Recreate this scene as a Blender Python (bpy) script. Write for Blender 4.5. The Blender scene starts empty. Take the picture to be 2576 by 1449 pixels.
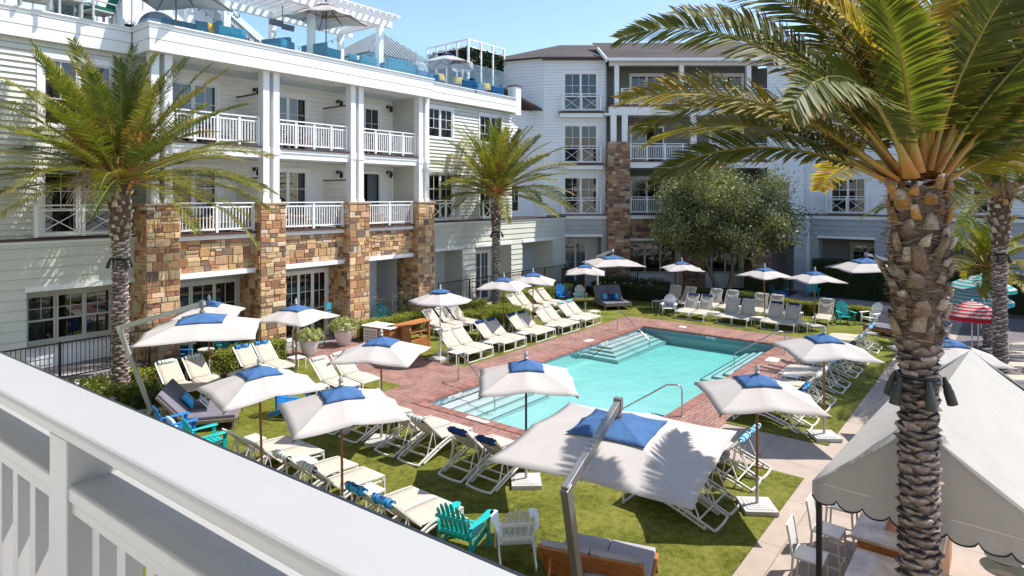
import bpy, math, random
import numpy as np
from math import sin, cos, pi, radians, sqrt, atan2, degrees, hypot
from mathutils import Vector, Matrix
random.seed(7)
SC = bpy.context.scene
COL = SC.collection
# ------------------------------------------------------------------ camera, sky, sun, exposure
YAW = radians(38.24)                      # world X runs along the pool, the camera looks 38 degrees left of it
cam_d = bpy.data.cameras.new('camera')
cam = bpy.data.objects.new('camera', cam_d)
COL.objects.link(cam)
cam.location = (0, 0, 6.0)
cam.rotation_euler = (pi/2, 0, YAW - pi/2)
cam_d.sensor_width = 36.0
cam_d.lens = 36*1600/2576
cam_d.shift_y = -228.1/2576
cam_d.clip_start = 0.05
cam_d.clip_end = 3000
SC.camera = cam
SC.render.resolution_x, SC.render.resolution_y = 1024, 576
SUN_EL = radians(56.6)
SUN_H = (0.781, -0.625)                   # horizontal direction towards the sun
SUN_ROT = atan2(SUN_H[0], SUN_H[1])
world = bpy.data.worlds.new('World')
SC.world = world
world.use_nodes = True
wn = world.node_tree
sky = wn.nodes.new('ShaderNodeTexSky')
sky.sky_type = 'NISHITA'
sky.sun_disc = False
sky.sun_elevation = SUN_EL
sky.sun_rotation = SUN_ROT
sky.air_density = 1.0
sky.dust_density = 0.6
sky.ozone_density = 2.2
wn.links.new(sky.outputs[0], wn.nodes['Background'].inputs[0])
wn.nodes['Background'].inputs[1].default_value = 0.096
sd = bpy.data.lights.new('sun', 'SUN')
sd.energy = 3.0
sd.angle = radians(0.5)
sd.color = (1.0, 0.95, 0.88)
so = bpy.data.objects.new('sun', sd)
COL.objects.link(so)
so.rotation_euler = Vector((SUN_H[0]*cos(SUN_EL), SUN_H[1]*cos(SUN_EL), sin(SUN_EL))).to_track_quat('Z', 'Y').to_euler()
so.location = (20, -20, 30)
SC.view_settings.view_transform = 'Standard'
SC.view_settings.look = 'None'
SC.view_settings.exposure = 1.36
SC.view_settings.gamma = 1.0

# ------------------------------------------------------------------ helpers
def tag(o, label=None, cat=None, group=None, kind=None):
    if label: o['label'] = label
    if cat: o['category'] = cat
    if group: o['group'] = group
    if kind: o['kind'] = kind
    return o
def empty(name, label=None, cat=None, loc=(0, 0, 0), rz=0.0, group=None):
    o = bpy.data.objects.new(name, None)
    o.empty_display_size = 0.2
    COL.objects.link(o)
    o.location = loc
    o.rotation_euler = (0, 0, rz)
    return tag(o, label, cat, group)
KIDS = {}
def link_child(o, parent):
    COL.objects.link(o)
    if parent is not None:
        o.parent = parent
        KIDS.setdefault(parent.name, []).append(o)
def dup(o, parent=None, loc=None, rz=None, label=None, group=None):
    c = o.copy()
    link_child(c, parent)
    if loc is not None: c.location = loc
    if rz is not None: c.rotation_euler = (0, 0, rz)
    if label: c['label'] = label
    if group: c['group'] = group
    for k in list(KIDS.get(o.name, [])):
        dup(k, c)
    return c
class MB:
    """collects faces and links them as one mesh object"""
    def __init__(s, M=None):
        s.v = []; s.f = []; s.m = []; s.c = []; s.M = M; s.mi = 0; s.col = None
    def add(s, vs, fs, col=None):
        n = len(s.v)
        M = s.M
        if M is not None: vs = [tuple(M @ Vector(p)) for p in vs]
        s.v.extend(vs)
        for f in fs:
            s.f.append(tuple(i+n for i in f)); s.m.append(s.mi); s.c.append(col or s.col or (1, 1, 1))
    def quad(s, a, b, c, d, col=None): s.add([a, b, c, d], [(0, 1, 2, 3)], col)
    def box(s, x0, y0, z0, x1, y1, z1, col=None):
        if x0 > x1: x0, x1 = x1, x0
        if y0 > y1: y0, y1 = y1, y0
        if z0 > z1: z0, z1 = z1, z0
        s.add([(x0, y0, z0), (x1, y0, z0), (x1, y1, z0), (x0, y1, z0), (x0, y0, z1), (x1, y0, z1), (x1, y1, z1), (x0, y1, z1)],
              [(0, 3, 2, 1), (4, 5, 6, 7), (0, 1, 5, 4), (1, 2, 6, 5), (2, 3, 7, 6), (3, 0, 4, 7)], col)
    def beam(s, pts, w, h, up=(0, 0, 1), col=None):
        """rectangular section swept along pts; w across, h along up"""
        P = [Vector(p) for p in pts]; n = len(P); U0 = Vector(up); vs = []
        for i in range(n):
            t = (P[min(i+1, n-1)]-P[max(i-1, 0)]).normalized()
            side = t.cross(U0)
            if side.length < 1e-4: side = t.cross(Vector((1, 0, 0)))
            side.normalize(); u = side.cross(t).normalized()
            for a, b in ((-1, -1), (1, -1), (1, 1), (-1, 1)):
                vs.append(tuple(P[i]+side*(a*w/2)+u*(b*h/2)))
        fs = []
        for i in range(n-1):
            for k in range(4):
                a = i*4+k; b = i*4+(k+1) % 4
                fs.append((a, b, b+4, a+4))
        fs.append((3, 2, 1, 0)); e = (n-1)*4; fs.append((e, e+1, e+2, e+3))
        s.add(vs, fs, col)
    def tube(s, pts, r, n=8, col=None, cap=True):
        P = [Vector(p) for p in pts]; m = len(P)
        rr = r if isinstance(r, (list, tuple)) else [r]*m
        vs = []; ref = None
        for i in range(m):
            t = (P[min(i+1, m-1)]-P[max(i-1, 0)]).normalized()
            if ref is None:
                ref = t.cross(Vector((0, 0, 1)))
                if ref.length < 1e-3: ref = Vector((1, 0, 0))
            ref = (ref - t*ref.dot(t)).normalized(); u = t.cross(ref)
            for k in range(n):
                a = 2*pi*k/n
                vs.append(tuple(P[i]+ref*(cos(a)*rr[i])+u*(sin(a)*rr[i])))
        fs = []
        for i in range(m-1):
            for k in range(n):
                a = i*n+k; b = i*n+(k+1) % n
                fs.append((a, b, b+n, a+n))
        if cap:
            fs.append(tuple(range(n-1, -1, -1))); fs.append(tuple(range((m-1)*n, m*n)))
        s.add(vs, fs, col)
    def lathe(s, prof, n=16, o=(0, 0, 0), col=None):
        vs = []; fs = []; m = len(prof)
        for r, z in prof:
            for k in range(n):
                a = 2*pi*k/n; vs.append((o[0]+r*cos(a), o[1]+r*sin(a), o[2]+z))
        for i in range(m-1):
            for k in range(n):
                a = i*n+k; b = i*n+(k+1) % n
                fs.append((a, b, b+n, a+n))
        fs.append(tuple(range(n-1, -1, -1))); fs.append(tuple(range((m-1)*n, m*n)))
        s.add(vs, fs, col)
    def prism(s, poly, z0, z1, col=None):
        n = len(poly)
        vs = [(x, y, z0) for x, y in poly]+[(x, y, z1) for x, y in poly]
        fs = [tuple(range(n-1, -1, -1)), tuple(range(n, 2*n))]+[(i, (i+1) % n, (i+1) % n+n, i+n) for i in range(n)]
        s.add(vs, fs, col)
    def build(s, name, mats, parent=None, smooth=0, bevel=0, seg=2):
        me = bpy.data.meshes.new(name)
        me.from_pydata(s.v, [], s.f)
        if not isinstance(mats, (list, tuple)): mats = [mats]
        for m in mats: me.materials.append(m)
        if any(s.m): me.polygons.foreach_set('material_index', s.m)
        if any(c != (1, 1, 1) for c in s.c):
            at = me.color_attributes.new('Col', 'FLOAT_COLOR', 'CORNER')
            L = np.array([len(f) for f in s.f]); C = np.ones((len(s.f), 4), np.float32); C[:, :3] = s.c
            at.data.foreach_set('color', np.repeat(C, L, axis=0).ravel())
        me.validate()
        if smooth:
            me.shade_smooth(); me.set_sharp_from_angle(angle=radians(smooth))
        o = bpy.data.objects.new(name, me)
        link_child(o, parent)
        if bevel:
            b = o.modifiers.new('bevel', 'BEVEL'); b.width = bevel; b.segments = seg; b.limit_method = 'ANGLE'; b.angle_limit = radians(40)
        return o
def np_mesh(name, V, F, mats, parent=None, C=None, mi=None, smooth=False):
    """fast mesh from arrays: V (n,3), F (m,4) quads, C (n,3) point colours"""
    me = bpy.data.meshes.new(name)
    n, m = len(V), len(F); k = F.shape[1]
    me.vertices.add(n); me.vertices.foreach_set('co', np.asarray(V, np.float32).ravel())
    me.loops.add(m*k); me.loops.foreach_set('vertex_index', np.asarray(F, np.int32).ravel())
    me.polygons.add(m); me.polygons.foreach_set('loop_start', np.arange(0, m*k, k, dtype=np.int32))
    me.polygons.foreach_set('loop_total', np.full(m, k, np.int32))
    if not isinstance(mats, (list, tuple)): mats = [mats]
    for q in mats: me.materials.append(q)
    if mi is not None: me.polygons.foreach_set('material_index', np.asarray(mi, np.int32))
    if C is not None:
        at = me.color_attributes.new('Col', 'FLOAT_COLOR', 'POINT')
        cc = np.ones((n, 4), np.float32); cc[:, :3] = C
        at.data.foreach_set('color', cc.ravel())
    me.update(calc_edges=True); me.validate()
    if smooth: me.shade_smooth()
    o = bpy.data.objects.new(name, me)
    link_child(o, parent)
    return o
def frame(o, ax):
    """wall frame: x along the wall (to the right seen from outside), y into the building, z up"""
    a = Vector((ax[0], ax[1], 0)).normalized(); b = Vector((-a.y, a.x, 0))
    M = Matrix.Identity(4)
    for i in range(3): M[i][0] = a[i]; M[i][1] = b[i]; M[i][2] = (0, 0, 1)[i]; M[i][3] = o[i]
    return M

# ------------------------------------------------------------------ materials
MATS = {}
def nm(name):
    m = bpy.data.materials.new(name); m.use_nodes = True
    MATS[name] = m
    return m, m.node_tree, m.node_tree.nodes['Principled BSDF']
def rgb(c): return (c[0], c[1], c[2], 1.0)
def mat(name, c, rough=0.6, metal=0.0, var=0.06, scale=3.0, bump=0.0, bscale=60.0, spec=0.5, dirt=0.0, coat=0.0):
    m, t, b = nm(name); N = t.nodes; L = t.links
    co = N.new('ShaderNodeTexCoord')
    nz = N.new('ShaderNodeTexNoise'); nz.inputs['Scale'].default_value = scale; nz.inputs['Detail'].default_value = 6
    L.new(co.outputs['Object'], nz.inputs['Vector'])
    rp = N.new('ShaderNodeValToRGB')
    rp.color_ramp.elements[0].position = 0.3; rp.color_ramp.elements[1].position = 0.7
    rp.color_ramp.elements[0].color = rgb([x*(1-var-dirt) for x in c]); rp.color_ramp.elements[1].color = rgb([min(1, x*(1+var)) for x in c])
    L.new(nz.outputs['Fac'], rp.inputs['Fac']); L.new(rp.outputs['Color'], b.inputs['Base Color'])
    b.inputs['Roughness'].default_value = rough; b.inputs['Metallic'].default_value = metal
    b.inputs['Specular IOR Level'].default_value = spec
    if coat: b.inputs['Coat Weight'].default_value = coat
    if bump:
        n2 = N.new('ShaderNodeTexNoise'); n2.inputs['Scale'].default_value = bscale; n2.inputs['Detail'].default_value = 4
        L.new(co.outputs['Object'], n2.inputs['Vector'])
        bp = N.new('ShaderNodeBump'); bp.inputs['Strength'].default_value = bump; bp.inputs['Distance'].default_value = 0.04 if bscale < 10 else 0.01
        L.new(n2.outputs['Fac'], bp.inputs['Height']); L.new(bp.outputs['Normal'], b.inputs['Normal'])
    return m
def attr_mat(name, rough=0.7, var=0.2, scale=12.0, bump=0.4, bscale=30.0, trans=0.0, spec=0.3):
    """colour from the mesh attribute Col (each stone / leaf its own colour), broken up by noise"""
    m, t, b = nm(name); N = t.nodes; L = t.links
    at = N.new('ShaderNodeAttribute'); at.attribute_name = 'Col'
    co = N.new('ShaderNodeTexCoord')
    nz = N.new('ShaderNodeTexNoise'); nz.inputs['Scale'].default_value = scale; nz.inputs['Detail'].default_value = 8; nz.inputs['Roughness'].default_value = 0.65
    L.new(co.outputs['Object'], nz.inputs['Vector'])
    mr = N.new('ShaderNodeMapRange'); mr.inputs[1].default_value = 0.25; mr.inputs[2].default_value = 0.75
    mr.inputs[3].default_value = 1-var; mr.inputs[4].default_value = 1+var
    L.new(nz.outputs['Fac'], mr.inputs[0])
    mx = N.new('ShaderNodeVectorMath'); mx.operation = 'MULTIPLY'
    L.new(at.outputs['Color'], mx.inputs[0]); L.new(mr.outputs[0], mx.inputs[1])
    L.new(mx.outputs[0], b.inputs['Base Color'])
    b.inputs['Roughness'].default_value = rough; b.inputs['Specular IOR Level'].default_value = spec
    if bump:
        n2 = N.new('ShaderNodeTexNoise'); n2.inputs['Scale'].default_value = bscale; n2.inputs['Detail'].default_value = 6
        L.new(co.outputs['Object'], n2.inputs['Vector'])
        bp = N.new('ShaderNodeBump'); bp.inputs['Strength'].default_value = bump; bp.inputs['Distance'].default_value = 0.02
        L.new(n2.outputs['Fac'], bp.inputs['Height']); L.new(bp.outputs['Normal'], b.inputs['Normal'])
    if trans:
        tr = N.new('ShaderNodeBsdfTranslucent'); ms = N.new('ShaderNodeMixShader'); ms.inputs[0].default_value = trans
        sc = N.new('ShaderNodeVectorMath'); sc.operation = 'MULTIPLY'; sc.inputs[1].default_value = (1.3, 1.45, 0.6)
        L.new(mx.outputs[0], sc.inputs[0]); L.new(sc.outputs[0], tr.inputs['Color'])
        L.new(b.outputs[0], ms.inputs[1]); L.new(tr.outputs[0], ms.inputs[2])
        L.new(ms.outputs[0], N['Material Output'].inputs['Surface'])
    return m
def fabric(name, c, trans=0.15, weave=500.0, var=0.04, bump=0.25):
    m = mat(name, c, rough=0.9, var=var, scale=2.5, bump=bump, bscale=7.0, spec=0.15)
    if trans:
        t = m.node_tree; N = t.nodes; L = t.links; b = N['Principled BSDF']
        tr = N.new('ShaderNodeBsdfTranslucent'); tr.inputs['Color'].default_value = rgb(c)
        ms = N.new('ShaderNodeMixShader'); ms.inputs[0].default_value = trans
        L.new(b.outputs[0], ms.inputs[1]); L.new(tr.outputs[0], ms.inputs[2])
        L.new(ms.outputs[0], N['Material Output'].inputs['Surface'])
    return m
def glass(name, tint=(0.93, 0.97, 0.96), refl=0.06, rough=0.0, mx=0.9):
    m, t, b = nm(name); N = t.nodes; L = t.links
    tr = N.new('ShaderNodeBsdfTransparent'); tr.inputs[0].default_value = rgb(tint)
    gl = N.new('ShaderNodeBsdfGlossy'); gl.inputs['Roughness'].default_value = rough
    fr = N.new('ShaderNodeLayerWeight'); fr.inputs['Blend'].default_value = 0.35
    mr = N.new('ShaderNodeMapRange'); mr.inputs[3].default_value = refl; mr.inputs[4].default_value = mx
    L.new(fr.outputs['Fresnel'], mr.inputs[0])
    ms = N.new('ShaderNodeMixShader')
    L.new(mr.outputs[0], ms.inputs[0]); L.new(tr.outputs[0], ms.inputs[1]); L.new(gl.outputs[0], ms.inputs[2])
    L.new(ms.outputs[0], N['Material Output'].inputs['Surface'])
    return m
def stripes(name, stops, period, axis=1, rough=0.85):
    """colour bands along one object axis; stops = [(pos, colour)]"""
    m, t, b = nm(name); N = t.nodes; L = t.links
    co = N.new('ShaderNodeTexCoord'); sp = N.new('ShaderNodeSeparateXYZ'); L.new(co.outputs['Object'], sp.inputs[0])
    d = N.new('ShaderNodeMath'); d.operation = 'DIVIDE'; d.inputs[1].default_value = period
    fr = N.new('ShaderNodeMath'); fr.operation = 'FRACT'
    L.new(sp.outputs[axis], d.inputs[0]); L.new(d.outputs[0], fr.inputs[0])
    r = N.new('ShaderNodeValToRGB'); r.color_ramp.interpolation = 'CONSTANT'
    e = r.color_ramp.elements
    while len(e) < len(stops): e.new(0.5)
    for i, (p, c) in enumerate(stops): e[i].position = p; e[i].color = rgb(c)
    L.new(fr.outputs[0], r.inputs[0]); L.new(r.outputs[0], b.inputs['Base Color'])
    b.inputs['Roughness'].default_value = rough; b.inputs['Specular IOR Level'].default_value = 0.15
    return m
def brick_mat(name, cell=0.21):
    m, t, b = nm(name); N = t.nodes; L = t.links
    co = N.new('ShaderNodeTexCoord'); sp = N.new('ShaderNodeSeparateXYZ'); L.new(co.outputs['Object'], sp.inputs[0])
    sw = N.new('ShaderNodeCombineXYZ'); L.new(sp.outputs[1], sw.inputs[0]); L.new(sp.outputs[0], sw.inputs[1])
    def br(vec):
        k = N.new('ShaderNodeTexBrick'); k.offset = 0.0; k.squash = 1.0
        k.inputs['Scale'].default_value = 1.0; k.inputs['Brick Width'].default_value = cell; k.inputs['Row Height'].default_value = cell/2
        k.inputs['Mortar Size'].default_value = 0.007; k.inputs['Mortar Smooth'].default_value = 0.2; k.inputs['Bias'].default_value = 0.0
        k.inputs['Color1'].default_value = rgb((0.235, 0.118, 0.09)); k.inputs['Color2'].default_value = rgb((0.16, 0.068, 0.056)); k.inputs['Mortar'].default_value = rgb((0.38, 0.29, 0.26))
        L.new(vec, k.inputs['Vector']); return k
    b1 = br(co.outputs['Object']); b2 = br(sw.outputs[0])
    ck = N.new('ShaderNodeTexChecker'); ck.inputs['Scale'].default_value = 1/cell
    ad = N.new('ShaderNodeVectorMath'); ad.operation = 'ADD'; ad.inputs[1].default_value = (0, 0, 0.05); L.new(co.outputs['Object'], ad.inputs[0])
    L.new(ad.outputs[0], ck.inputs['Vector'])
    mx = N.new('ShaderNodeMix'); mx.data_type = 'RGBA'
    L.new(ck.outputs['Fac'], mx.inputs[0]); L.new(b1.outputs['Color'], mx.inputs[6]); L.new(b2.outputs['Color'], mx.inputs[7])
    nz = N.new('ShaderNodeTexNoise'); nz.inputs['Scale'].default_value = 1.3; nz.inputs['Detail'].default_value = 8
    L.new(co.outputs['Object'], nz.inputs['Vector'])
    mr = N.new('ShaderNodeMapRange'); mr.inputs[1].default_value = 0.3; mr.inputs[2].default_value = 0.7; mr.inputs[3].default_value = 0.8; mr.inputs[4].default_value = 1.25
    L.new(nz.outputs['Fac'], mr.inputs[0])
    vm = N.new('ShaderNodeVectorMath'); vm.operation = 'MULTIPLY'; L.new(mx.outputs[2], vm.inputs[0]); L.new(mr.outputs[0], vm.inputs[1])
    L.new(vm.outputs[0], b.inputs['Base Color']); b.inputs['Roughness'].default_value = 0.8
    b.inputs['Specular IOR Level'].default_value = 0.25
    return m
def turf_mat(name, base=(0.128, 0.136, 0.018)):
    m, t, b = nm(name); N = t.nodes; L = t.links
    co = N.new('ShaderNodeTexCoord')
    n1 = N.new('ShaderNodeTexNoise'); n1.inputs['Scale'].default_value = 0.9; n1.inputs['Detail'].default_value = 5
    n2 = N.new('ShaderNodeTexNoise'); n2.inputs['Scale'].default_value = 38; n2.inputs['Detail'].default_value = 7; n2.inputs['Roughness'].default_value = 0.8
    n3 = N.new('ShaderNodeTexNoise'); n3.inputs['Scale'].default_value = 7; n3.inputs['Detail'].default_value = 4
    for n in (n1, n2, n3): L.new(co.outputs['Object'], n.inputs['Vector'])
    a = N.new('ShaderNodeMath'); a.operation = 'MULTIPLY_ADD'; L.new(n1.outputs['Fac'], a.inputs[0]); a.inputs[1].default_value = 0.55; L.new(n2.outputs['Fac'], a.inputs[2])
    a2 = N.new('ShaderNodeMath'); a2.operation = 'MULTIPLY_ADD'; L.new(n3.outputs['Fac'], a2.inputs[0]); a2.inputs[1].default_value = 0.45; L.new(a.outputs[0], a2.inputs[2])
    r = N.new('ShaderNodeValToRGB'); e = r.color_ramp.elements
    e[0].position = 0.82; e[0].color = rgb([base[0]*0.42, base[1]*0.5, base[2]*0.4])
    e[1].position = 1.18; e[1].color = rgb([base[0]*1.75, base[1]*1.62, base[2]*2.6])
    x = e.new(1.0); x.color = rgb(base)
    mr = N.new('ShaderNodeMapRange'); mr.inputs[1].default_value = 0.68; mr.inputs[2].default_value = 1.32
    L.new(a2.outputs[0], mr.inputs[0])
    e[0].position = 0.28; e[1].position = 0.5; e[2].position = 0.75
    e[0].color = rgb([base[0]*0.45, base[1]*0.5, base[2]*0.4]); e[1].color = rgb(base); e[2].color = rgb([base[0]*1.6, base[1]*1.5, base[2]*2.4])
    L.new(mr.outputs[0], r.inputs[0]); L.new(r.outputs[0], b.inputs['Base Color'])
    b.inputs['Roughness'].default_value = 0.9; b.inputs['Specular IOR Level'].default_value = 0.15
    bp = N.new('ShaderNodeBump'); bp.inputs['Strength'].default_value = 0.9; bp.inputs['Distance'].default_value = 0.03
    L.new(n2.outputs['Fac'], bp.inputs['Height']); L.new(bp.outputs['Normal'], b.inputs['Normal'])
    return m
def concrete_mat(name, c):
    m, t, b = nm(name); N = t.nodes; L = t.links
    co = N.new('ShaderNodeTexCoord')
    k = N.new('ShaderNodeTexBrick'); k.offset = 0.0; k.inputs['Scale'].default_value = 1.0
    k.inputs['Brick Width'].default_value = 1.9; k.inputs['Row Height'].default_value = 1.55; k.inputs['Mortar Size'].default_value = 0.006
    k.inputs['Color1'].default_value = rgb(c); k.inputs['Color2'].default_value = rgb([x*0.93 for x in c]); k.inputs['Mortar'].default_value = rgb([x*0.35 for x in c])
    L.new(co.outputs['Object'], k.inputs['Vector'])
    nz = N.new('ShaderNodeTexNoise'); nz.inputs['Scale'].default_value = 1.6; nz.inputs['Detail'].default_value = 10; nz.inputs['Roughness'].default_value = 0.7
    L.new(co.outputs['Object'], nz.inputs['Vector'])
    mr = N.new('ShaderNodeMapRange'); mr.inputs[1].default_value = 0.3; mr.inputs[2].default_value = 0.7; mr.inputs[3].default_value = 0.86; mr.inputs[4].default_value = 1.12
    L.new(nz.outputs['Fac'], mr.inputs[0])
    vm = N.new('ShaderNodeVectorMath'); vm.operation = 'MULTIPLY'; L.new(k.outputs['Color'], vm.inputs[0]); L.new(mr.outputs[0], vm.inputs[1])
    L.new(vm.outputs[0], b.inputs['Base Color']); b.inputs['Roughness'].default_value = 0.85
    return m
def wood_mat(name, c1, c2, scale=3.0, axis=0, rough=0.5):
    m, t, b = nm(name); N = t.nodes; L = t.links
    co = N.new('ShaderNodeTexCoord'); mp = N.new('ShaderNodeMapping')
    s = [scale*6]*3; s[axis] = scale*0.4; mp.inputs['Scale'].default_value = s
    L.new(co.outputs['Object'], mp.inputs[0])
    nz = N.new('ShaderNodeTexNoise'); nz.inputs['Scale'].default_value = 1.0; nz.inputs['Detail'].default_value = 8; L.new(mp.outputs[0], nz.inputs['Vector'])
    r = N.new('ShaderNodeValToRGB'); e = r.color_ramp.elements; e[0].position = 0.3; e[1].position = 0.7; e[0].color = rgb(c1); e[1].color = rgb(c2)
    L.new(nz.outputs['Fac'], r.inputs[0]); L.new(r.outputs[0], b.inputs['Base Color']); b.inputs['Roughness'].default_value = rough
    return m
def tile_mat(name, c1, c2, cm, sx, sz, mort=0.004):
    m, t, b = nm(name); N = t.nodes; L = t.links
    co = N.new('ShaderNodeTexCoord'); sp = N.new('ShaderNodeSeparateXYZ'); L.new(co.outputs['Object'], sp.inputs[0])
    ad = N.new('ShaderNodeMath'); L.new(sp.outputs[0], ad.inputs[0]); L.new(sp.outputs[1], ad.inputs[1])
    cb = N.new('ShaderNodeCombineXYZ'); L.new(ad.outputs[0], cb.inputs[0]); L.new(sp.outputs[2], cb.inputs[1])
    k = N.new('ShaderNodeTexBrick'); k.offset = 0.0; k.inputs['Scale'].default_value = 1.0
    k.inputs['Brick Width'].default_value = sx; k.inputs['Row Height'].default_value = sz; k.inputs['Mortar Size'].default_value = mort
    k.inputs['Color1'].default_value = rgb(c1); k.inputs['Color2'].default_value = rgb(c2); k.inputs['Mortar'].default_value = rgb(cm)
    L.new(cb.outputs[0], k.inputs['Vector']); L.new(k.outputs['Color'], b.inputs['Base Color']); b.inputs['Roughness'].default_value = 0.3
    return m

W_TRIM = mat('white_trim_paint', (0.80, 0.80, 0.79), 0.5, var=0.03, scale=1.5)
W_SIDE = mat('white_siding_paint', (0.78, 0.79, 0.79), 0.6, var=0.04, scale=0.8)
IV_SIDE = mat('ivory_siding_paint', (0.80, 0.78, 0.72), 0.6, var=0.04, scale=0.8)
G_SIDE = mat('sage_grey_siding_paint', (0.59, 0.59, 0.52), 0.65, var=0.05, scale=0.7)
GB_SIDE = mat('slate_grey_siding_paint', (0.40, 0.415, 0.42), 0.65, var=0.05, scale=0.7)
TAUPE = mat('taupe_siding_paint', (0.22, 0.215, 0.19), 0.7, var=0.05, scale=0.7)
SAGE_TRIM = mat('sage_window_frame', (0.47, 0.47, 0.41), 0.5, var=0.03)
BROWN = mat('brown_flashing', (0.075, 0.035, 0.03), 0.6)
CEIL = mat('balcony_ceiling_paint', (0.62, 0.68, 0.68), 0.7)
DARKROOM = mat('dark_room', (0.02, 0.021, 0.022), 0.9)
CURT = fabric('sheer_curtain', (0.20, 0.24, 0.25), 0.3)
CURT_B = fabric('navy_curtain', (0.03, 0.05, 0.13), 0.1)
WGLASS = glass('window_glass', (0.34, 0.40, 0.43), 0.10, mx=0.45)
BGLASS = glass('balustrade_glass', (0.93, 0.975, 0.97), 0.03, mx=0.16)
STONE = attr_mat('stone_blocks', 0.85, 0.22, 9.0, 0.7, 22.0)
MORTAR = mat('mortar', (0.36, 0.27, 0.18), 0.95, var=0.1, scale=8, bump=0.4)
BLACKM = mat('black_metal', (0.012, 0.012, 0.013), 0.4, spec=0.5)
STEEL = mat('brushed_steel', (0.55, 0.54, 0.51), 0.22, 1.0, var=0.05)
ALU = mat('grey_aluminium', (0.27, 0.26, 0.245), 0.42, 0.7, var=0.06, scale=2)
ALUL = mat('light_aluminium', (0.44, 0.45, 0.42), 0.45, 0.4, var=0.04, scale=2)
W_METAL = mat('white_powder_coat', (0.66, 0.64, 0.61), 0.4, var=0.03)
W_PLASTIC = mat('white_plastic', (0.80, 0.80, 0.80), 0.45, var=0.03)
TEAL = mat('teal_plastic', (0.005, 0.37, 0.36), 0.4, var=0.06)
BLUEP = mat('blue_plastic', (0.005, 0.17, 0.52), 0.4, var=0.06)
SLING = fabric('beige_sling_mesh', (0.56, 0.50, 0.42), 0.22, bump=0.1)
CANVAS = fabric('white_canvas', (0.52, 0.485, 0.46), 0.22, bump=0.10, var=0.025)
CANVAS_T = fabric('tent_canvas', (0.47, 0.46, 0.435), 0.33, bump=0.15, var=0.05)
BLUEF = fabric('blue_canvas', (0.055, 0.125, 0.27), 0.05, bump=0.6, var=0.12)
GREYC = fabric('grey_cushion', (0.155, 0.145, 0.175), 0.0, bump=0.5, var=0.1)
GREYL = fabric('light_grey_cushion', (0.33, 0.32, 0.36), 0.0, bump=0.5, var=0.1)
NAVYF = fabric('navy_fabric', (0.02, 0.045, 0.14), 0.0)
TEALF = fabric('teal_fabric', (0.006, 0.15, 0.24), 0.0, var=0.12)
DTEALF = fabric('sea_blue_fabric', (0.012, 0.085, 0.20), 0.0, var=0.12)
GREENF = fabric('green_fabric', (0.015, 0.13, 0.095), 0.0)
YELF = fabric('yellow_fabric', (0.62, 0.36, 0.02), 0.0)
LINEN = fabric('linen_roll', (0.56, 0.52, 0.46), 0.0)
GREYROLL = fabric('grey_roll', (0.22, 0.20, 0.20), 0.0)
LBLUE = fabric('light_blue_fabric', (0.05, 0.30, 0.60), 0.0)
AQUAF = fabric('aqua_pillow', (0.42, 0.62, 0.62), 0.0)
ROLL_STR = stripes('striped_roll', [(0, (0.68, 0.70, 0.66)), (0.3, (0.02, 0.04, 0.06)), (0.5, (0.62, 0.68, 0.63)), (0.7, (0.03, 0.15, 0.17)), (0.85, (0.68, 0.70, 0.66))], 0.095)
ROLL_TEAL = stripes('aqua_striped_roll', [(0, (0.12, 0.42, 0.6)), (0.3, (0.65, 0.7, 0.7)), (0.45, (0.03, 0.09, 0.25)), (0.62, (0.10, 0.45, 0.62))], 0.12)
PIL_BLUE = stripes('blue_striped_pillow', [(0, (0.02, 0.25, 0.50)), (0.3, (0.45, 0.7, 0.78)), (0.42, (0.02, 0.25, 0.50)), (0.7, (0.55, 0.68, 0.66)), (0.78, (0.02, 0.30, 0.48))], 0.2)
PIL_BW = stripes('black_striped_pillow', [(0, (0.7, 0.68, 0.66)), (0.6, (0.03, 0.03, 0.05))], 0.07)
POLEW = wood_mat('stained_pole_wood', (0.22, 0.075, 0.02), (0.34, 0.13, 0.04), 3, 2, 0.4)
TEAK = wood_mat('teak_boards', (0.30, 0.10, 0.03), (0.47, 0.19, 0.065), 2, 0, 0.5)
OLDWOOD = wood_mat('weathered_wood', (0.16, 0.12, 0.085), (0.30, 0.235, 0.17), 3, 0, 0.7)
BRICK = brick_mat('red_brick_paving')
TURF = turf_mat('green_turf')
CONC = concrete_mat('beige_concrete', (0.36, 0.29, 0.24))
CONC_D = concrete_mat('grey_paving', (0.30, 0.27, 0.27))
SOIL = mat('mulch', (0.07, 0.05, 0.035), 0.95, var=0.4, scale=20, bump=0.8, bscale=50)
SHINGLE = tile_mat('dark_shingles', (0.085, 0.068, 0.06), (0.04, 0.033, 0.033), (0.02, 0.018, 0.018), 0.28, 0.12, 0.012)
SHINGLE.node_tree.nodes['Principled BSDF'].inputs['Roughness'].default_value = 0.95
STANDSEAM = mat('weathered_grey_roof', (0.22, 0.20, 0.18), 0.8, var=0.2, scale=4)
LEAF = attr_mat('leaf', 0.5, 0.25, 4.0, 0.0, trans=0.25, spec=0.4)
FROND = attr_mat('palm_leaflet', 0.55, 0.18, 3.0, 0.0, trans=0.38, spec=0.28)
RACHIS = attr_mat('palm_stalk', 0.5, 0.15, 8.0, 0.2, 20)
TRUNK = attr_mat('palm_trunk', 0.9, 0.45, 22.0, 1.0, 60.0, spec=0.12)
BARK = mat('olive_bark', (0.20, 0.14, 0.10), 0.9, var=0.35, scale=8, bump=1.0, bscale=25)
FRUIT = mat('orange_fruit_stalks', (0.55, 0.16, 0.02), 0.6, var=0.25, scale=9)
DRYF = mat('dry_fruit_stalks', (0.42, 0.33, 0.26), 0.8, var=0.2, scale=9)
PLASTER = mat('pool_plaster', (0.56, 0.46, 0.48), 0.8, var=0.06, scale=0.9)
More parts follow.
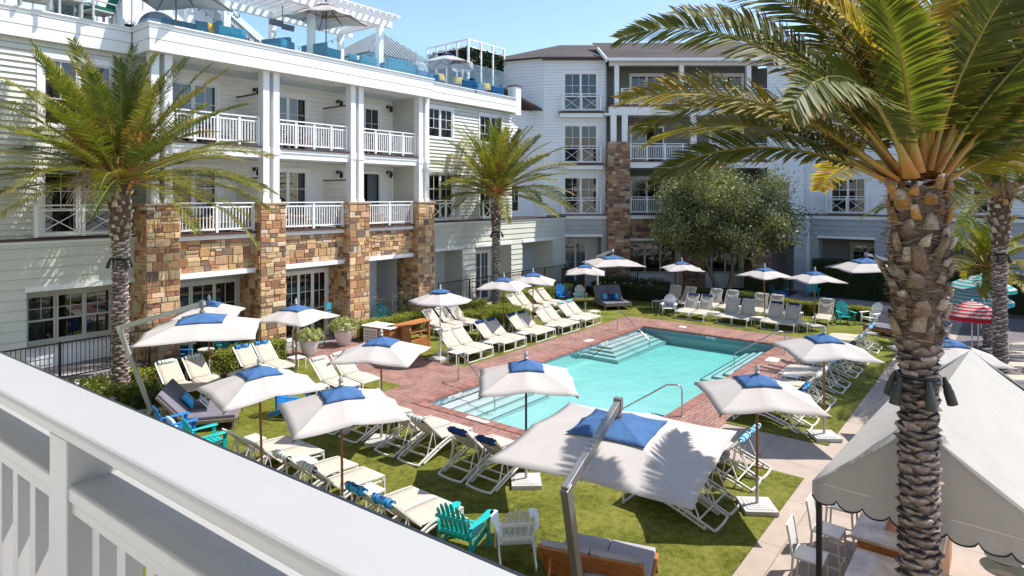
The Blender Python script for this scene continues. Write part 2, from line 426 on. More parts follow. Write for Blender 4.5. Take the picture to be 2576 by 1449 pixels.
NAVYT = mat('navy_tile', (0.008, 0.03, 0.07), 0.3)
TILE = tile_mat('teal_mosaic_tile', (0.02, 0.14, 0.16), (0.03, 0.25, 0.27), (0.18, 0.3, 0.3), 0.075, 0.05, 0.004)
TILEB = tile_mat('blue_mosaic_tile', (0.03, 0.16, 0.24), (0.06, 0.26, 0.34), (0.30, 0.4, 0.42), 0.035, 0.035, 0.003)
GRANITE = mat('pink_granite', (0.50, 0.38, 0.32), 0.25, var=0.3, scale=3.5, coat=0.2)
BASEW = mat('grey_white_base', (0.42, 0.41, 0.40), 0.6, var=0.05)
BLKROPE = mat('black_cord', (0.01, 0.01, 0.01), 0.7)
# ------------------------------------------------------------------ ground, paving, pool
PX0, PX1, PY0, PY1 = 13.0, 27.0, 7.45, 13.5      # pool
def rects(name, rs, z, m, kind='structure'):
    mb = MB()
    for (a, b, c, d) in rs: mb.quad((a, b, z), (c, b, z), (c, d, z), (a, d, z))
    return tag(mb.build(name, m), kind=kind)
PAVD = concrete_mat('shade_toned_paving', (0.13, 0.115, 0.125))  # concrete colour darkened to stand in for the shade lying at the far right
rects('ground', [(-150, -200, PX0, 250), (PX1, -200, 400, 250), (PX0, -200, PX1, PY0), (PX0, PY1, PX1, 250)], -0.02, CONC_D)
rects('brick_paving', [(11.75, 13.5, 28.9, 15.25), (11.75, 6.0, 28.9, PY0), (11.75, PY0, PX0, PY1), (PX1, PY0, 28.9, PY1), (13.7, 15.25, 16.6, 22.6)], 0.012, BRICK)
rects('concrete_path', [(-6, -14, 18.2, 3.5), (18.2, 1.9, 60, 3.5), (14.5, 3.5, 16.75, 6.0)], 0.004, CONC)
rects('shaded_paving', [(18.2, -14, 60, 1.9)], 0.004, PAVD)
lawn = rects('lawn', [(-8, 3.5, 11.75, 20.6), (11.75, 3.5, 14.5, 6.0), (11.75, 15.25, 13.7, 20.6), (16.75, 3.5, 28.9, 6.0), (16.6, 15.25, 28.9, 20.6), (28.9, 2.6, 35.2, 20.6)], 0.016, TURF)
rects('planting_bed', [(-8, 20.6, 13.6, 22.15), (16.7, 20.6, 36, 22.15), (35.2, 9.3, 43, 20.6), (28.9, 20.6, 40, 26), (40, -6, 43.2, 3)], 0.01, SOIL)
rects('spa_terrace', [(35.2, 9.0, 43.2, 10.6), (35.2, 2.2, 43.2, 3.6), (35.2, 3.6, 36.4, 9.0), (39.6, 3.6, 43.2, 9.0)], 0.02, CONC_D)
rects('terrace_floor', [(9.2, 22.15, 34.5, 24.4)], 0.03, CONC_D)
g = MB(); g.box(-8, 21.6, 0, 8.6, 24.0, 0.72); tag(g.build('raised_terrace', CONC_D), kind='structure')

# basin
b = MB()
b.mi = 0
zt, zb = 0.0, -0.62
for (x0, y0, x1, y1) in ((PX0, PY0, PX0, PY1), (PX1, PY1, PX1, PY0), (PX0, PY1, PX1, PY1), (PX1, PY0, PX0, PY0)):
    b.mi = 1; b.quad((x0, y0, 0.0), (x1, y1, 0.0), (x1, y1, -0.27), (x0, y0, -0.27))
    b.mi = 0; b.quad((x0, y0, -0.27), (x1, y1, -0.27), (x1, y1, zb), (x0, y0, zb))
b.mi = 0; b.quad((PX0, PY0, -0.52), (PX1, PY0, zb), (PX1, PY1, zb), (PX0, PY1, -0.52))
tag(b.build('pool_basin', [PLASTER, TILEB]), kind='structure')
st = MB()
def steps(x0, x1, y0, y1, n, dx0, dx1, dy0, dy1, z0=-0.2, dz=0.2):
    """nested treads, the lowest the largest; d* how much each side steps in per tread"""
    for k in range(n):
        zz = z0-dz*(n-1-k)
        a, c, d, e = x0+dx0*k, x1-dx1*k, y0+dy0*k, y1-dy1*k
        st.mi = 0; st.box(a, d, -0.61, c, e, zz)
        st.mi = 1; t = 0.045; q = zz+0.004
        if dx0: st.quad((a, d, q), (a+t, d, q), (a+t, e, q), (a, e, q))
        if dx1: st.quad((c-t, d, q), (c, d, q), (c, e, q), (c-t, e, q))
        if dy0: st.quad((a+(t if dx0 else 0), d, q), (c-(t if dx1 else 0), d, q), (c-(t if dx1 else 0), d+t, q), (a+(t if dx0 else 0), d+t, q))
        if dy1: st.quad((a+(t if dx0 else 0), e-t, q), (c-(t if dx1 else 0), e-t, q), (c-(t if dx1 else 0), e, q), (a+(t if dx0 else 0), e, q))
steps(22.3, 26.96, 12.25, 13.46, 4, 0.34, 0, 0.29, 0, -0.27, 0.065)
steps(21.9, 26.94, 7.48, 8.75, 4, 0.34, 0, 0, 0.28, -0.27, 0.065)
steps(13.04, 17.0, 11.85, 13.44, 4, 0, 0.3, 0.38, 0, -0.24, 0.065)
steps(15.6, 17.6, 7.49, 8.5, 4, 0.22, 0.22, 0, 0.22, -0.27, 0.065)
tag(st.build('pool_steps', [PLASTER, NAVYT]), kind='structure')
cp = MB()
for (x0, y0, x1, y1) in ((PX0-0.28, PY0-0.28, PX1+0.28, PY0+0.03), (PX0-0.28, PY1-0.03, PX1+0.28, PY1+0.28), (PX0-0.28, PY0+0.03, PX0+0.03, PY1-0.03), (PX1-0.03, PY0+0.03, PX1+0.28, PY1-0.03)):
    lx, ly = x1-x0, y1-y0; hor = lx > ly; n = int(max(lx, ly)/0.106)
    for i in range(n):
        r = random.uniform(0.75, 1.25); c = (0.24*r, 0.11*r, 0.09*r)
        a = i/n; e = (i+1)/n-0.006/max(lx, ly)
        if hor: cp.box(x0+lx*a, y0, -0.05, x0+lx*e, y1, 0.03, c)
        else: cp.box(x0, y0+ly*a, -0.05, x1, y0+ly*e, 0.03, c)
tag(cp.build('pool_coping', attr_mat('coping_brick', 0.75, 0.15, 10, 0.3)), kind='structure')
def water(name, x0, y0, x1, y1, z, zbot, acol, dens):
    m, t, bs = nm(name+'_water'); N = t.nodes; L = t.links
    tr = N.new('ShaderNodeBsdfTransparent'); gl = N.new('ShaderNodeBsdfGlossy'); gl.inputs['Roughness'].default_value = 0.02
    lw = N.new('ShaderNodeFresnel'); lw.inputs[0].default_value = 1.33
    co = N.new('ShaderNodeTexCoord'); n1 = N.new('ShaderNodeTexNoise'); n1.inputs['Scale'].default_value = 2.2; n1.inputs['Detail'].default_value = 5
    mp = N.new('ShaderNodeMapping'); mp.inputs['Scale'].default_value = (1, 1.6, 1); L.new(co.outputs['Object'], mp.inputs[0]); L.new(mp.outputs[0], n1.inputs['Vector'])
    bp = N.new('ShaderNodeBump'); bp.inputs['Strength'].default_value = 0.6; bp.inputs['Distance'].default_value = 0.06; L.new(n1.outputs['Fac'], bp.inputs['Height'])
    L.new(bp.outputs[0], gl.inputs['Normal']); L.new(bp.outputs[0], lw.inputs['Normal'])
    ms = N.new('ShaderNodeMixShader'); L.new(lw.outputs[0], ms.inputs[0]); L.new(tr.outputs[0], ms.inputs[1]); L.new(gl.outputs[0], ms.inputs[2])
    L.new(ms.outputs[0], N['Material Output'].inputs['Surface'])
    va = N.new('ShaderNodeVolumeAbsorption'); va.inputs['Color'].default_value = rgb(acol); va.inputs['Density'].default_value = dens
    L.new(va.outputs[0], N['Material Output'].inputs['Volume'])
    w = MB(); w.box(x0, y0, zbot, x1, y1, z)
    return tag(w.build(name, m), kind='structure')
water('pool_water', PX0+0.004, PY0+0.004, PX1-0.004, PY1-0.004, -0.11, -1.4, (0.08, 0.93, 0.88), 0.60)
# spa pool at the back
s = MB(); s.box(36.4, 3.6, -0.5, 39.6, 9.0, -0.45)
for q in ((36.4, 3.6, 36.5, 9.0), (39.5, 3.6, 39.6, 9.0), (36.5, 3.6, 39.5, 3.7), (36.5, 8.9, 39.5, 9.0)): s.box(q[0], q[1], -0.449, q[2], q[3], 0.05)
tag(s.build('spa_basin', TILE), kind='structure')
water('spa_water', 36.504, 3.704, 39.496, 8.896, -0.06, -0.6, (0.02, 0.8, 0.85), 1.2)
# depth markers let into the deck and the waterline tile
def text(s, size, name='lettering', m=None, ext=0.0015):
    cu = bpy.data.curves.new('txt', 'FONT'); cu.body = s; cu.size = size; cu.align_x = 'CENTER'; cu.align_y = 'CENTER'; cu.extrude = ext
    o = bpy.data.objects.new('txt', cu); COL.objects.link(o)
    dg = bpy.context.evaluated_depsgraph_get()
    me = bpy.data.meshes.new_from_object(o.evaluated_get(dg)); me.name = name
    bpy.data.objects.remove(o); me.materials.clear(); me.materials.append(m or BLACKM)
    return bpy.data.objects.new(name, me)
def marker(x, y, z, rz, wall, s, w, h, label):
    r = empty('depth_marker', label, 'pool marker', (x, y, z), rz, 'depth markers around the pool')
    mb = MB()
    if wall: mb.box(-w/2, -0.006, -h/2, w/2, 0.0, h/2)
    else: mb.box(-w/2, -h/2, 0, w/2, h/2, 0.004)
    mb.build('tile_plate', W_TRIM, r)
    if s:
        t = text(s, h*0.95); link_child(t, r)
        if wall: t.rotation_euler = (pi/2, 0, 0); t.location = (0, -0.0085, 0)
        else: t.location = (0, 0, 0.0055)
marker(12.85, 11.3, 0.031, -pi/2, 0, '3 6   FT', 0.75, 0.15, 'white deck tile reading 3 6 FT on the near end of the pool edge')
marker(14.3, 13.494, -0.055, 0, 1, '3 6  FT', 0.62, 0.10, 'white waterline tile reading 3 6 FT nearest the near left pool corner')
marker(18.3, 13.494, -0.055, 0, 1, '4 FT 2', 0.62, 0.10, 'white waterline tile reading 4 FT 2 midway along the left pool wall')
marker(23.4, 13.494, -0.055, 0, 1, '4 FT 6', 0.62, 0.10, 'white waterline tile by the far left pool steps')
marker(26.994, 10.3, -0.055, -pi/2, 1, '5 FT', 0.4, 0.10, 'white waterline tile on the far end wall of the pool')
marker(18.2, 13.95, 0.013, 0, 0, None, 0.45, 0.28, 'blank pale deck plate midway along the left pool edge')
marker(22.9, 13.95, 0.013, 0, 0, None, 0.45, 0.28, 'blank pale deck plate by the far left handrail')
marker(28.0, 12.0, 0.013, pi/2, 0, None, 0.3, 0.28, 'blank pale deck plate beyond the far end of the pool')
marker(24.4, 7.0, 0.013, 0, 0, None, 0.6, 0.5, 'blank pale deck plate beside the right pool handrail')

# ------------------------------------------------------------------ wall builders (x along wall, y into the building, z up)
def siding(mb, s0, s1, z0, z1, w, holes=(), pitch=0.18, lap=0.022):
    lap *= 1.7
    k0 = math.floor(z0/pitch); k1 = math.ceil(z1/pitch)
    for k in range(k0, k1):
        za, zb = max(k*pitch, z0), min((k+1)*pitch, z1)
        if zb-za < 1e-4: continue
        cuts = sorted({za, zb} | {h[2] for h in holes if za < h[2] < zb} | {h[3] for h in holes if za < h[3] < zb})
        for a, c in zip(cuts, cuts[1:]):
            segs = [(s0, s1)]
            for h in holes:
                if h[2] < c-1e-6 and h[3] > a+1e-6:
                    n = []
                    for p, q in segs:
                        if h[0] > p: n.append((p, min(q, h[0])))
                        if h[1] < q: n.append((max(p, h[1]), q))
                    segs = [x for x in n if x[1]-x[0] > 1e-4]
            f = lambda z: w-lap*((k+1)*pitch-z)/pitch
            for p, q in segs:
                e_ = c-0.013 if abs(c-(k+1)*pitch) < 1e-6 else c
                mb.quad((p, f(a), a), (q, f(a), a), (q, f(c), e_), (p, f(c), e_))
                if e_ < c: mb.quad((p, w+0.03, e_-0.004), (q, w+0.03, e_-0.004), (q, w+0.03, c+0.004), (p, w+0.03, c+0.004))
                if abs(a-k*pitch) < 1e-6: mb.quad((p, w+0.03, a), (q, w+0.03, a), (q, f(a), a), (p, f(a), a))
def reveals(mb, h, w, d):
    """the sides of an opening h in a wall at depth w, d deep"""
    a, c, z0, z1 = h
    mb.quad((a, w, z0), (a, w+d, z0), (a, w+d, z1), (a, w, z1)); mb.quad((c, w+d, z0), (c, w, z0), (c, w, z1), (c, w+d, z1))
    mb.quad((a, w+d, z1), (c, w+d, z1), (c, w, z1), (a, w, z1)); mb.quad((a, w, z0), (c, w, z0), (c, w+d, z0), (a, w+d, z0))
def window(M, root, s0, s1, z0, z1, w, leaves=2, name='window', trim=None, curtain='sheer', low=0.38, casing=0.11, muntin=True, sill=False, head=True, open_leaf=None, sash=False):
    trim = trim or W_TRIM
    f = MB(M); c = casing
    f.box(s0, w-0.035, z0, s0+c, w+0.06, z1-c); f.box(s1-c, w-0.035, z0, s1, w+0.06, z1-c); f.box(s0, w-0.038, z1-c, s1, w+0.06, z1)
    f.box(s0+c, w-0.03, z0, s1-c, w+0.06, z0+0.06)
    if head: f.box(s0-0.04, w-0.075, z1, s1+0.04, w+0.0, z1+0.035)
    if sill: f.box(s0-0.05, w-0.09, z0-0.06, s1+0.05, w+0.02, z0)
    a0, a1, b0, b1 = s0+c, s1-c, z0+0.06, z1-c
    lw = (a1-a0)/leaves; st_ = 0.065
    g = MB(M)
    for i in range(leaves):
        x0, x1 = a0+i*lw, a0+(i+1)*lw
        yo = w+(0.0 if i % 2 else 0.022)
        if open_leaf is not None and i == open_leaf: continue
        f.box(x0+0.001, yo, b0, x0+st_, yo+0.045, b1-0.001); f.box(x1-st_, yo, b0, x1-0.001, yo+0.045, b1-0.001)
        f.box(x0+st_, yo+0.001, b0, x1-st_, yo+0.044, b0+0.09); f.box(x0+st_, yo+0.001, b1-st_, x1-st_, yo+0.044, b1-0.002)
        gx0, gx1, gz0, gz1 = x0+st_, x1-st_, b0+0.09, b1-st_
        g.quad((gx0, yo+0.024, gz0), (gx1, yo+0.024, gz0), (gx1, yo+0.024, gz1), (gx0, yo+0.024, gz1))
        if muntin:
            zl = gz0+(gz1-gz0)*low; t = 0.011
            f.box((gx0+gx1)/2-t, yo+0.006, zl, (gx0+gx1)/2+t, yo+0.038, gz1)
            if sash: f.box(gx0, yo-0.004, zl-0.03, gx1, yo+0.04, zl+0.03)
            else: f.box(gx0, yo+0.008, zl-t, gx1, yo+0.036, zl+t)
            zm = (zl+gz1)/2
            f.box(gx0, yo+0.009, zm-t, gx1, yo+0.035, zm+t)
    o = f.build(name, trim, root)
    if g.v: g.build('pane', WGLASS, o)
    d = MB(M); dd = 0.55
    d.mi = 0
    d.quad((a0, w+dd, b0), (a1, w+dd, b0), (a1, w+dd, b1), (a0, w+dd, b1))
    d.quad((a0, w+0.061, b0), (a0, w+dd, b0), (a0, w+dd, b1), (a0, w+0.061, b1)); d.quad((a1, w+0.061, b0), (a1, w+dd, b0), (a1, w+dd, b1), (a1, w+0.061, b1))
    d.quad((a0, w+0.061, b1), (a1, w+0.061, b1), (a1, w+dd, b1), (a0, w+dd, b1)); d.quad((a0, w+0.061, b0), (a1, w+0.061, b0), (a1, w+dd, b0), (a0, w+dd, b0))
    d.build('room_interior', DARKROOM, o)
    if curtain:
        cm = {'sheer': CURT, 'navy': CURT_B, 'side': CURT}[curtain]
        k = MB(M); n = 40
        L_ = [(a0, a1)] if curtain == 'sheer' and random.random() < 0.2 else [(a0, a0+(a1-a0)*random.uniform(0.12, 0.3)), (a1-(a1-a0)*random.uniform(0.12, 0.35), a1)]
        if curtain == 'navy': L_ = [(a0, a0+(a1-a0)*0.16)]
        for p, q in L_:
            n = max(6, int((q-p)/0.04)); P = [(p+(q-p)*i/n, w+0.2+0.035*sin(i*1.4)+random.uniform(-0.006, 0.006)) for i in range(n+1)]
            for (xa, ya), (xb, yb) in zip(P, P[1:]): k.quad((xa, ya, b0), (xb, yb, b0), (xb, yb, b1), (xa, ya, b1))
        k.build('curtain', cm, o)
    return o
def railing(M, root, s0, s1, w, z0, z1, posts=2, pitch=0.115, m=None, name='balcony_railing'):
    r = MB(M); m = m or W_TRIM
    r.box(s0, w-0.06, z1-0.045, s1, w+0.06, z1); r.box(s0, w-0.025, z1-0.20, s1, w+0.025, z1-0.145)
    r.box(s0, w-0.025, z0+0.09, s1, w+0.025, z0+0.15)
    n = max(1, int((s1-s0)/pitch))
    for i in range(1, n):
        x = s0+(s1-s0)*i/n; r.box(x-0.016, w-0.016, z0+0.15, x+0.016, w+0.016, z1-0.2)
    for i in range(posts+1):
        x = s0+(s1-s0)*i/posts
        x = min(max(x, s0+0.045), s1-0.045)
        r.box(x-0.045, w-0.045, z0, x+0.045, w+0.045, z1-0.045)
    return r.build(name, m, root)
def juliet(M, root, s0, s1, w, z0, z1, proj=0.42, cells=2, m=None):
    r = MB(M); m = m or W_TRIM; y = w-proj
    r.box(s0, y-0.05, z1-0.045, s1, y+0.05, z1)
    for x in (s0, s1-0.1): r.box(x, y+0.05, z1-0.045, x+0.1, w-0.04, z1); r.box(x+0.03, y+0.04, z1-0.2, x+0.07, w-0.04, z1-0.15); r.box(x+0.03, y+0.04, z0+0.05, x+0.07, w-0.04, z0+0.1)
    cw = (s1-s0)/cells
    for i in range(cells+1):
        x = min(max(s0+cw*i, s0+0.045), s1-0.045); r.box(x-0.045, y-0.045, z0, x+0.045, y+0.045, z1-0.045)
    for i in range(cells):
        a, c = s0+cw*i+0.09, s0+cw*(i+1)-0.09
        if i == 0: a = s0+0.09
        r.box(a-0.045, y-0.02, z1-0.2, c+0.045, y+0.02, z1-0.15); r.box(a-0.045, y-0.02, z0+0.05, c+0.045, y+0.02, z0+0.1)
        r.beam([(a, y-0.008, z0+0.1), (c, y-0.008, z1-0.2)], 0.022, 0.035, (0, 1, 0)); r.beam([(a, y+0.01, z1-0.2), (c, y+0.01, z0+0.1)], 0.022, 0.035, (0, 1, 0))
    r.box(s0+0.1, y+0.052, z0-0.0, s1-0.1, w-0.04, z0+0.02)
    return r.build('juliet_railing', m, root)
STC = [(0.56, 0.37, 0.20), (0.50, 0.32, 0.17), (0.47, 0.29, 0.15), (0.60, 0.44, 0.27), (0.58, 0.40, 0.23), (0.44, 0.23, 0.12), (0.38, 0.19, 0.10), (0.30, 0.15, 0.085), (0.24, 0.145, 0.095), (0.18, 0.125, 0.095), (0.50, 0.41, 0.31), (0.55, 0.39, 0.22), (0.52, 0.35, 0.19), (0.52, 0.31, 0.15), (0.56, 0.37, 0.19), (0.48, 0.33, 0.2)]
STC_D = [(0.34, 0.20, 0.12), (0.22, 0.12, 0.09), (0.28, 0.15, 0.09), (0.40, 0.27, 0.17), (0.13, 0.085, 0.075), (0.45, 0.33, 0.22), (0.30, 0.17, 0.1)]
def stone_face(mb, O, A, N_, wd, z0, z1, pal=STC, big=1.0):
    """random ashlar on the rectangle from O along A (unit), outward normal N_; blocks stand proud of the mortar"""
    O = Vector(O); A = Vector(A); N_ = Vector(N_)
    P = lambda s, z, d: tuple(O+A*s+N_*d+Vector((0, 0, z)))
    mb.mi = 1; mb.quad(P(0, z0, 0), P(wd, z0, 0), P(wd, z1, 0), P(0, z1, 0))
    mb.mi = 0; z = z0
    def block(s0, s1, a, c):
        g = 0.008; s0 += g; s1 -= g; a += g; c -= g
        d = random.uniform(0.012, 0.045); r = random.uniform(0.8, 1.2); q = random.choice(pal)
        col = tuple(x*r*random.uniform(0.94, 1.06) for x in q); j = lambda: random.uniform(-0.006, 0.006)
        e = 0.012
        F = [P(s0+e+j(), a+e+j(), d), P(s1-e+j(), a+e+j(), d), P(s1-e+j(), c-e+j(), d), P(s0+e+j(), c-e+j(), d)]
        B = [P(s0, a, 0.001), P(s1, a, 0.001), P(s1, c, 0.001), P(s0, c, 0.001)]
        mb.add(F+B, [(0, 1, 2, 3), (4, 5, 1, 0), (5, 6, 2, 1), (6, 7, 3, 2), (7, 4, 0, 3)], col)
    while z < z1-0.02:
        h = random.choice([0.17, 0.21, 0.26, 0.32])*big
        if z1-z-h < 0.12: h = z1-z
        s = 0.0
        while s < wd-0.01:
            L_ = random.uniform(0.16, 0.5)*big
            if wd-s-L_ < 0.12: L_ = wd-s
            if h > 0.19*big and random.random() < 0.42:
                m_ = z+h*random.choice([0.4, 0.5, 0.6]); block(s, s+L_, z, m_)
                if L_ > 0.3 and random.random() < 0.5: block(s, s+L_/2, m_, z+h); block(s+L_/2, s+L_, m_, z+h)
                else: block(s, s+L_, m_, z+h)
            else: block(s, s+L_, z, z+h)
            s += L_
        z += h
def cornice(M, root, s0, s1, z0, z1, w, ends=(0.0, 0.0), name='cornice', back=0.6):
    """stepped white roof-edge band: w = front plane"""
    c = MB(M); h = z1-z0
    e0, e1 = ends
    c.box(s0-e0, w, z0, s1+e1, w+back, z0+h*0.40)
    c.box(s0-e0+0.03, w+0.03, z0+h*0.40, s1+e1-0.03, w+back-0.01, z0+h*0.425)
    c.box(s0-e0-0.012, w-0.012, z0+h*0.425, s1+e1+0.012, w+back+0.002, z0+h*0.80)
    c.box(s0-e0+0.02, w+0.02, z0+h*0.80, s1+e1-0.02, w+back-0.01, z0+h*0.82)
    c.box(s0-e0-0.03, w-0.03, z0+h*0.82, s1+e1+0.03, w+back+0.004, z0+h*0.95)
    c.box(s0-e0-0.07, w-0.07, z0+h*0.95, s1+e1+0.07, w+back+0.03, z1)
    return c.build(name, W_TRIM, root)
def lantern(M, root, s, w, z):
    l = MB(M)
    l.box(s-0.06, w-0.03, z-0.07, s+0.06, w, z+0.07); l.beam([(s, w-0.03, z+0.03), (s+0.02, w-0.2, z+0.06), (s+0.03, w-0.24, z)], 0.03, 0.03)
    M2 = l.M; l.lathe([(0.02, 0.0), (0.13, -0.06), (0.05, -0.07), (0.075, -0.09), (0.085, -0.24), (0.05, -0.28), (0.01, -0.30)], 8, (s+0.03, w-0.24, z+0.02))
    return l.build('wall_lantern', BLACKM, root)
# ------------------------------------------------------------------ left hotel wing (faces -Y); stone bays, balconies, roof terrace edge
LW = empty('hotel_wing', 'long pale hotel wing with stone pillars, balconies and a roof terrace, left of the pool', 'building')
I = None
YF, YB, YW, YU, YR = 21.95, 22.35, 22.8, 23.35, 24.1   # pillar front, stone band, siding low, siding up, balcony back wall
PXS = [8.80, 12.76, 16.79, 20.74]; PW = 1.05; PD = 0.9
for x in PXS:
    s = MB()
    stone_face(s, (x, YF, 0), (1, 0, 0), (0, -1, 0), PW, 0, 5.72)
    stone_face(s, (x, YF+PD+0.75, 0), (0, -1, 0), (-1, 0, 0), PD+0.75, 0, 3.3)
    stone_face(s, (x, YF+PD, 0), (0, -1, 0), (-1, 0, 0), PD, 3.3, 5.72)
    stone_face(s, (x+PW, YF, 0), (0, 1, 0), (1, 0, 0), PD+0.75, 0, 3.3)
    stone_face(s, (x+PW, YF, 0), (0, 1, 0), (1, 0, 0), PD, 3.3, 5.72)
    s.mi = 1; s.box(x-0.001, YF+PD-0.05, 3.3, x+PW+0.001, YF+PD, 5.72)
    s.build('stone_pillar', [STONE, MORTAR], LW)
    c = MB(); c.box(x-0.06, YF-0.06, 5.72, x+PW+0.06, YF+PD+0.02, 5.8); c.build('pillar_cap', MORTAR, LW, bevel=0.01)
    p = MB()
    for dx in (0.24, 0.66):
        p.box(x+dx-0.02, YF+0.18, 5.8, x+dx+0.29, YF+0.58, 5.93)
        p.box(x+dx, YF+0.2, 5.93, x+dx+0.25, YF+0.56, 10.78)
        p.box(x+dx-0.02, YF+0.18, 7.62, x+dx+0.27, YF+0.58, 7.9)
    p.build('porch_post', W_TRIM, LW)
SLABF = YF+0.28
dv = MB()
for i, x in enumerate(PXS[:3]):
    a, c = x+PW, PXS[i+1]
    s = MB(); stone_face(s, (a, YB, 0), (1, 0, 0), (0, -1, 0), c-a, 3.38, 4.5)
    s.mi = 1; s.box(a, YB+0.02, 3.38, c, YB+0.3, 4.5)
    s.build('stone_band', [STONE, MORTAR], LW)
    l = MB(); l.box(a+0.002, YB-0.12, 3.2, c-0.002, YB+0.28, 3.375); l.build('lintel', W_TRIM, LW)
    l = MB(); l.mi = 0; l.box(a+0.002, YB-0.1, 4.505, c-0.002, YR, 4.66); l.mi = 1; l.box(a+0.002, YB-0.2, 4.66, c-0.002, YR, 4.72); l.build('balcony_floor', [W_TRIM, BROWN], LW)
    # upper balcony slab, between the posts' centre lines
    a2, c2 = x+0.92, PXS[i+1]+0.22
    l = MB(); l.mi = 0; l.box(a2, SLABF, 7.5, c2, YR, 7.72); l.box(a2, SLABF-0.03, 7.72, c2, YR, 7.86); l.mi = 1; l.box(a2, SLABF-0.07, 7.86, c2, YR, 7.92); l.build('balcony_floor', [W_TRIM, BROWN], LW)
    railing(I, LW, a+0.02, c-0.02, YB-0.02, 4.74, 5.82, 2)
    railing(I, LW, a2+0.01, c2-0.01, SLABF+0.14, 7.95, 9.03, 4)
    for (fz, cz, dz) in ((4.72, 7.5, 2.5), (7.92, 10.76, 2.45)):
        hole = (x+1.5, x+3.5, fz, fz+dz)
        wl = MB(); siding(wl, x+0.3, PXS[i+1]+0.3, fz, cz, YR, [hole], 0.2, 0.012)
        wl.build('back_wall', IV_SIDE, LW)
        window(I, LW, hole[0], hole[1], fz+0.02, fz+dz, YR-0.02, 2, 'balcony_door', low=0.36, open_leaf=(1 if (i == 2 and fz < 6) else None))
        ce = MB(); ce.box(x+0.3, SLABF+0.5, cz-0.03, PXS[i+1]+0.3, YR, cz-0.004); ce.build('balcony_ceiling', CEIL, LW)
        if i < 2:
            d = MB(frame((PXS[i+1]+0.26, YR, 0), (0, -1))); d.mi = 0; siding(d, 0, 1.55, fz, fz+2.0, 0.0, (), 0.2, 0.012); d.mi = 1; d.box(-0.0, -0.04, fz+2.0, 1.6, 0.1, fz+2.05)
            d.build('divider_wall', [IV_SIDE, BROWN], LW)
            lantern(I, LW, PXS[i+1]+0.97, YR-0.02, fz+2.42)
        else: lantern(I, LW, PXS[i+1]-0.05, YR-0.02, fz+2.5)
# first bay left edge wall, last bay side wall (faces -X)
for (fz, cz) in ((4.72, 7.5), (7.92, 10.76)):
    d = MB(frame((PXS[3]+0.32, YR, 0), (0, -1))); siding(d, 0, 1.62, fz, cz, 0.0, (), 0.18, 0.02); d.build('side_wall', G_SIDE, LW)
    d = MB(frame((PXS[0]+1.0, YF+0.55, 0), (0, 1))); siding(d, 0, 1.6, fz, cz, 0.0, (), 0.18, 0.02); d.build('side_wall', G_SIDE, LW)
# ground floor behind the stone bays
YG = YF+PD+0.02
for i, x in enumerate(PXS[:3]):
    a, c = x+PW, PXS[i+1]
    if i < 2:
        wl = MB(); hl = (a+0.05, c-0.05, 0.05, 2.95); siding(wl, a, c, 0, 3.6, YG+0.5, [hl], 0.2, 0.01); wl.build('ground_wall', SAGE_TRIM, LW)
        window(I, LW, hl[0], hl[1], 0.06, 2.95, YG+0.48, 3 if i == 0 else 4, 'french_door', trim=SAGE_TRIM if i == 0 else W_TRIM, low=0.42, curtain=None, head=False)
    else:
        wl = MB(); siding(wl, a, c+0.4, 0, 3.6, YG+1.6, [], 0.2, 0.012); wl.build('ground_wall', W_SIDE, LW)
        wl = MB(frame((c-0.4, YG+1.6, 0), (0, -1))); siding(wl, 0, 1.5, 0, 3.6, 0, [], 0.2, 0.01); wl.build('ground_wall', GB_SIDE, LW)
    ce = MB(); ce.box(a, YB+0.3, 3.62, c, YG+1.7, 3.66); ce.build('porch_ceiling', CEIL, LW)
# right part: grey siding
XE = 34.5
hs = [(21.85, 24.7, 0, 3.27), (25.75, 28.85, 0, 3.3), (29.9, 33.05, 0, 3.32)]
w_ = MB(); siding(w_, 21.79, XE, 0, 4.62, YW, hs, 0.3, 0.018); w_.build('lower_wall', G_SIDE, LW)
for h in hs:
    r = MB(); reveals(r, h, YW, 1.3); r.build('opening_reveal', G_SIDE, LW)
    l = MB(); l.box(h[0]-0.02, YW-0.07, h[3]+0.001, h[1]+0.02, YW+0.05, h[3]+0.16); l.build('lintel', W_TRIM, LW)
    wl = MB(); siding(wl, h[0], h[1], 0, 3.4, YW+1.3, [], 0.2, 0.01); wl.build('recess_wall', GB_SIDE if h[0] > 28 else G_SIDE, LW)
window(I, LW, 22.2, 23.9, 0.05, 2.95, YW+1.22, 2, 'french_door', trim=W_TRIM, curtain=None, low=0.4)
window(I, LW, 26.1, 28.4, 0.05, 2.95, YW+1.22, 3, 'french_door', trim=W_TRIM, curtain=None, low=0.4)
l = MB(); l.mi = 0; l.box(21.79, YW-0.05, 4.62, XE, YU+0.1, 4.72); l.mi = 1; l.box(21.79, YW-0.1, 4.72, XE+0.4, YU+0.1, 4.78); l.build('floor_ledge', [W_TRIM, BROWN], LW)
uh = [(22.6, 24.6, 4.8, 7.3), (26.6, 28.7, 4.8, 7.3), (22.6, 24.6, 9.0, 10.7), (26.6, 28.7, 9.0, 10.7)]
w_ = MB(); siding(w_, 21.35, 29.6, 4.78, 11.05, YU, uh, 0.18, 0.025); w_.build('upper_wall', G_SIDE, LW)
w_ = MB(frame((29.6, YU, 0), (0, 1))); siding(w_, 0, 6, 4.78, 11.3, 0, (), 0.18, 0.025); w_.build('upper_wall', G_SIDE, LW)
for k, h in enumerate(uh):
    window(I, LW, h[0], h[1], h[2], h[3], YU-0.02, 2, low=0.36 if k < 2 else 0.3)
    if k < 2: juliet(I, LW, h[0]-0.12, h[1]+0.1, YU, 4.8, 5.86, 0.42)
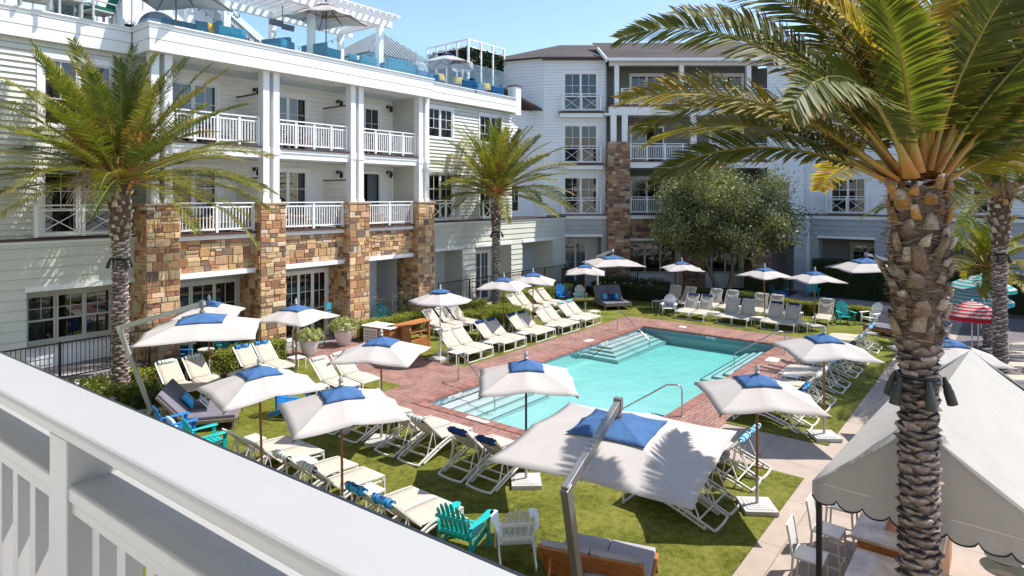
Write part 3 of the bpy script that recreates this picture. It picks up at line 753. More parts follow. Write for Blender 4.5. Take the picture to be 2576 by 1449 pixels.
# left part
hl = [(5.85, 8.78, 0.7, 3.2)]
w_ = MB(); siding(w_, -12, 8.8, 0, 4.62, YW, hl, 0.3, 0.018); w_.build('lower_wall', G_SIDE, LW)
r = MB(); reveals(r, (5.85, 8.78, 0.0, 3.2), YW, 0.8); r.build('opening_reveal', G_SIDE, LW)
l = MB(); l.box(5.80, YW-0.07, 3.2, 8.79, YW+0.05, 3.36); l.build('lintel', W_TRIM, LW)
w_ = MB(); siding(w_, 5.85, 8.78, 0.0, 3.2, YW+0.8, [(5.95, 8.45, 1.45, 3.08)], 0.2, 0.012); w_.build('recess_wall', W_SIDE, LW)
window(I, LW, 5.95, 8.45, 1.45, 3.08, YW+0.76, 3, 'sash_window', trim=SAGE_TRIM, curtain='side', low=0.45, casing=0.09, sill=True, sash=True)
l = MB(); l.mi = 0; l.box(-12, YW-0.05, 4.62, 8.8, YU+0.1, 4.70); l.mi = 1; l.box(-12, YW-0.1, 4.70, 8.8, YU+0.1, 4.76); l.build('floor_ledge', [W_TRIM, BROWN], LW)
ul = [(6.25, 8.45, 4.78, 6.95), (6.25, 8.45, 8.15, 10.45)]
w_ = MB(); siding(w_, -12, 9.4, 4.76, 10.9, YU, ul, 0.18, 0.025); w_.build('upper_wall', G_SIDE, LW)
for k, h in enumerate(ul): window(I, LW, h[0], h[1], h[2], h[3], YU-0.02, 2, low=0.4, casing=0.16, head=False)
juliet(I, LW, 6.05, 8.6, YU, 4.8, 5.78, 0.5)
# cornices
cornice(I, LW, 8.87, 21.6, 10.76, 11.68, YF-0.1, name='cornice', back=1.5)
cornice(I, LW, -12, 8.8, 10.78, 11.66, YU-0.2, name='cornice')
cornice(I, LW, 21.7, 29.6, 11.0, 11.86, YU-0.3, name='cornice')
r = MB(); r.box(-12, YU+0.36, 10.9, 29.55, 36, 11.5); r.build('roof_deck', CONC_D, LW)
# glass balustrade
pts = [(-6+1.4*i, YU+0.1) for i in range(11)]
gb = [(8.95+1.41*i, YF+0.25) for i in range(10)]
gr = [(21.9+1.38*i, YU-0.05) for i in range(6)]
for row in (pts, gb, gr):
    for (x0, y0), (x1, y1) in zip(row, row[1:]):
        g_ = MB(); g_.box(x0+0.008, y0, 11.66, x1-0.008, y1+0.014, 13.32); g_.build('glass_panel', BGLASS, LW)
gs = MB(); gs.box(29.55, YU-0.08, 11.66, 29.564, YU+3.2, 13.3); gs.build('glass_panel', BGLASS, LW)
pw = MB(frame((29.75, YU-0.2, 0), (1, 0))); siding(pw, 0, 0.02, 11, 11.01, 0); pw.box(0, 0, 10.9, 0.5, 0.6, 12.6); pw.mi = 1; pw.box(-0.05, -0.05, 12.6, 0.55, 0.65, 12.66); pw.build('parapet_wall', [W_SIDE, BROWN], LW)

# ------------------------------------------------------------------ back building: chamfer facing the camera, then right wing
BW = empty('hotel_corner_building', 'white four-storey hotel building with dark shingle roof at the far end of the pool', 'building')
FW = (0.78545, 0.61893); RT = (0.61893, -0.78545)
def CP(xc, yc): return (FW[0]*yc+RT[0]*xc, FW[1]*yc+RT[1]*xc)
YC = 41.2
O = CP(0, YC); MC = frame((O[0], O[1], 0), RT)         # x = metres right of the view axis, y = depth beyond 40.3 m
sx = lambda px, d=0.0: (px-1288)*(YC+d)/1600
sz = lambda py, d=0.0: 6-(py-496.4)*(YC+d)/1600
# lower floor, left of the stone pillar: slate siding with porch opening
x0, x1 = sx(1413), sx(1517)
w_ = MB(MC); ho = [(sx(1413)+0.02, sx(1513), -0.2, 3.45)]
siding(w_, x0, x1+0.6, 0, 4.75, 0.0, ho, 0.3, 0.018); w_.build('lower_wall', GB_SIDE, BW)
l = MB(MC); l.box(x0, -0.07, 3.45, sx(1516), 0.05, 3.6); l.build('lintel', W_TRIM, BW)
r = MB(MC); reveals(r, ho[0], 0.0, 1.8); r.build('opening_reveal', GB_SIDE, BW)
r = MB(MC); siding(r, x0, x1, 0, 3.45, 1.8, [], 0.2, 0.01); r.build('recess_wall', W_SIDE, BW)
window(MC, BW, sx(1414, 1.8)+0.05, sx(1478, 1.8), 0.1, 3.2, 1.72, 2, 'french_door', curtain=None, low=0.5)
l = MB(MC); l.mi = 0; l.box(x0-0.3, -0.08, 4.62, x1+0.7, 0.5, 4.82); l.mi = 1; l.box(x0-0.35, -0.15, 4.82, x1+0.7, 0.5, 4.9); l.build('floor_ledge', [W_TRIM, BROWN], BW)
# white upper wall with three window bays
DU = 0.5
X0, X1 = sx(1368, DU), sx(1526, DU)
wins = []
for (yt, yb_) in ((180, 282), (311, 412), (442, 541)):
    wins.append((sx(1415, DU), sx(1506, DU), sz(yb_, DU), sz(yt, DU)))
w_ = MB(MC); siding(w_, X0, X1, 4.85, sz(147, DU), DU, wins, 0.2, 0.018); w_.build('upper_wall', W_SIDE, BW)
for h in wins:
    window(MC, BW, h[0], h[1], h[2]+0.02, h[3], DU-0.02, 2, low=0.36)
    juliet(MC, BW, h[0]-0.08, h[1]+0.12, DU, h[2]+0.05, h[2]+1.15, 0.4)
    l = MB(MC); l.mi = 0; l.box(h[0]-0.2, DU-0.45, h[2]-0.38, h[1]+0.25, DU-0.02, h[2]-0.12); l.mi = 1; l.box(h[0]-0.25, DU-0.52, h[2]-0.12, h[1]+0.3, DU-0.02, h[2]+0.0); l.build('balcony_floor', [W_TRIM, BROWN], BW)
# wall turning away to the left
a = CP(X0, YC+DU); dirv = Vector((-0.30, 0.954, 0))
LW7 = 4.7
ML = frame((a[0]+dirv.x*LW7, a[1]+dirv.y*LW7, 0), (-dirv.x, -dirv.y))
w_ = MB(ML); wl_ = [(1.2, 2.4, 7.9, 9.9), (1.2, 2.4, 4.9, 6.9)]; siding(w_, 0, LW7, 4.0, sz(147, DU), 0, wl_, 0.2, 0.018); w_.build('upper_wall', W_SIDE, BW)
for h in wl_: window(ML, BW, h[0], h[1], h[2], h[3], -0.02, 1)
# connecting low block with gable-cut roof between wing and corner
cb = MB(frame((29.65, YU+1.5, 0), (1, 0))); siding(cb, 0, 6.5, 4.8, 11.6, 0, [(1.6, 2.7, 5.0, 7.0), (1.6, 2.7, 8.0, 9.8)], 0.2, 0.018); cb.build('link_wall', W_SIDE, BW)
for zz in (5.0, 8.0): window(frame((29.65, YU+1.5, 0), (1, 0)), BW, 1.6, 2.7, zz, zz+1.9, -0.02, 1)
rf = MB(); rf.add([(29.7, YU+0.9, 12.65), (34.1, YU+0.9, 11.65), (34.1, YU+7, 11.65), (29.7, YU+7, 12.65), (29.7, YU+0.9, 12.77), (34.1, YU+0.9, 11.77), (34.1, YU+7, 11.77), (29.7, YU+7, 12.77)], [(0, 1, 5, 4), (4, 5, 6, 7), (0, 3, 2, 1), (1, 2, 6, 5)]); rf.build('link_roof', BROWN, BW)
# stone pillar and taupe balcony bays right of it
px0, px1 = sx(1527), sx(1581)
s = MB()
def PF(xc, d): q = CP(xc, YC+d); return (q[0], q[1], 0)
stone_face(s, PF(px0, -0.55), (RT[0], RT[1], 0), (-FW[0], -FW[1], 0), px1-px0, 0, sz(358, -0.5), STC_D, 1.15)
stone_face(s, PF(px0, 0.6), (-FW[0], -FW[1], 0), (-RT[0], -RT[1], 0), 1.15, 0, sz(358, -0.5), STC_D, 1.15)
s.build('stone_pillar', [STONE, MORTAR], BW)
s = MB(MC); s.mi = 0; s.box(px0+0.02, -0.53, 0, px1-0.01, 0.6, sz(358, -0.5)+0.04); s.build('pillar_core', MORTAR, BW)
XR = sx(1935)
zf3, zf4, zev = sz(408), sz(270), sz(147)
l = MB(MC)
for (zz, h_) in ((4.62, 0.24), (zf3-0.38, 0.38), (zf4-0.42, 0.42)):
    l.mi = 0; l.box(px0+0.1 if zz > 9 else px1, -0.35, zz, XR, 2.0, zz+h_); l.mi = 1; l.box((px0 if zz > 9 else px1), -0.42, zz+h_, XR, 2.0, zz+h_+0.07)
l.build('balcony_floor', [W_TRIM, BROWN], BW)
w_ = MB(MC)
wh = []
for zz in (4.93, zf3+0.07, zf4+0.07):
    for k in range(2):
        q = sx(1583, 1.9)+k*5.4
        wh.append((q, q+2.35, zz, zz+2.45))
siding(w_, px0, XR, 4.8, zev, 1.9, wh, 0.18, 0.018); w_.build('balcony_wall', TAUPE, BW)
for j, h in enumerate(wh): window(MC, BW, h[0], h[1], h[2], h[3], 1.88, 2, 'balcony_door', low=0.36, open_leaf=(1 if j == 2 else None))
p = MB(MC)
for xx in (sx(1550), sx(1712), sx(1880)):
    p.box(xx-0.14, -0.3, zf4+0.07, xx+0.14, 0.0, zev-0.45)
p.box(sx(1530)-0.3, -0.32, zf4-0.42-0.12, XR, 0.02, zf4-0.42)
for xx in (sx(1535), sx(1563), sx(1735)): p.box(xx, -0.3, zf3+0.07 if xx > px1 else sz(358), xx+0.36, 0.0, zf4-0.5)
p.box(sx(1540)-0.2, -0.35, zev-0.5, XR, 0.05, zev-0.12)
p.build('porch_post', W_TRIM, BW)
d = MB(frame(CP(px0, YC+1.9)+(0,), (-FW[0], -FW[1]))); siding(d, 0, 1.5, 4.8, zev, 0, (), 0.18, 0.02); d.build('side_wall', TAUPE, BW)
railing(MC, BW, px1+0.05, XR, -0.2, 4.95, 6.05, 8); railing(MC, BW, px1+0.05, XR, -0.2, zf3+0.1, zf3+1.2, 8); railing(MC, BW, sx(1561), XR, -0.2, zf4+0.1, zf4+1.2, 8)
# ground floor of the bays: stone band, dark glazing, more pillars
s = MB(); stone_face(s, PF(px1, 0.0), (RT[0], RT[1], 0), (-FW[0], -FW[1], 0), XR-px1-3.2, 3.35, 4.6, STC_D, 1.1); s.build('stone_band', [STONE, MORTAR], BW)
l = MB(MC); l.box(px1, -0.06, 3.2, XR-3.2, 0.3, 3.34); l.build('lintel', W_TRIM, BW)
hh = [(px1+0.1, px1+3.4, 0.95, 3.1), (px1+4.6, px1+7.6, 0.95, 3.1)]
w_ = MB(MC); siding(w_, px1, XR, 0, 3.35, 0.9, hh, 0.2, 0.015); w_.build('ground_wall', W_SIDE, BW)
for h in hh: window(MC, BW, h[0], h[1], h[2], h[3], 0.88, 3, 'ground_window', trim=SAGE_TRIM, low=0.62, curtain='side')
for xx in (sx(1722), sx(1885)):
    s = MB(); stone_face(s, PF(xx, -0.45), (RT[0], RT[1], 0), (-FW[0], -FW[1], 0), 1.2, 0, 4.6, STC_D, 1.1); stone_face(s, PF(xx, 0.9), (-FW[0], -FW[1], 0), (-RT[0], -RT[1], 0), 1.35, 0, 4.6, STC_D, 1.1); s.build('stone_pillar', [STONE, MORTAR], BW)
    s = MB(MC); s.box(xx+0.02, -0.43, 0, xx+1.19, 0.9, 4.61); s.build('pillar_core', MORTAR, BW)
# right wing: faces -X
cx_, cy_ = CP(sx(1935), YC)
RX = 44.2
cx2 = CP(sx(1935), YC)[0]
q0 = CP(sx(1935), YC); q1 = (RX, 10.45)
MK = frame((q0[0], q0[1], 0), (q1[0]-q0[0], q1[1]-q0[1])); KL = hypot(q1[0]-q0[0], q1[1]-q0[1])
w_ = MB(MK); siding(w_, 0, KL, 0, 4.7, 0, [(0.1, KL-0.9, 0, 3.35)], 0.3, 0.018); w_.build('lower_wall', GB_SIDE, BW)
r = MB(MK); reveals(r, (0.1, KL-0.9, 0, 3.35), 0, 1.6); r.build('opening_reveal', GB_SIDE, BW)
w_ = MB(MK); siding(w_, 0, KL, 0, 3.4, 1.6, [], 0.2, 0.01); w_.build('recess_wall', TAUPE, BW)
w_ = MB(MK); siding(w_, 0, KL, 4.8, zev, 0.35, [(KL-2.0, KL-0.9, 4.9, 7.2)], 0.2, 0.018); w_.build('upper_wall', W_SIDE, BW)
window(MK, BW, KL-2.0, KL-0.9, 4.9, 7.2, 0.33, 1)
MR = frame((RX, 10.45, 0), (0, -1))
def rs(px): # distance along right wing for a photo column at the wall plane
    r_ = (px-1288)/1600; yc = RX/(FW[0]+RT[0]*r_); return 10.45-(FW[1]*yc+RT[1]*yc*r_)
ho = [(rs(2057), rs(2200), 0, 3.4), (rs(2335), rs(2480), 0, 3.4)]
w_ = MB(MR); siding(w_, 0, 26, 0, 4.62, 0, ho, 0.3, 0.018); w_.build('lower_wall', GB_SIDE, BW)
for h in ho:
    r = MB(MR); reveals(r, h, 0, 1.6); r.build('opening_reveal', GB_SIDE, BW)
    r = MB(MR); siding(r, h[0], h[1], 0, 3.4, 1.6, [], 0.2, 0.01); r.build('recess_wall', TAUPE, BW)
    window(MR, BW, h[0]+1.6, h[0]+3.6, 0.05, 3.1, 1.52, 2, 'french_door', trim=SAGE_TRIM, curtain=None, low=0.5)
    l = MB(MR); l.box(h[0]-0.03, -0.07, 3.4, h[1]+0.03, 0.05, 3.56); l.build('lintel', W_TRIM, BW)
l = MB(MR); l.mi = 0; l.box(-0.1, -0.08, 4.62, 26, 0.4, 4.84); l.mi = 1; l.box(-0.1, -0.14, 4.84, 26, 0.4, 4.92); l.build('floor_ledge', [W_TRIM, BROWN], BW)
l = MB(MK); l.mi = 0; l.box(0, -0.08, 4.62, KL, 0.4, 4.84); l.mi = 1; l.box(0, -0.14, 4.84, KL, 0.4, 4.92); l.build('floor_ledge', [W_TRIM, BROWN], BW)
wr = []
for pxa in (2083, 2440):
    for zz in (4.95, 8.25, 11.6): wr.append((rs(pxa), rs(pxa+97), zz, zz+2.35))
w_ = MB(MR); siding(w_, 0, 26, 4.8, 15.0, 0.3, wr, 0.2, 0.018); w_.build('upper_wall', W_SIDE, BW)
for h in wr:
    window(MR, BW, h[0], h[1], h[2], h[3], 0.28, 2, low=0.36, curtain='navy')
    juliet(MR, BW, h[0]-0.1, h[1]+0.1, 0.3, h[2]+0.05, h[2]+1.12, 0.4)
    l = MB(MR); l.mi = 0; l.box(h[0]-0.25, -0.15, h[2]-0.36, h[1]+0.25, 0.28, h[2]-0.12); l.mi = 1; l.box(h[0]-0.3, -0.2, h[2]-0.12, h[1]+0.3, 0.28, h[2]); 
    if h[2] > 6: l.build('balcony_floor', [W_TRIM, BROWN], BW)
# solid core so that no light leaks through the far walls
k_ = MB(); P_ = [CP(X0+0.3, YC+3.6), CP(XR+0.5, YC+3.6), (RX+2.3, 9.4), (RX+2.3, -15), (RX+9, -15), CP(XR+14, YC+20), CP(X0+0.3, YC+18)]
k_.prism([P_[i] for i in range(len(P_))], 0, sz(147, DU)-0.05); k_.build('core', W_SIDE, BW)
k_ = MB(); k_.box(RX-0.06, 10.35, 0, RX+0.3, 10.6, 4.6); k_.box(RX+0.2, 10.3, 4.93, RX+0.55, 10.65, 14.7); k_.build('corner_board', W_SIDE, BW)
# roofs
ev = sz(146, DU)
Lx, Rx = X0-0.25, XR+0.6
def C3(xc, d, z): q = CP(xc, YC+d); return (q[0], q[1], z)
r = MB()
A, B_ = C3(X0-0.2, 0.1, ev), C3(X1+0.3, 0.1, ev)
aL = Vector((a[0], a[1], 0))+dirv*LW7; Apt = (aL.x-0.35, aL.y-0.1, ev)
zr = 17.3
R1 = C3(sx(1408, 6), 6.0, zr); R2 = C3(sx(1900, 6), 6.0, zr); E_ = C3(XR+0.5, 0.1, ev)
R0 = C3(-12, 22, zr)
r.add([A, E_, R2, R1], [(0, 1, 2, 3)]); r.add([Apt, A, R1], [(0, 1, 2)]); r.add([Apt, R1, C3(sx(1408, 6), 16, ev+1)], [(0, 1, 2)])
q2 = C3(XR+10, 14, ev)
r.add([(RX-0.3, 8, ev), (RX-0.3, -18, ev), (RX+7, -18, zr), (RX+7, 6, zr)], [(0, 1, 2, 3)])
r.add([E_, (RX-0.3, 8, ev), (RX+7, 6, zr), R2], [(0, 1, 2, 3)])
r.add([R1, R2, C3(sx(1900, 6), 16, ev), C3(sx(1408, 6), 16, ev)], [(0, 1, 2, 3)])
r.build('roof', SHINGLE, BW)
r = MB()
r.add([C3(sx(1522), -0.95, ev-0.35), C3(XR+0.2, -0.95, ev-0.35), C3(XR+0.2, 3.6, ev+1.75), C3(sx(1505), 3.6, ev+1.75)], [(0, 1, 2, 3)])
r.build('porch_roof', SHINGLE, BW)
f = MB(MC); f.box(sx(1522), -1.0, ev-0.48, XR+0.2, -0.93, ev-0.3)
n = 9
for i in range(n):
    xx = sx(1545)+i*(XR-sx(1545))/n; f.beam([(xx, -0.95, ev-0.42), (xx, 0.6, ev+0.15)], 0.1, 0.14)
f.beam([(sx(1522), -0.9, ev-0.45), (sx(1508), 0.9, ev+0.7)], 0.06, 0.22)
f.build('rafter_tails', W_TRIM, BW)
f = MB(MC); f.box(X0-0.2, 0.08, ev-0.12, X1+0.2, 0.14, ev-0.01); f.box(X0-0.1, 0.15, ev-0.15, X1, 0.52, ev-0.12); f.build('eave_fascia', BROWN, BW)
# ------------------------------------------------------------------ palms
FWC = (cos(YAW), sin(YAW))
def rv(v, axis, ang): return Matrix.Rotation(ang, 3, axis) @ v
def make_frond(VL, FL, CLs, VR, FR, CR, base, az, el, L, bend, rnd, ll=0.55, n=60, lw=0.034, tone=0, nseg=2, brown=0.12, side=0.0, r0=0.035, bare=0.16):
    """rachis into VR/FR, leaflets into VL/FL"""
    m = 18; P = [Vector(base)]; D = []
    a = az; e = el
    for i in range(m):
        t = i/m
        e2 = el-bend*(t**1.4)
        a2 = az+side*t*t
        d = Vector((cos(e2)*cos(a2), cos(e2)*sin(a2), sin(e2))); D.append(d)
        P.append(P[-1]+d*(L/m))
    D.append(D[-1])
    up = lambda d: (Vector((0, 0, 1))-d*d.z)
    # rachis
    ring = 5; b0 = len(VR)
    c0 = Vector((0.42, 0.26, 0.05)) if rnd.random() < 0.5 else Vector((0.36, 0.27, 0.075))
    for i, p in enumerate(P):
        t = i/m; d = D[i]; s = d.cross(Vector((0, 0, 1)))
        if s.length < 0.05: s = Vector((-sin(az), cos(az), 0))
        s.normalize(); u = s.cross(d).normalized()
        r = r0*(1-t)**1.15+0.004; wd = 1.0+1.7*max(0, 1-t*7)
        for k in range(ring):
            q = 2*pi*k/ring+pi/2
            VR.append(tuple(p+s*cos(q)*r*wd+u*sin(q)*r*0.75))
            cc = c0.lerp(Vector((0.30, 0.24, 0.05)) if tone else Vector((0.17, 0.20, 0.035)), min(1, t*2.2))

            if t < 0.09: cc = Vector((0.42, 0.2, 0.05))
            CR.append(tuple(cc))
    for i in range(m):
        for k in range(ring):
            x = b0+i*ring+k; y = b0+i*ring+(k+1) % ring
            FR.append((x, y, y+ring, x+ring))
    # leaflets
    greens = [(0.14, 0.15, 0.022), (0.19, 0.18, 0.024), (0.08, 0.11, 0.022), (0.27, 0.235, 0.045)]
    g0 = greens[rnd.randrange(4)]; g0 = tuple(q*k for q, k in zip(g0, ((0.86, 0.88, 0.9) if tone == 0 else (1.35, 1.15, 1.0))))
    hd = Vector((cos(az), sin(az), 0)).cross(Vector((0, 0, 1)))
    fc = hd.x*FWC[0]+hd.y*FWC[1]          # fronds hang with one side low, as the wind and sun turn them
    roll = rnd.uniform(-0.3, 0.3)-(0.95 if tone else 0.45)*fc
    for i in range(n):
        t = bare+(1-bare)*(i+0.5)/n
        x = t*m; k = min(int(x), m-1); fr = x-k
        p = P[k].lerp(P[k+1], fr); d = D[k].lerp(D[min(k+1, m)], fr).normalized()
        s = d.cross(Vector((0, 0, 1)))
        if s.length < 0.05: s = Vector((-sin(az), cos(az), 0))
        s.normalize(); s = rv(s, d, roll*(min(1, 0.35+t) if tone else t)); u = s.cross(d).normalized()
        tt = (t-bare)/(1-bare)
        ln = ll*(0.35+0.65*sin(min(1, tt*1.9+0.22)*pi/2))*(1-0.62*max(0, (tt-0.5)/0.5)**1.5)
        fw = radians(24+34*tt)
        for sg in (-1, 1):
            l2 = ln*rnd.uniform(0.86, 1.1)
            lift = rnd.uniform(0.15, 0.45)
            ax = (d*sin(fw+rnd.uniform(-.1, .1))*0.9+s*sg*cos(fw)*cos(lift)+u*sin(lift)*0.8).normalized()
            # blade width direction: roughly in the plane with the rachis
            wv = (d-ax*d.dot(ax)); wv.normalize(); wv = rv(wv, ax, rnd.uniform(-0.5, 0.5)*1.0+sg*0.3)
            r = rnd.uniform(0.75, 1.3)
            c = (g0[0]*r*rnd.uniform(0.9, 1.15), g0[1]*r, g0[2]*r)
            tip = (0.30, 0.17, 0.06) if rnd.random() < brown*2 else tuple(q*1.3 for q in c)
            b = len(VL); gr = Vector((0, 0, -1))
            for j in range(nseg+1):
                f = j/nseg
                q = p+ax*(l2*f)+gr*(0.16*l2*f*f)
                w2 = lw*(0.5 if j == 0 else (1.0 if f < 0.7 else 0.62))*(1 if j < nseg else 0.10)
                fold = ax.cross(wv)*(w2*0.35)
                VL.append(tuple(q+wv*w2*0.5+fold)); VL.append(tuple(q-wv*w2*0.5+fold*0.2))
                cc = c if f < 0.8 else tip
                CLs.append(cc); CLs.append(tuple(z*0.92 for z in cc))
            for j in range(nseg):
                FL.append((b+2*j, b+2*j+1, b+2*j+3, b+2*j+2))
def stalks(parent, base, az, L, n, m, seed, r=0.006, name='fruit_cluster', drop=1.0, z0=0.3):
    rnd = random.Random(seed); mb = MB()
    mb.beam([base, tuple(Vector(base)+Vector((cos(az)*L*.4, sin(az)*L*.4, z0)))], r*4, r*4)
    s0 = Vector(base)+Vector((cos(az)*L*.4, sin(az)*L*.4, z0))
    for i in range(n):
        a = az+rnd.uniform(-1.3, 1.3); l = L*rnd.uniform(0.5, 1.0); u = rnd.uniform(-0.1, 0.7)
        P = [s0]
        for j in range(1, 5):
            t = j/4; P.append(s0+Vector((cos(a)*l*t*0.75, sin(a)*l*t*0.75, l*(u*t-drop*t*t)))+Vector((rnd.uniform(-.03, .03), rnd.uniform(-.03, .03), 0)))
        mb.beam(P, r, r)
    return mb.build(name, m, parent)
def trunk_mesh(parent, H, r0, r1, seed, nb=5, boots_from=0.72, dz=0.022, fine=1.0, hairs=0):
    """spiral of leaf scars below, jagged cut frond bases and fibre above"""
    rnd = random.Random(seed); V = []; F = []; C = []
    def rad(z):
        t = z/H; r = r0*(1-0.12*t)+0.06*max(0, 1-t*9)
        if t > boots_from-0.05: r += (r1-r0)*min(1, (t-boots_from+0.05)/0.14)
        return r
    nu, nv = 28, max(40, int(H/0.07))
    for j in range(nv+1):
        z = H*j/nv
        for i in range(nu):
            a = 2*pi*i/nu; r = rad(z)*(1+0.03*sin(3*a+z*2)+rnd.uniform(-0.02, 0.02)+(rnd.uniform(0, 0.13) if z/H > boots_from else 0))
            V.append((r*cos(a), r*sin(a), z)); q = rnd.uniform(0.7, 1.1)
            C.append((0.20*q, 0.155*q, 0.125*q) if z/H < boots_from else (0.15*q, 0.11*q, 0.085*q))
    for j in range(nv):
        for i in range(nu):
            F.append((j*nu+i, j*nu+(i+1) % nu, (j+1)*nu+(i+1) % nu, (j+1)*nu+i))
    z = 0.05; a = 0.0; k = 0
    while z < H-0.02:
        up = z/H > boots_from
        a += 2.39996+rnd.uniform(-0.06, 0.06); z += dz*(1.3 if up else 1.0)*rnd.uniform(0.85, 1.15)
        R = rad(z); b = len(V); q = rnd.uniform(0.6, 1.35)*(1.0 if seed == 3 else 1.6)
        if not up:
            hw = 0.12*fine*rnd.uniform(0.8, 1.2)/R; hh = 0.10*rnd.uniform(0.6, 1.4)
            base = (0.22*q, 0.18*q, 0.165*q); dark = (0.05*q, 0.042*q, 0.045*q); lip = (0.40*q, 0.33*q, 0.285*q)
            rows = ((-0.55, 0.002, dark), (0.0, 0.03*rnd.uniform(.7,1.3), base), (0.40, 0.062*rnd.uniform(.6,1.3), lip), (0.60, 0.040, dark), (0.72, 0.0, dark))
            nn = 6
            for (zz, pr, cc) in rows:
                for i in range(nn+1):
                    u = i/nn*2-1; pf = max(0.0, 1-abs(u)**2.2)
                    ang = a+u*hw; rr = R+pr*pf*rnd.uniform(0.55, 1.3)-0.004*(abs(u) > 0.99)
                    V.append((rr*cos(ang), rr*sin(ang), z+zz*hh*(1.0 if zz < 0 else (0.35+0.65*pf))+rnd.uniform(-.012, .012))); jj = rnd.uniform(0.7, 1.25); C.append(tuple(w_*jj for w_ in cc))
            for j in range(len(rows)-1):
                for i in range(nn):
                    x = b+j*(nn+1)+i; F.append((x, x+1, x+nn+2, x+nn+1))
        else:
            bs = rnd.choice((0.5, 0.8, 1.0, 1.0, 1.35)); hw = rnd.uniform(0.045, 0.075)*fine*bs; L_ = rnd.uniform(0.10, 0.22)*bs; tilt = rnd.uniform(0.02, 0.6)
            e = Vector((cos(a), sin(a), 0)); s = Vector((-sin(a), cos(a), 0)); o = e*(R-rnd.uniform(-0.01, 0.03))+Vector((0, 0, z))
            dirv_ = (e*sin(tilt)+Vector((0, 0, cos(tilt)))+s*rnd.uniform(-0.25, 0.25)).normalized(); nrm = dirv_.cross(s).normalized()
            if nrm.dot(e) < 0: nrm = -nrm
            cf = rnd.choice([(0.50, 0.42, 0.33), (0.36, 0.27, 0.2), (0.24, 0.17, 0.12), (0.56, 0.5, 0.43)])
            brk = rnd.choice([(0.24*q, 0.18*q, 0.13*q), (0.19*q, 0.13*q, 0.09*q), (0.34*q, 0.28*q, 0.22*q)])
            if z/H > 0.93: brk = (0.36*q, 0.19*q, 0.06*q)
            for (f, th, w_, cc) in ((0, 0.03, 1.25, brk), (0.55, 0.035, 1.0, tuple(x*1.2 for x in brk)), (1.0, 0.028, 0.85, cf)):
                c_ = o+dirv_*(L_*f)+e*0.02; j = rnd.uniform(-0.02, 0.02)*(f > 0.9)
                for (x, y) in ((-1, 0), (-0.5, 1), (0.5, 1), (1, 0), (0.5, -0.8), (-0.5, -0.8)):
                    V.append(tuple(c_+s*(x*hw*w_)+nrm*(y*th)+dirv_*(rnd.uniform(-0.07, 0.05)*bs if f > 0.9 else 0))); C.append(cc)
            for j in range(2):
                for i in range(6): F.append((b+j*6+i, b+j*6+(i+1) % 6, b+(j+1)*6+(i+1) % 6, b+(j+1)*6+i))
            F.append((b+12, b+13, b+14, b+15)); F.append((b+12, b+15, b+16, b+17))
            for h in range(hairs):
                aa = a+rnd.uniform(-0.6, 0.6); z2 = z+rnd.uniform(-0.1, 0.15); rr = R+rnd.uniform(0.0, 0.05); b2 = len(V); ln = rnd.uniform(0.05, 0.2)
                p = Vector((rr*cos(aa), rr*sin(aa), z2)); d = Vector((-sin(aa)*rnd.choice((-1, 1)), cos(aa)*rnd.choice((-1, 1)), rnd.uniform(-0.5, 0.6)))+Vector((cos(aa), sin(aa), 0))*rnd.uniform(0.0, 0.6)
                d.normalize(); w_ = Vector((0, 0, 1))*rnd.uniform(0.0012, 0.004); hc = rnd.choice([(0.38, 0.31, 0.25), (0.16, 0.11, 0.08), (0.27, 0.2, 0.15), (0.3, 0.23, 0.17)])
                for f in (0, 1):
                    V.append(tuple(p+d*ln*f+w_)); V.append(tuple(p+d*ln*f-w_)); C += [hc, hc]
                F.append((b2, b2+1, b2+3, b2+2))
    return np_mesh('trunk', np.array(V), np.array(F), TRUNK, parent, np.array(C), smooth=False)
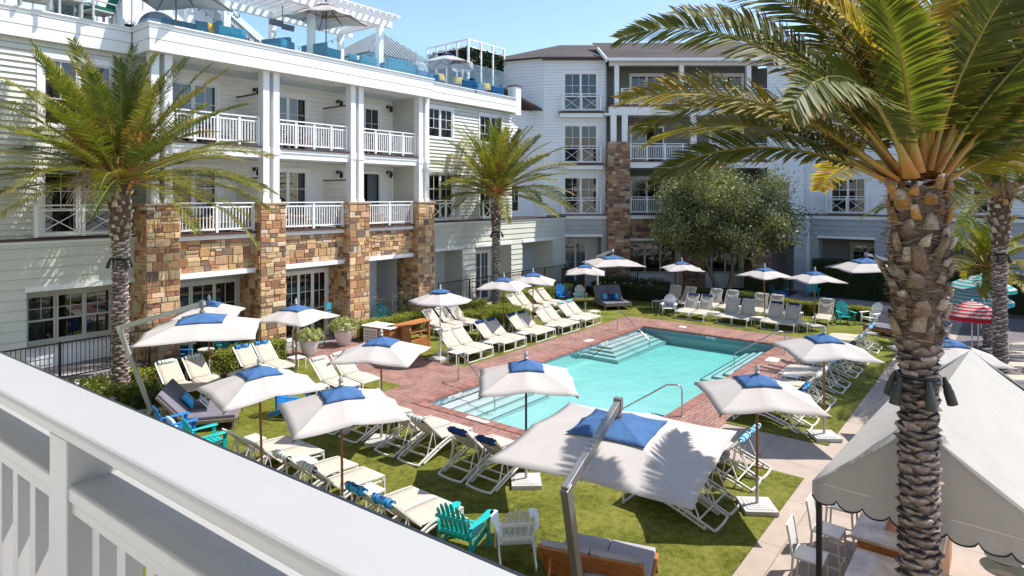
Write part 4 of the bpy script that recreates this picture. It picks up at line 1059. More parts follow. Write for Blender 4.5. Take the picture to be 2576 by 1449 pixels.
def palm(x, y, H, label, seed, nf=48, L=4.1, r0=0.23, r1=0.30, n=52, ll=0.55, lw=0.034, nseg=2, lamp='trunk', custom=None, fruits=(), hairs=0, fine=1.0, name='palm_tree', brown=0.1, dz=0.022, flop=0.0, lampz=4.0, tone=0):
    root = empty(name, label, 'palm tree', (x, y, 0), 0, 'palm trees around the pool')
    rnd = random.Random(seed)
    trunk_mesh(root, H, r0, r1, seed, fine=fine, hairs=hairs, dz=dz)
    VL, FL, CL_, VR, FR, CR = [], [], [], [], [], []
    fl = list(custom or [])
    for i in range(nf):
        f = (i+0.5)/nf
        el = radians(87-91*f**0.95+rnd.uniform(-6, 6)); az = i*2.39996+rnd.uniform(-0.25, 0.25)
        fl.append((az, el, L*rnd.uniform(0.88, 1.06)*(0.9+0.1*(f > 0.2)), radians(rnd.uniform(26, 54)+20*flop)*(0.62+0.5*f), rnd.uniform(-0.35, 0.35)))
    for k, (az, el, l, bend, side) in enumerate(fl):
        R = r1*(0.95 if el < 0.9 else (0.7 if el < 1.2 else 0.4)); base = (R*cos(az), R*sin(az), H-0.08+0.28*max(0, sin(el)))
        make_frond(VL, FL, CL_, VR, FR, CR, base, az, el, l, bend, rnd, ll*rnd.uniform(0.9, 1.1), n, lw, tone, nseg, brown, side, r0=0.034*fine)
    n1 = len(VL)
    V = np.array(VL+VR); F = np.array(FL+[tuple(q+n1 for q in f) for f in FR]); C = np.array(CL_+CR)
    mi = np.array([0]*len(FL)+[1]*len(FR))
    np_mesh('crown', V, F, [FROND, RACHIS], root, C, mi)
    for (az, ln, zz, col, nn, dr) in fruits:
        stalks(root, (0.2*cos(az), 0.2*sin(az), H+(0.2 if col else zz)), az, ln, nn, FRUIT if col else DRYF, seed+int(az*10), drop=dr, z0=zz+0.5 if col else 0.1, r=0.009)
    if lamp:
        rr = r0*0.93
        lr = empty('trunk_lights', 'ring of dark spotlights strapped round the '+lamp, 'light', (x, y, lampz), rnd.uniform(0, 3), 'spotlight rings on the palm trunks')
        b = MB(); P = [((rr+0.03)*cos(t*2*pi/24), (rr+0.03)*sin(t*2*pi/24), 0) for t in range(25)]
        b.tube(P, 0.028, 6); b.tube([(p[0]*1.05, p[1]*1.05, p[2]+0.05) for p in P], 0.018, 6); b.build('strap', BLACKM, lr)
        for k in range(5):
            t = 2*pi*k/5+0.3*sin(k*3); c = MB(Matrix.Translation(((rr+0.1)*cos(t), (rr+0.1)*sin(t), -0.02)) @ Matrix.Rotation(t, 4, 'Z') @ Matrix.Rotation(-0.28, 4, 'Y'))
            c.lathe([(0.02, 0.06), (0.03, 0.0), (0.042, -0.03), (0.045, -0.08), (0.052, -0.09), (0.055, -0.24), (0.045, -0.245)], 12)
            c.build('spotlight', mat_lamp, lr, smooth=40)
    return root
mat_lamp = mat('dark_bronze', (0.06, 0.06, 0.055), 0.45, 0.5)
# big palm in the foreground right: hand-placed fronds (azimuth measured in the world; camera lies towards -X,-Y)
yw = lambda deg: YAW+radians(deg)         # 0 = away from the camera, +90 = left in the photo, -90 = right
NEAR = [ # (az, el, length, bend, side)
 (yw(81), 0.470, 2.80, 1.168, -0.55), (yw(90), 0.657, 3.26, 0.892, -0.59), (yw(131), 0.756, 3.18, 1.538, 0.03), (yw(140), 1.081, 2.73, 0.772, -0.43),
 (yw(80), 0.984, 3.90, 1.217, -0.60), (yw(52), 0.586, 3.41, 1.052, -0.31), (yw(56), 1.243, 4.05, 1.135, -0.20), (yw(64), 0.783, 3.15, 1.474, 0.44),
 (yw(-78), 1.002, 2.94, 0.746, 0.43), (yw(-75), 0.659, 2.80, 0.598, 0.39), (yw(-79), 0.440, 2.62, 0.441, 0.59), (yw(-62), 1.324, 2.99, 0.829, 0.11), (yw(99), 1.443, 2.87, 1.660, 0.45), (yw(39), 0.676, 2.97, 1.032, -0.17),
 (yw(20), 1.48, 3.3, 0.35, 0.0), (yw(15), 1.2, 3.4, 0.7, 0.1), (yw(-15), 1.0, 3.3, 0.8, 0.1), (yw(-45), 1.1, 3.3, 0.7, -0.1), (yw(30), 1.0, 3.4, 0.8, -0.1), (yw(5), 0.7, 3.3, 0.9, 0.1),
 (yw(-30), 0.7, 3.2, 0.8, 0.1), (yw(-55), 0.8, 3.2, 0.8, 0.1), (yw(-60), 0.45, 3.1, 0.6, 0.1), (yw(-10), 0.35, 3.1, 0.9, 0.1), (yw(-40), 0.2, 3.0, 0.7, 0.1), (yw(-95), 1.3, 3.2, 0.6, 0.1), (yw(-100), 1.05, 3.1, 0.7, 0.2),
 (yw(70), 1.4, 3.4, 0.6, 0.1), (yw(45), 1.3, 3.5, 0.7, 0.1), (yw(-90), 0.85, 3.1, 0.6, 0.2), (yw(-84), 1.15, 3.3, 0.65, 0.0), (yw(65), 1.1, 3.4, 1.0, -0.1),
 (yw(-72), 0.55, 3.3, 0.4, 0.0), (yw(-66), 0.95, 3.4, 0.6, 0.0), (yw(-50), 1.45, 3.3, 0.45, 0.0), (yw(0), 1.35, 3.4, 0.6, 0.0)]
palm(8.27, 0.82, 6.1, 'tall palm tree with a thick shaggy trunk in the right foreground, beside the tent', 3, nf=0, L=4, r0=0.172, r1=0.262, n=112, ll=0.54, lw=0.033, nseg=3, custom=NEAR, fruits=[(yw(-10), 1.0, 0.9, 1, 120, 0.5), (yw(-60), 0.8, 1.0, 1, 60, 0.5)], hairs=20, fine=1.0, lamp='foreground palm trunk', brown=0.22, dz=0.0165, tone=1)
palm(7.66, 20.9, 6.5, 'tall palm tree with orange fruit stalks, in front of the leftmost stone pillar', 11, nf=82, L=4.15, r0=0.20, r1=0.27, n=86, ll=0.52, lw=0.028, hairs=2, fruits=[(yw(150), 0.9, 0.6, 1, 60, 0.7), (yw(100), 1.1, 0.9, 1, 70, 0.9), (yw(-120), 0.9, 0.7, 1, 60, 0.8), (yw(170), 1.0, 1.0, 1, 60, 0.6), (yw(130), 1.1, 0.1, 0, 60, 1.0)], lampz=4.15, lamp='left palm trunk by the stone pillar')
palm(25.2, 20.9, 6.25, 'slimmer palm tree with a narrow trunk, between the stone pillars and the far corner', 23, nf=72, L=3.95, r0=0.20, r1=0.26, n=74, ll=0.52, lw=0.032, fruits=[(yw(150), 0.9, 0.7, 1, 50, 0.7), (yw(-150), 0.8, 0.8, 1, 40, 0.7)], lampz=4.2, lamp='middle palm trunk')
palm(26.5, 0.35, 6.1, 'tall palm tree standing behind the foreground palm, beside the striped beach umbrellas', 31, nf=64, L=4.0, r0=0.185, r1=0.26, n=52, ll=0.5, lw=0.042, fruits=[(yw(150), 0.9, 0.3, 0, 60, 0.9)], flop=0.5, lampz=4.1, lamp='palm trunk at the right edge')
palm(31.9, 0.8, 3.1, 'small low palm tree with a thin trunk and bright feathery fronds', 37, nf=34, L=2.6, r0=0.12, r1=0.16, n=46, ll=0.55, lw=0.042, lamp=False, flop=1.3)
palm(4.2, 24.9-4.5, 6.3, 'palm tree beyond the left edge that shades the pale siding', 41, nf=40, L=4.0, r0=0.23, r1=0.3, n=40, ll=0.5, lw=0.034, lamp=False) if False else None
# ------------------------------------------------------------------ leafy masses
def leaf_quads(P, Nn, size, rnd, spread=0.9):
    """small leaf quads at points P (n,3) with random orientation biased to normals Nn"""
    n = len(P)
    d = Nn*0.6+rnd.normal(size=(n, 3))*spread; d /= np.linalg.norm(d, axis=1)[:, None]+1e-9
    h = rnd.normal(size=(n, 3)); u = np.cross(d, h); u /= np.linalg.norm(u, axis=1)[:, None]+1e-9; v = np.cross(d, u)
    s = size*rnd.uniform(0.7, 1.3, (n, 1))
    a = P-u*s; b = P-v*s*0.5; c = P+u*s; e = P+v*s*0.5
    V = np.stack([a, b, c, e], 1).reshape(-1, 3); F = np.arange(4*n).reshape(-1, 4)
    return V, F
def hedge(x0, y0, x1, y1, h, label, n=None, base=(0.11, 0.15, 0.02), size=0.028, name='hedge', flowers=0, rough=0.10, cat='hedge', z0=0.0, group=None):
    rnd = np.random.default_rng(int(abs(x0*7+y0*13)*10) % 9999)
    root = empty(name, label, cat, ((x0+x1)/2, (y0+y1)/2, z0), 0, group)
    lx, ly = (x1-x0)/2, (y1-y0)/2
    A = [2*lx*2*ly, 2*lx*h, 2*lx*h, 2*ly*h, 2*ly*h]; tot = sum(A); n = int(n or min(26000, tot*1500))
    w = rnd.choice(5, n, p=np.array(A)/tot); u = rnd.uniform(-1, 1, n); v = rnd.uniform(-1, 1, n); z = rnd.uniform(0.0, 1, n)
    P = np.zeros((n, 3)); N_ = np.zeros((n, 3))
    m = w == 0; P[m] = np.stack([u[m]*lx, v[m]*ly, np.full(m.sum(), h)], 1); N_[m] = (0, 0, 1)
    for k, (sg, axx) in enumerate(((-1, 1), (1, 1))):
        m = w == 1+k; P[m] = np.stack([u[m]*lx, np.full(m.sum(), sg*ly), z[m]*h], 1); N_[m] = (0, sg, 0.2)
    for k, sg in enumerate((-1, 1)):
        m = w == 3+k; P[m] = np.stack([np.full(m.sum(), sg*lx), v[m]*ly, z[m]*h], 1); N_[m] = (sg, 0, 0.2)
    lump = np.sin(P[:, 0]*4.1+1)*np.sin(P[:, 1]*3.7)*0.5+np.sin(P[:, 0]*9.3+P[:, 2]*5)*0.3+np.sin(P[:, 1]*11+P[:, 0]*6)*0.25
    P += N_*(lump*rough+rnd.uniform(-1, 0.35, n)*rough)[:, None]+rnd.normal(size=(n, 3))*0.02
    P[:, 2] = np.maximum(P[:, 2], 0.0)
    V, F = leaf_quads(P, N_, size, rnd)
    r = (rnd.uniform(0.55, 1.5, n)*(1+0.35*lump))[:, None]
    C = np.array(base)[None, :]*r; C[:, 0] *= rnd.uniform(0.8, 1.3, n)
    np_mesh('foliage', V, F, LEAF, root, np.repeat(C, 4, 0))
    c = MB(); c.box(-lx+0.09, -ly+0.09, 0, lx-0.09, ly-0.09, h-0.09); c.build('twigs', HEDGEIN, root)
    if flowers:
        Pf = P[rnd.choice(np.where(w == 0)[0] if (w == 0).sum() > flowers else n, flowers)]+np.array([0, 0, 0.05]); Pf = np.repeat(Pf, 5, 0)+rnd.normal(size=(flowers*5, 3))*0.02
        V, F = leaf_quads(Pf, np.tile([0, 0, 1.0], (len(Pf), 1)), 0.035, rnd, 0.6); np_mesh('white_blossom', V, F, W_PLASTIC, root)
    return root
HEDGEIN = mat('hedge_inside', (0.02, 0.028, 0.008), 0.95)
HY = (0.22, 0.25, 0.03); HD = (0.045, 0.075, 0.02)
HG = 'clipped hedges along the lawn'
hedge(5.3, 19.5, 7.25, 20.65, 0.7, 'bright leafy bush with white roses left of the left palm trunk, just over the railing', flowers=22, base=HY, group=HG, rough=0.2)
hedge(7.35, 19.2, 8.2, 20.4, 0.5, 'dark green low bush at the foot of the left cantilever mast', base=(0.08, 0.12, 0.02), group=HG, rough=0.15)
hedge(5.2, 20.75, 7.3, 21.25, 0.75, 'leafy flowering hedge left of the left palm trunk, against the black fence', flowers=30, base=HY, group=HG)
hedge(8.1, 20.75, 10.0, 21.5, 0.7, 'clipped hedge at the foot of the leftmost stone pillar, beside the left palm', base=HY, group=HG)
hedge(10.2, 21.0, 13.3, 21.6, 0.75, 'clipped hedge between the left lounge chairs and the stone bay with the glass doors', base=HY, group=HG)
hedge(17.0, 21.1, 21.6, 21.7, 0.75, 'clipped hedge behind the wooden towel stand, in front of the glass screen', base=HY, group=HG)
hedge(21.8, 20.9, 24.6, 21.6, 0.85, 'clipped hedge with loose top, left of the middle palm trunk', base=HY, flowers=8, group=HG)
hedge(25.8, 20.9, 30.5, 21.6, 0.85, 'clipped hedge right of the middle palm trunk, behind the beige lounge chairs', base=HY, group=HG)
hedge(21.7, 18.3, 24.6, 18.75, 0.62, 'low curved box hedge between the two groups of lounge chairs, nearest the pool', base=HY, group=HG)
hedge(22.0, 19.0, 24.9, 20.4, 0.66, 'wide clump of hedge round the foot of the middle palm', base=HY, group=HG)
hedge(30.8, 20.7, 33.6, 21.6, 0.8, 'dark hedge behind the blue and white armchairs in the far left corner', base=HD, group=HG)
hedge(33.4, 15.2, 34.3, 20.2, 0.85, 'dark hedge with white roses behind the grey double daybed', base=HD, flowers=26, group=HG)
hedge(34.6, 16.0, 35.6, 20.4, 1.0, 'taller rose bush hedge at the foot of the far stone pillar', base=HD, flowers=24, group=HG, rough=0.2)
hedge(34.4, 10.2, 35.3, 15.0, 0.8, 'dark hedge under the olive tree, behind the far row of lounge chairs', base=(0.07, 0.1, 0.02), flowers=6, group=HG)
hedge(34.6, 4.4, 35.2, 9.9, 0.65, 'bright yellow-green low hedge along the small spa pool', base=(0.24, 0.25, 0.02), group=HG)
hedge(41.6, 3.4, 42.8, 9.6, 2.2, 'tall dark hedge wall behind the small spa pool', base=(0.035, 0.06, 0.015), n=24000, size=0.04, group=HG)
hedge(41.4, -7, 42.8, 3.2, 1.9, 'tall dark hedge wall to the right of the foreground palm trunk', base=(0.035, 0.06, 0.015), n=20000, size=0.045, group=HG)
hedge(38.6, 11.2, 41.5, 12.6, 1.0, 'dark shrubs left of the small spa pool, below the porch', base=HD, group=HG)
hedge(27.6, -2.2, 29.6, -0.6, 0.8, 'round green shrub between the striped umbrellas and the right edge', base=HD, flowers=10, group=HG, cat='shrub', name='shrub')
hedge(22.6, -3.4, 24.2, -2.0, 0.8, 'green shrub behind the white tent near the right edge', base=HD, group=HG, cat='shrub', name='shrub')
hedge(12.0, -4.6, 16.0, -3.4, 0.9, 'leafy shrub at the right edge below the tent', base=HY, flowers=10, group=HG, cat='shrub', name='shrub')
# olive tree
def olive(x, y, label):
    root = empty('olive_tree', label, 'tree', (x, y, 0))
    rnd = np.random.default_rng(5); rr = random.Random(5)
    t = MB(); ends = []
    def limb(p, d, L, r, depth):
        P = [Vector(p)]; d = Vector(d).normalized()
        for i in range(4):
            d = (d+Vector((rr.uniform(-.18, .18), rr.uniform(-.18, .18), rr.uniform(-.05, .12)))).normalized(); P.append(P[-1]+d*(L/4))
        t.tube([tuple(q) for q in P], [r*(1-0.12*i) for i in range(5)], 8 if depth == 0 else 6)
        ends.extend(P[2:])
        if depth < 3:
            for k in range(3 if depth else 2):
                a = rr.uniform(0, 2*pi); nd = (d*0.75+Vector((cos(a), sin(a), rr.uniform(-0.1, 0.5)))*0.75); limb(P[-1], nd, L*0.72, r*0.6, depth+1)
    limb((0.1, 0.0, 0), (0.16, -0.3, 1), 2.5, 0.16, 0); limb((-0.15, 0.15, 0), (-0.12, 0.34, 1), 2.4, 0.17, 0)
    t.build('trunk', BARK, root, smooth=60)
    cl = [] 
    for i in range(52):
        a = rr.uniform(0, 2*pi); q = rr.random()**0.42
        zc = rr.uniform(3.1, 7.6); lim = 3.5*sqrt(max(0.08, 1-((zc-4.9)/3.6)**2))
        cl.append((cos(a)*q*lim, sin(a)*q*lim, zc, rr.uniform(0.55, 1.15)))
    for e_ in ends:
        if e_.z > 2.5: cl.append((e_.x, e_.y, e_.z, rr.uniform(0.4, 0.7)))
    Ps, Ns, Cs = [], [], []
    for (cx, cy, cz, r) in cl:
        n = int(900*r*r)+140
        v = rnd.normal(size=(n, 3)); v /= np.linalg.norm(v, axis=1)[:, None]
        rad = r*rnd.uniform(0.4, 1.3, n)[:, None]*np.array([[1, 1, 0.8]])
        rad = rad*(1+0.25*np.sin(v[:, :1]*7+cx)+0.2*np.sin(v[:, 1:2]*9+cy))
        Ps.append(np.array([cx, cy, cz])+v*rad); Ns.append(v)
        g = rr.uniform(0.55, 1.5); Cs.append(np.array([[0.19, 0.20, 0.085]])*g*rnd.uniform(0.6, 1.4, (n, 1)))
    P = np.concatenate(Ps); N_ = np.concatenate(Ns); C = np.concatenate(Cs)
    V, F = leaf_quads(P, N_, 0.078, rnd, 0.8)
    np_mesh('crown', V, F, LEAF, root, np.repeat(C, 4, 0))
olive(37.8, 13.5, 'wide grey-green olive tree with two pale forked trunks, in front of the far balconies')
# succulents in white pots
def planter(x, y, s, label):
    root = empty('potted_succulent', label, 'planter', (x, y, 0.012), 0, 'white pots by the entrance')
    p = MB(); p.lathe([(0.20*s, 0), (0.24*s, 0.03), (0.36*s, 0.40*s), (0.40*s, 0.62*s), (0.40*s, 0.66*s), (0.35*s, 0.66*s), (0.33*s, 0.58*s)], 28); p.build('pot', W_PLASTIC, root, smooth=50)
    rnd = np.random.default_rng(int(x*10)); n = 120
    Ps, Ns, Cs = [], [], []
    for i in range(n):
        v = rnd.normal(size=3); v[2] = abs(v[2])*0.7; v /= np.linalg.norm(v); c = v*np.array([0.62, 0.62, 0.48])*s*rnd.uniform(0.7, 1.0)+np.array([0, 0, 0.68*s])
        k = 26; w = rnd.normal(size=(k, 3)); w /= np.linalg.norm(w, axis=1)[:, None]; Ps.append(c+w*0.075*s); Ns.append(w+v); Cs.append(np.array([[0.42, 0.44, 0.17]])*rnd.uniform(0.45, 1.15)*rnd.uniform(0.8, 1.2, (k, 1)))
    V, F = leaf_quads(np.concatenate(Ps), np.concatenate(Ns), 0.035, rnd, 0.4); np_mesh('succulent', V, F, LEAF, root, np.repeat(np.concatenate(Cs), 4, 0))
planter(16.05, 21.35, 1.0, 'round white pot of pale succulents at the stone pillar, behind the towel cart')
planter(14.2, 21.0, 0.92, 'round white pot of pale succulents left of the entrance, behind a wooden umbrella pole')
# ------------------------------------------------------------------ umbrellas
def canopy_mesh(mb, hs, z_top, z_edge, droop=0.08, sag=0.03, r0=0.0, nring=7, nper=6, lift=0.0, scal=0.02):
    """square canopy of eight panels; hs half side; ribs reach the corners and the middles of the sides"""
    ribs = []
    for k in range(8):
        a = pi/4*k; R = hs*(sqrt(2) if k % 2 else 1.0); ribs.append((a, R, z_edge-(droop if k % 2 else 0)))
    rows = []
    for j in range(nring+1):
        f = r0+(1-r0)*j/nring; row = []
        for k in range(8):
            a0, R0, z0 = ribs[k]; a1, R1, z1 = ribs[(k+1) % 8]
            p0 = (R0*cos(a0)*f, R0*sin(a0)*f); p1 = (R1*cos(a1)*f, R1*sin(a1)*f)
            for i in range(nper):
                u = i/nper; b = 4*u*(1-u)
                x = p0[0]*(1-u)+p1[0]*u; y = p0[1]*(1-u)+p1[1]*u
                inw = 1-scal*b*f*f; z = z_top-(z_top-(z0*(1-u)+z1*u))*f
                row.append((x*inw, y*inw, z-sag*b*f+lift))
        rows.append(row)
    vs = [p for r in rows for p in r]; m = 8*nper; fs = []
    for j in range(nring):
        for i in range(m):
            a = j*m+i; b = j*m+(i+1) % m; fs.append((a, b, b+m, a+m))
    mb.add(vs, fs)
    return ribs
def make_umbrella(round_=False, pole='wood', hs=0.985):
    root = empty('market_umbrella', 'umbrella', 'umbrella')
    zt, ze = 2.56, 2.20
    c = MB()
    if round_:
        rows = []
        for j in range(7):
            f = j/6
            for k in range(8):
                for i in range(4):
                    a = 2*pi*(k+i/4)/8; b = 4*(i/4)*(1-i/4); R = hs*1.2*f*(1-0.075*b); rows.append((R*cos(a), R*sin(a), zt-(zt-ze+0.03)*f-0.03*b*f))
        fs = [(j*32+i, j*32+(i+1) % 32, (j+1)*32+(i+1) % 32, (j+1)*32+i) for j in range(6) for i in range(32)]
        c.add(rows, fs)
    else: canopy_mesh(c, hs, zt, ze)
    o = c.build('canopy', CANVAS, root, smooth=25)
    sl = o.modifiers.new('thickness', 'SOLIDIFY'); sl.thickness = 0.006
    v = MB()
    if round_: v.lathe([(0.001, zt+0.05), (0.12, zt+0.02), (0.36, zt-0.045), (0.365, zt-0.06)], 8)
    else: canopy_mesh(v, hs*0.37, zt, zt-(zt-ze)*0.37, droop=0.03, sag=0.012, nring=4, nper=6, lift=0.03, scal=0.05)
    o = v.build('vent_cap', BLUEF, root, smooth=25); sl = o.modifiers.new('thickness', 'SOLIDIFY'); sl.thickness = 0.006
    f = MB(); f.lathe([(0.045, zt+0.04), (0.05, zt+0.07), (0.03, zt+0.09), (0.045, zt+0.11), (0.048, zt+0.14), (0.03, zt+0.18), (0.008, zt+0.23)], 12); f.build('finial', ALUL, root, smooth=50)
    pm = {'wood': POLEW, 'white': W_METAL, 'dark': BLACKM}[pole]
    p = MB(); p.tube([(0, 0, 0.45), (0, 0, zt+0.05)], 0.024, 12); p.build('pole', pm, root, smooth=40)
    p = MB(); p.tube([(0, 0, 0.05), (0, 0, 0.62)], 0.032, 12); p.lathe([(0.045, 0.55), (0.05, 0.58), (0.045, 0.62)], 12); p.beam([(0.03, 0, 0.5), (0.09, 0, 0.5)], 0.02, 0.02); p.build('stem', ALUL if pole != 'white' else W_METAL, root, smooth=40)
    b = MB(); b.box(-0.31, -0.31, 0.0, 0.31, 0.31, 0.085)
    for k in range(3): b.box(-0.24+0.07*k, -0.24+0.07*k, 0.085+0.004*k, 0.24-0.07*k, 0.24-0.07*k, 0.095+0.006*k)
    b.build('base', BASEW, root, bevel=0.012)
    r = MB()
    for k in range(8):
        a = pi/4*k; R = hs*(1.2 if round_ else (sqrt(2) if k % 2 else 1.0)); z = ze-(0 if round_ or k % 2 == 0 else 0.10)
        r.beam([(0.02*cos(a), 0.02*sin(a), zt-0.03), (R*cos(a)*0.985, R*sin(a)*0.985, z-0.022)], 0.018, 0.022)
        r.beam([(0.04*cos(a), 0.04*sin(a), zt-0.42), (R*cos(a)*0.5, R*sin(a)*0.5, (zt+z)/2-0.05)], 0.012, 0.016)
    r.lathe([(0.05, zt-0.48), (0.05, zt-0.38)], 10); r.build('ribs', pm, root)
    rp = MB(); rp.tube([(0.04, 0.0, zt-0.4), (0.055, 0.01, 1.4), (0.045, 0, 0.95), (0.10, 0.02, 0.7), (0.05, 0, 0.55)], 0.006, 5); rp.build('cord', BASEW, root)
    return root
um = {'wood': make_umbrella(), 'dark': make_umbrella(pole='dark'), 'white': make_umbrella(round_=True, pole='white')}
UG = 'white and blue umbrellas round the pool'
UMB = [ # x, y, square's angle, kind, tilt, label
 (11.61, 17.88, 18, 'wood', 0, 'white square umbrella with blue cap, in front of the second stone pillar from the left'),
 (10.23, 12.13, 30, 'wood', 0, 'white umbrella with blue cap over the bricks, near the near left pool corner'),
 (6.96, 11.89, 78, 'wood', 1.5, 'leaning white umbrella, left one of the two over the railing row of loungers'),
 (7.10, 9.47, 65, 'wood', 0.7, 'white umbrella, right one of the two over the railing row of loungers'),
 (10.64, 8.01, 40, 'dark', 0, 'white umbrella on a black pole, standing before the near end of the pool'),
 (17.26, 3.70, 36, 'wood', 0, 'white umbrella over the long right row of loungers, beyond the concrete cross path'),
 (12.53, 3.87, 35, 'wood', 0, 'white umbrella with blue cap at the near lawn corner, next to the big cantilever umbrella'),
 (21.09, 17.07, 20, 'wood', 0, 'white umbrella with blue cap in the left poolside row, partly before the middle palm trunk'),
 (23.22, 17.09, 31, 'wood', 0, 'white umbrella in the left poolside row, just right of the middle palm trunk'),
 (27.71, 17.10, 30, 'wood', 0, 'white umbrella with blue cap at the far left pool corner, below the far cantilever umbrella'),
 (32.26, 13.89, 38, 'wood', 0, 'white umbrella with blue cap in the far row, left of the olive tree trunks'),
 (31.92, 9.50, 60, 'wood', 0, 'white umbrella with blue cap in the far row, right of the olive tree trunks'),
 (31.76, 7.20, 45, 'wood', 0, 'white umbrella with blue cap in the far row, in front of the small spa pool'),
 (10.30, 20.85, 52, 'wood', 0, 'white umbrella with blue cap on a wooden pole, behind the left cantilever umbrella'),
 (18.60, 1.25, 30, 'wood', 0, 'white umbrella half hidden behind the foreground palm trunk, above the tent'),
 (16.80, 16.62, 0, 'white', 0, 'round white umbrella with small blue cap on a white pole, in the left poolside row'),
]
seen = set()
for (x, y, th, k, tl, lab) in UMB:
    s_ = um[k]
    o = s_ if k not in seen else dup(s_)
    seen.add(k)
    o.location = (x, y, 0.016); o.rotation_euler = (0, 0, radians(th)); o['label'] = lab; o['group'] = UG
    if tl: o.rotation_euler = (Matrix.Rotation(radians(-tl), 4, Vector((FW[0], FW[1], 0))) @ Matrix.Rotation(radians(th), 4, 'Z')).to_euler()
for o in list(KIDS[um['dark'].name]): pass
def cantilever(x, y, th, elbow, foot, hubz, label, edge_z=2.28, side=1.5, metal=None, top=None):
    """3 m square canopy hung under an arm; elbow and foot in world coordinates"""
    metal = metal or ALUL
    root = empty('cantilever_umbrella', label, 'umbrella', (x, y, 0), radians(th), 'large cantilever umbrellas')
    Ri = Matrix.Rotation(-radians(th), 4, 'Z')
    loc = lambda p: Ri @ Vector((p[0]-x, p[1]-y, p[2]))
    c = MB(); canopy_mesh(c, side*0.985, hubz, edge_z, droop=0.05, sag=0.022, nring=9, nper=8, scal=0.022)
    o = c.build('canopy', CANVAS, root, smooth=25); sl = o.modifiers.new('thickness', 'SOLIDIFY'); sl.thickness = 0.006
    v = MB(); canopy_mesh(v, side*0.40, hubz, hubz-(hubz-edge_z)*0.38, droop=0.02, sag=0.015, nring=5, nper=8, lift=0.03, scal=0.04)
    o = v.build('vent_cap', BLUEF, root, smooth=25); sl = o.modifiers.new('thickness', 'SOLIDIFY'); sl.thickness = 0.006
    E1 = loc(elbow); T = Vector((0, 0, top if top else hubz+0.20)); F1 = loc(foot)
    a = MB(); d = (T-E1).normalized(); a.beam([tuple(E1-d*0.05), tuple(T+d*0.08)], 0.09, 0.13)
    a.build('arm', metal, root, bevel=0.008)
    a = MB(); d = (E1-F1).normalized(); a.beam([tuple(F1), tuple(E1+d*0.03)], 0.10, 0.15, up=(1, 0, 0)); 
    a.build('mast', metal, root, bevel=0.008)
    a = MB(); a.tube([tuple(T+Vector((0, 0, 0.02))), (0, 0, hubz-0.3)], 0.035, 10); a.lathe([(0.06, hubz+0.02), (0.07, hubz+0.06), (0.05, hubz+0.1)], 12)
    a.box(-0.05, -0.06, T.z-0.1, 0.05, 0.06, T.z+0.09); a.build('hub', ALU, root, smooth=40)
    q = F1+(E1-F1)*0.36; a = MB(); a.tube([tuple(q), tuple(q+Vector((0.02, -0.16, 0.02))), tuple(q+Vector((0.02, -0.2, 0.12)))], 0.014, 8); a.build('crank', STEEL, root, smooth=40)
    b = MB(); b.box(F1.x-0.5, F1.y-0.06, -0.0, F1.x+0.5, F1.y+0.06, 0.06); b.box(F1.x-0.06, F1.y-0.5, 0.001, F1.x+0.06, F1.y+0.5, 0.061); b.build('foot_frame', metal, root)
    r = MB()
    for k in range(8):
        t = pi/4*k; R = side*(sqrt(2) if k % 2 else 1.0); z = edge_z-(0.08 if k % 2 else 0)
        r.beam([(0.02*cos(t), 0.02*sin(t), hubz-0.03), (R*cos(t)*0.97, R*sin(t)*0.97, z-0.03)], 0.02, 0.025)
    r.build('ribs', ALUL, root)
    return root
cantilever(8.60, 4.72, 9, (6.50, 4.28, 2.44), (7.28, 4.48, 0.016), 2.64, 'big white cantilever umbrella with bent grey mast and palm shadows, in the foreground', metal=ALU, top=2.86)
cantilever(8.62, 17.85, 57, (7.15, 19.6, 2.35), (7.75, 19.0, 0.016), 2.74, 'white cantilever umbrella with bent pale arm, beside the left palm trunk', top=3.02)
cantilever(31.6, 17.7, 45, (32.6, 19.3, 2.5), (32.2, 19.0, 0.016), 2.75, 'white cantilever umbrella in front of the far stone pillar, over the double daybed', top=3.0, metal=W_METAL)
cantilever(37.3, 6.0, 35, (38.5, 4.3, 2.5), (38.9, 3.3, 0.02), 2.85, 'white cantilever umbrella over the small spa pool, half behind the palm trunk', top=3.05, metal=W_METAL)
# striped beach umbrellas at the right
def beach(x, y, h, R, col, n, label, m):
    root = empty('beach_umbrella', label, 'umbrella', (x, y, 0), 0, 'striped beach umbrellas at the right')
    c = MB(); N8 = 8; rows = []; K = 2*n
    for j in range(K+1):
        f = max(0.02, j/K); zz = h-0.42*R*(f**1.7)
        for k in range(N8*3):
            a = 2*pi*k/(N8*3); b = (k % 3)/3; bb = 4*b*(1-b); rr = R*f*(1-0.05*bb); rows.append((rr*cos(a), rr*sin(a), zz-0.02*bb*f))
    W = N8*3
    for j in range(K):
        c.mi = j % 2; c.add([], [])
    n0 = len(c.v); c.v.extend(rows)
    for j in range(K):
        for i in range(W):
            c.f.append((j*W+i, j*W+(i+1) % W, (j+1)*W+(i+1) % W, (j+1)*W+i)); c.m.append(j % 2); c.c.append((1, 1, 1))
    # valance
    e = [(rows[K*W+i][0], rows[K*W+i][1], rows[K*W+i][2]-0.16) for i in range(W)]; b0 = len(c.v); c.v.extend(e)
    for i in range(W): c.f.append((K*W+i, K*W+(i+1) % W, b0+(i+1) % W, b0+i)); c.m.append(0); c.c.append((1, 1, 1))
    c.build('canopy', [m, CANVAS], root, smooth=25)
    p = MB(); p.tube([(0, 0, 0), (0, 0, h+0.05)], 0.025, 10); p.lathe([(0.04, h), (0.05, h+0.04), (0.01, h+0.1)], 10); p.build('pole', W_METAL, root, smooth=40)
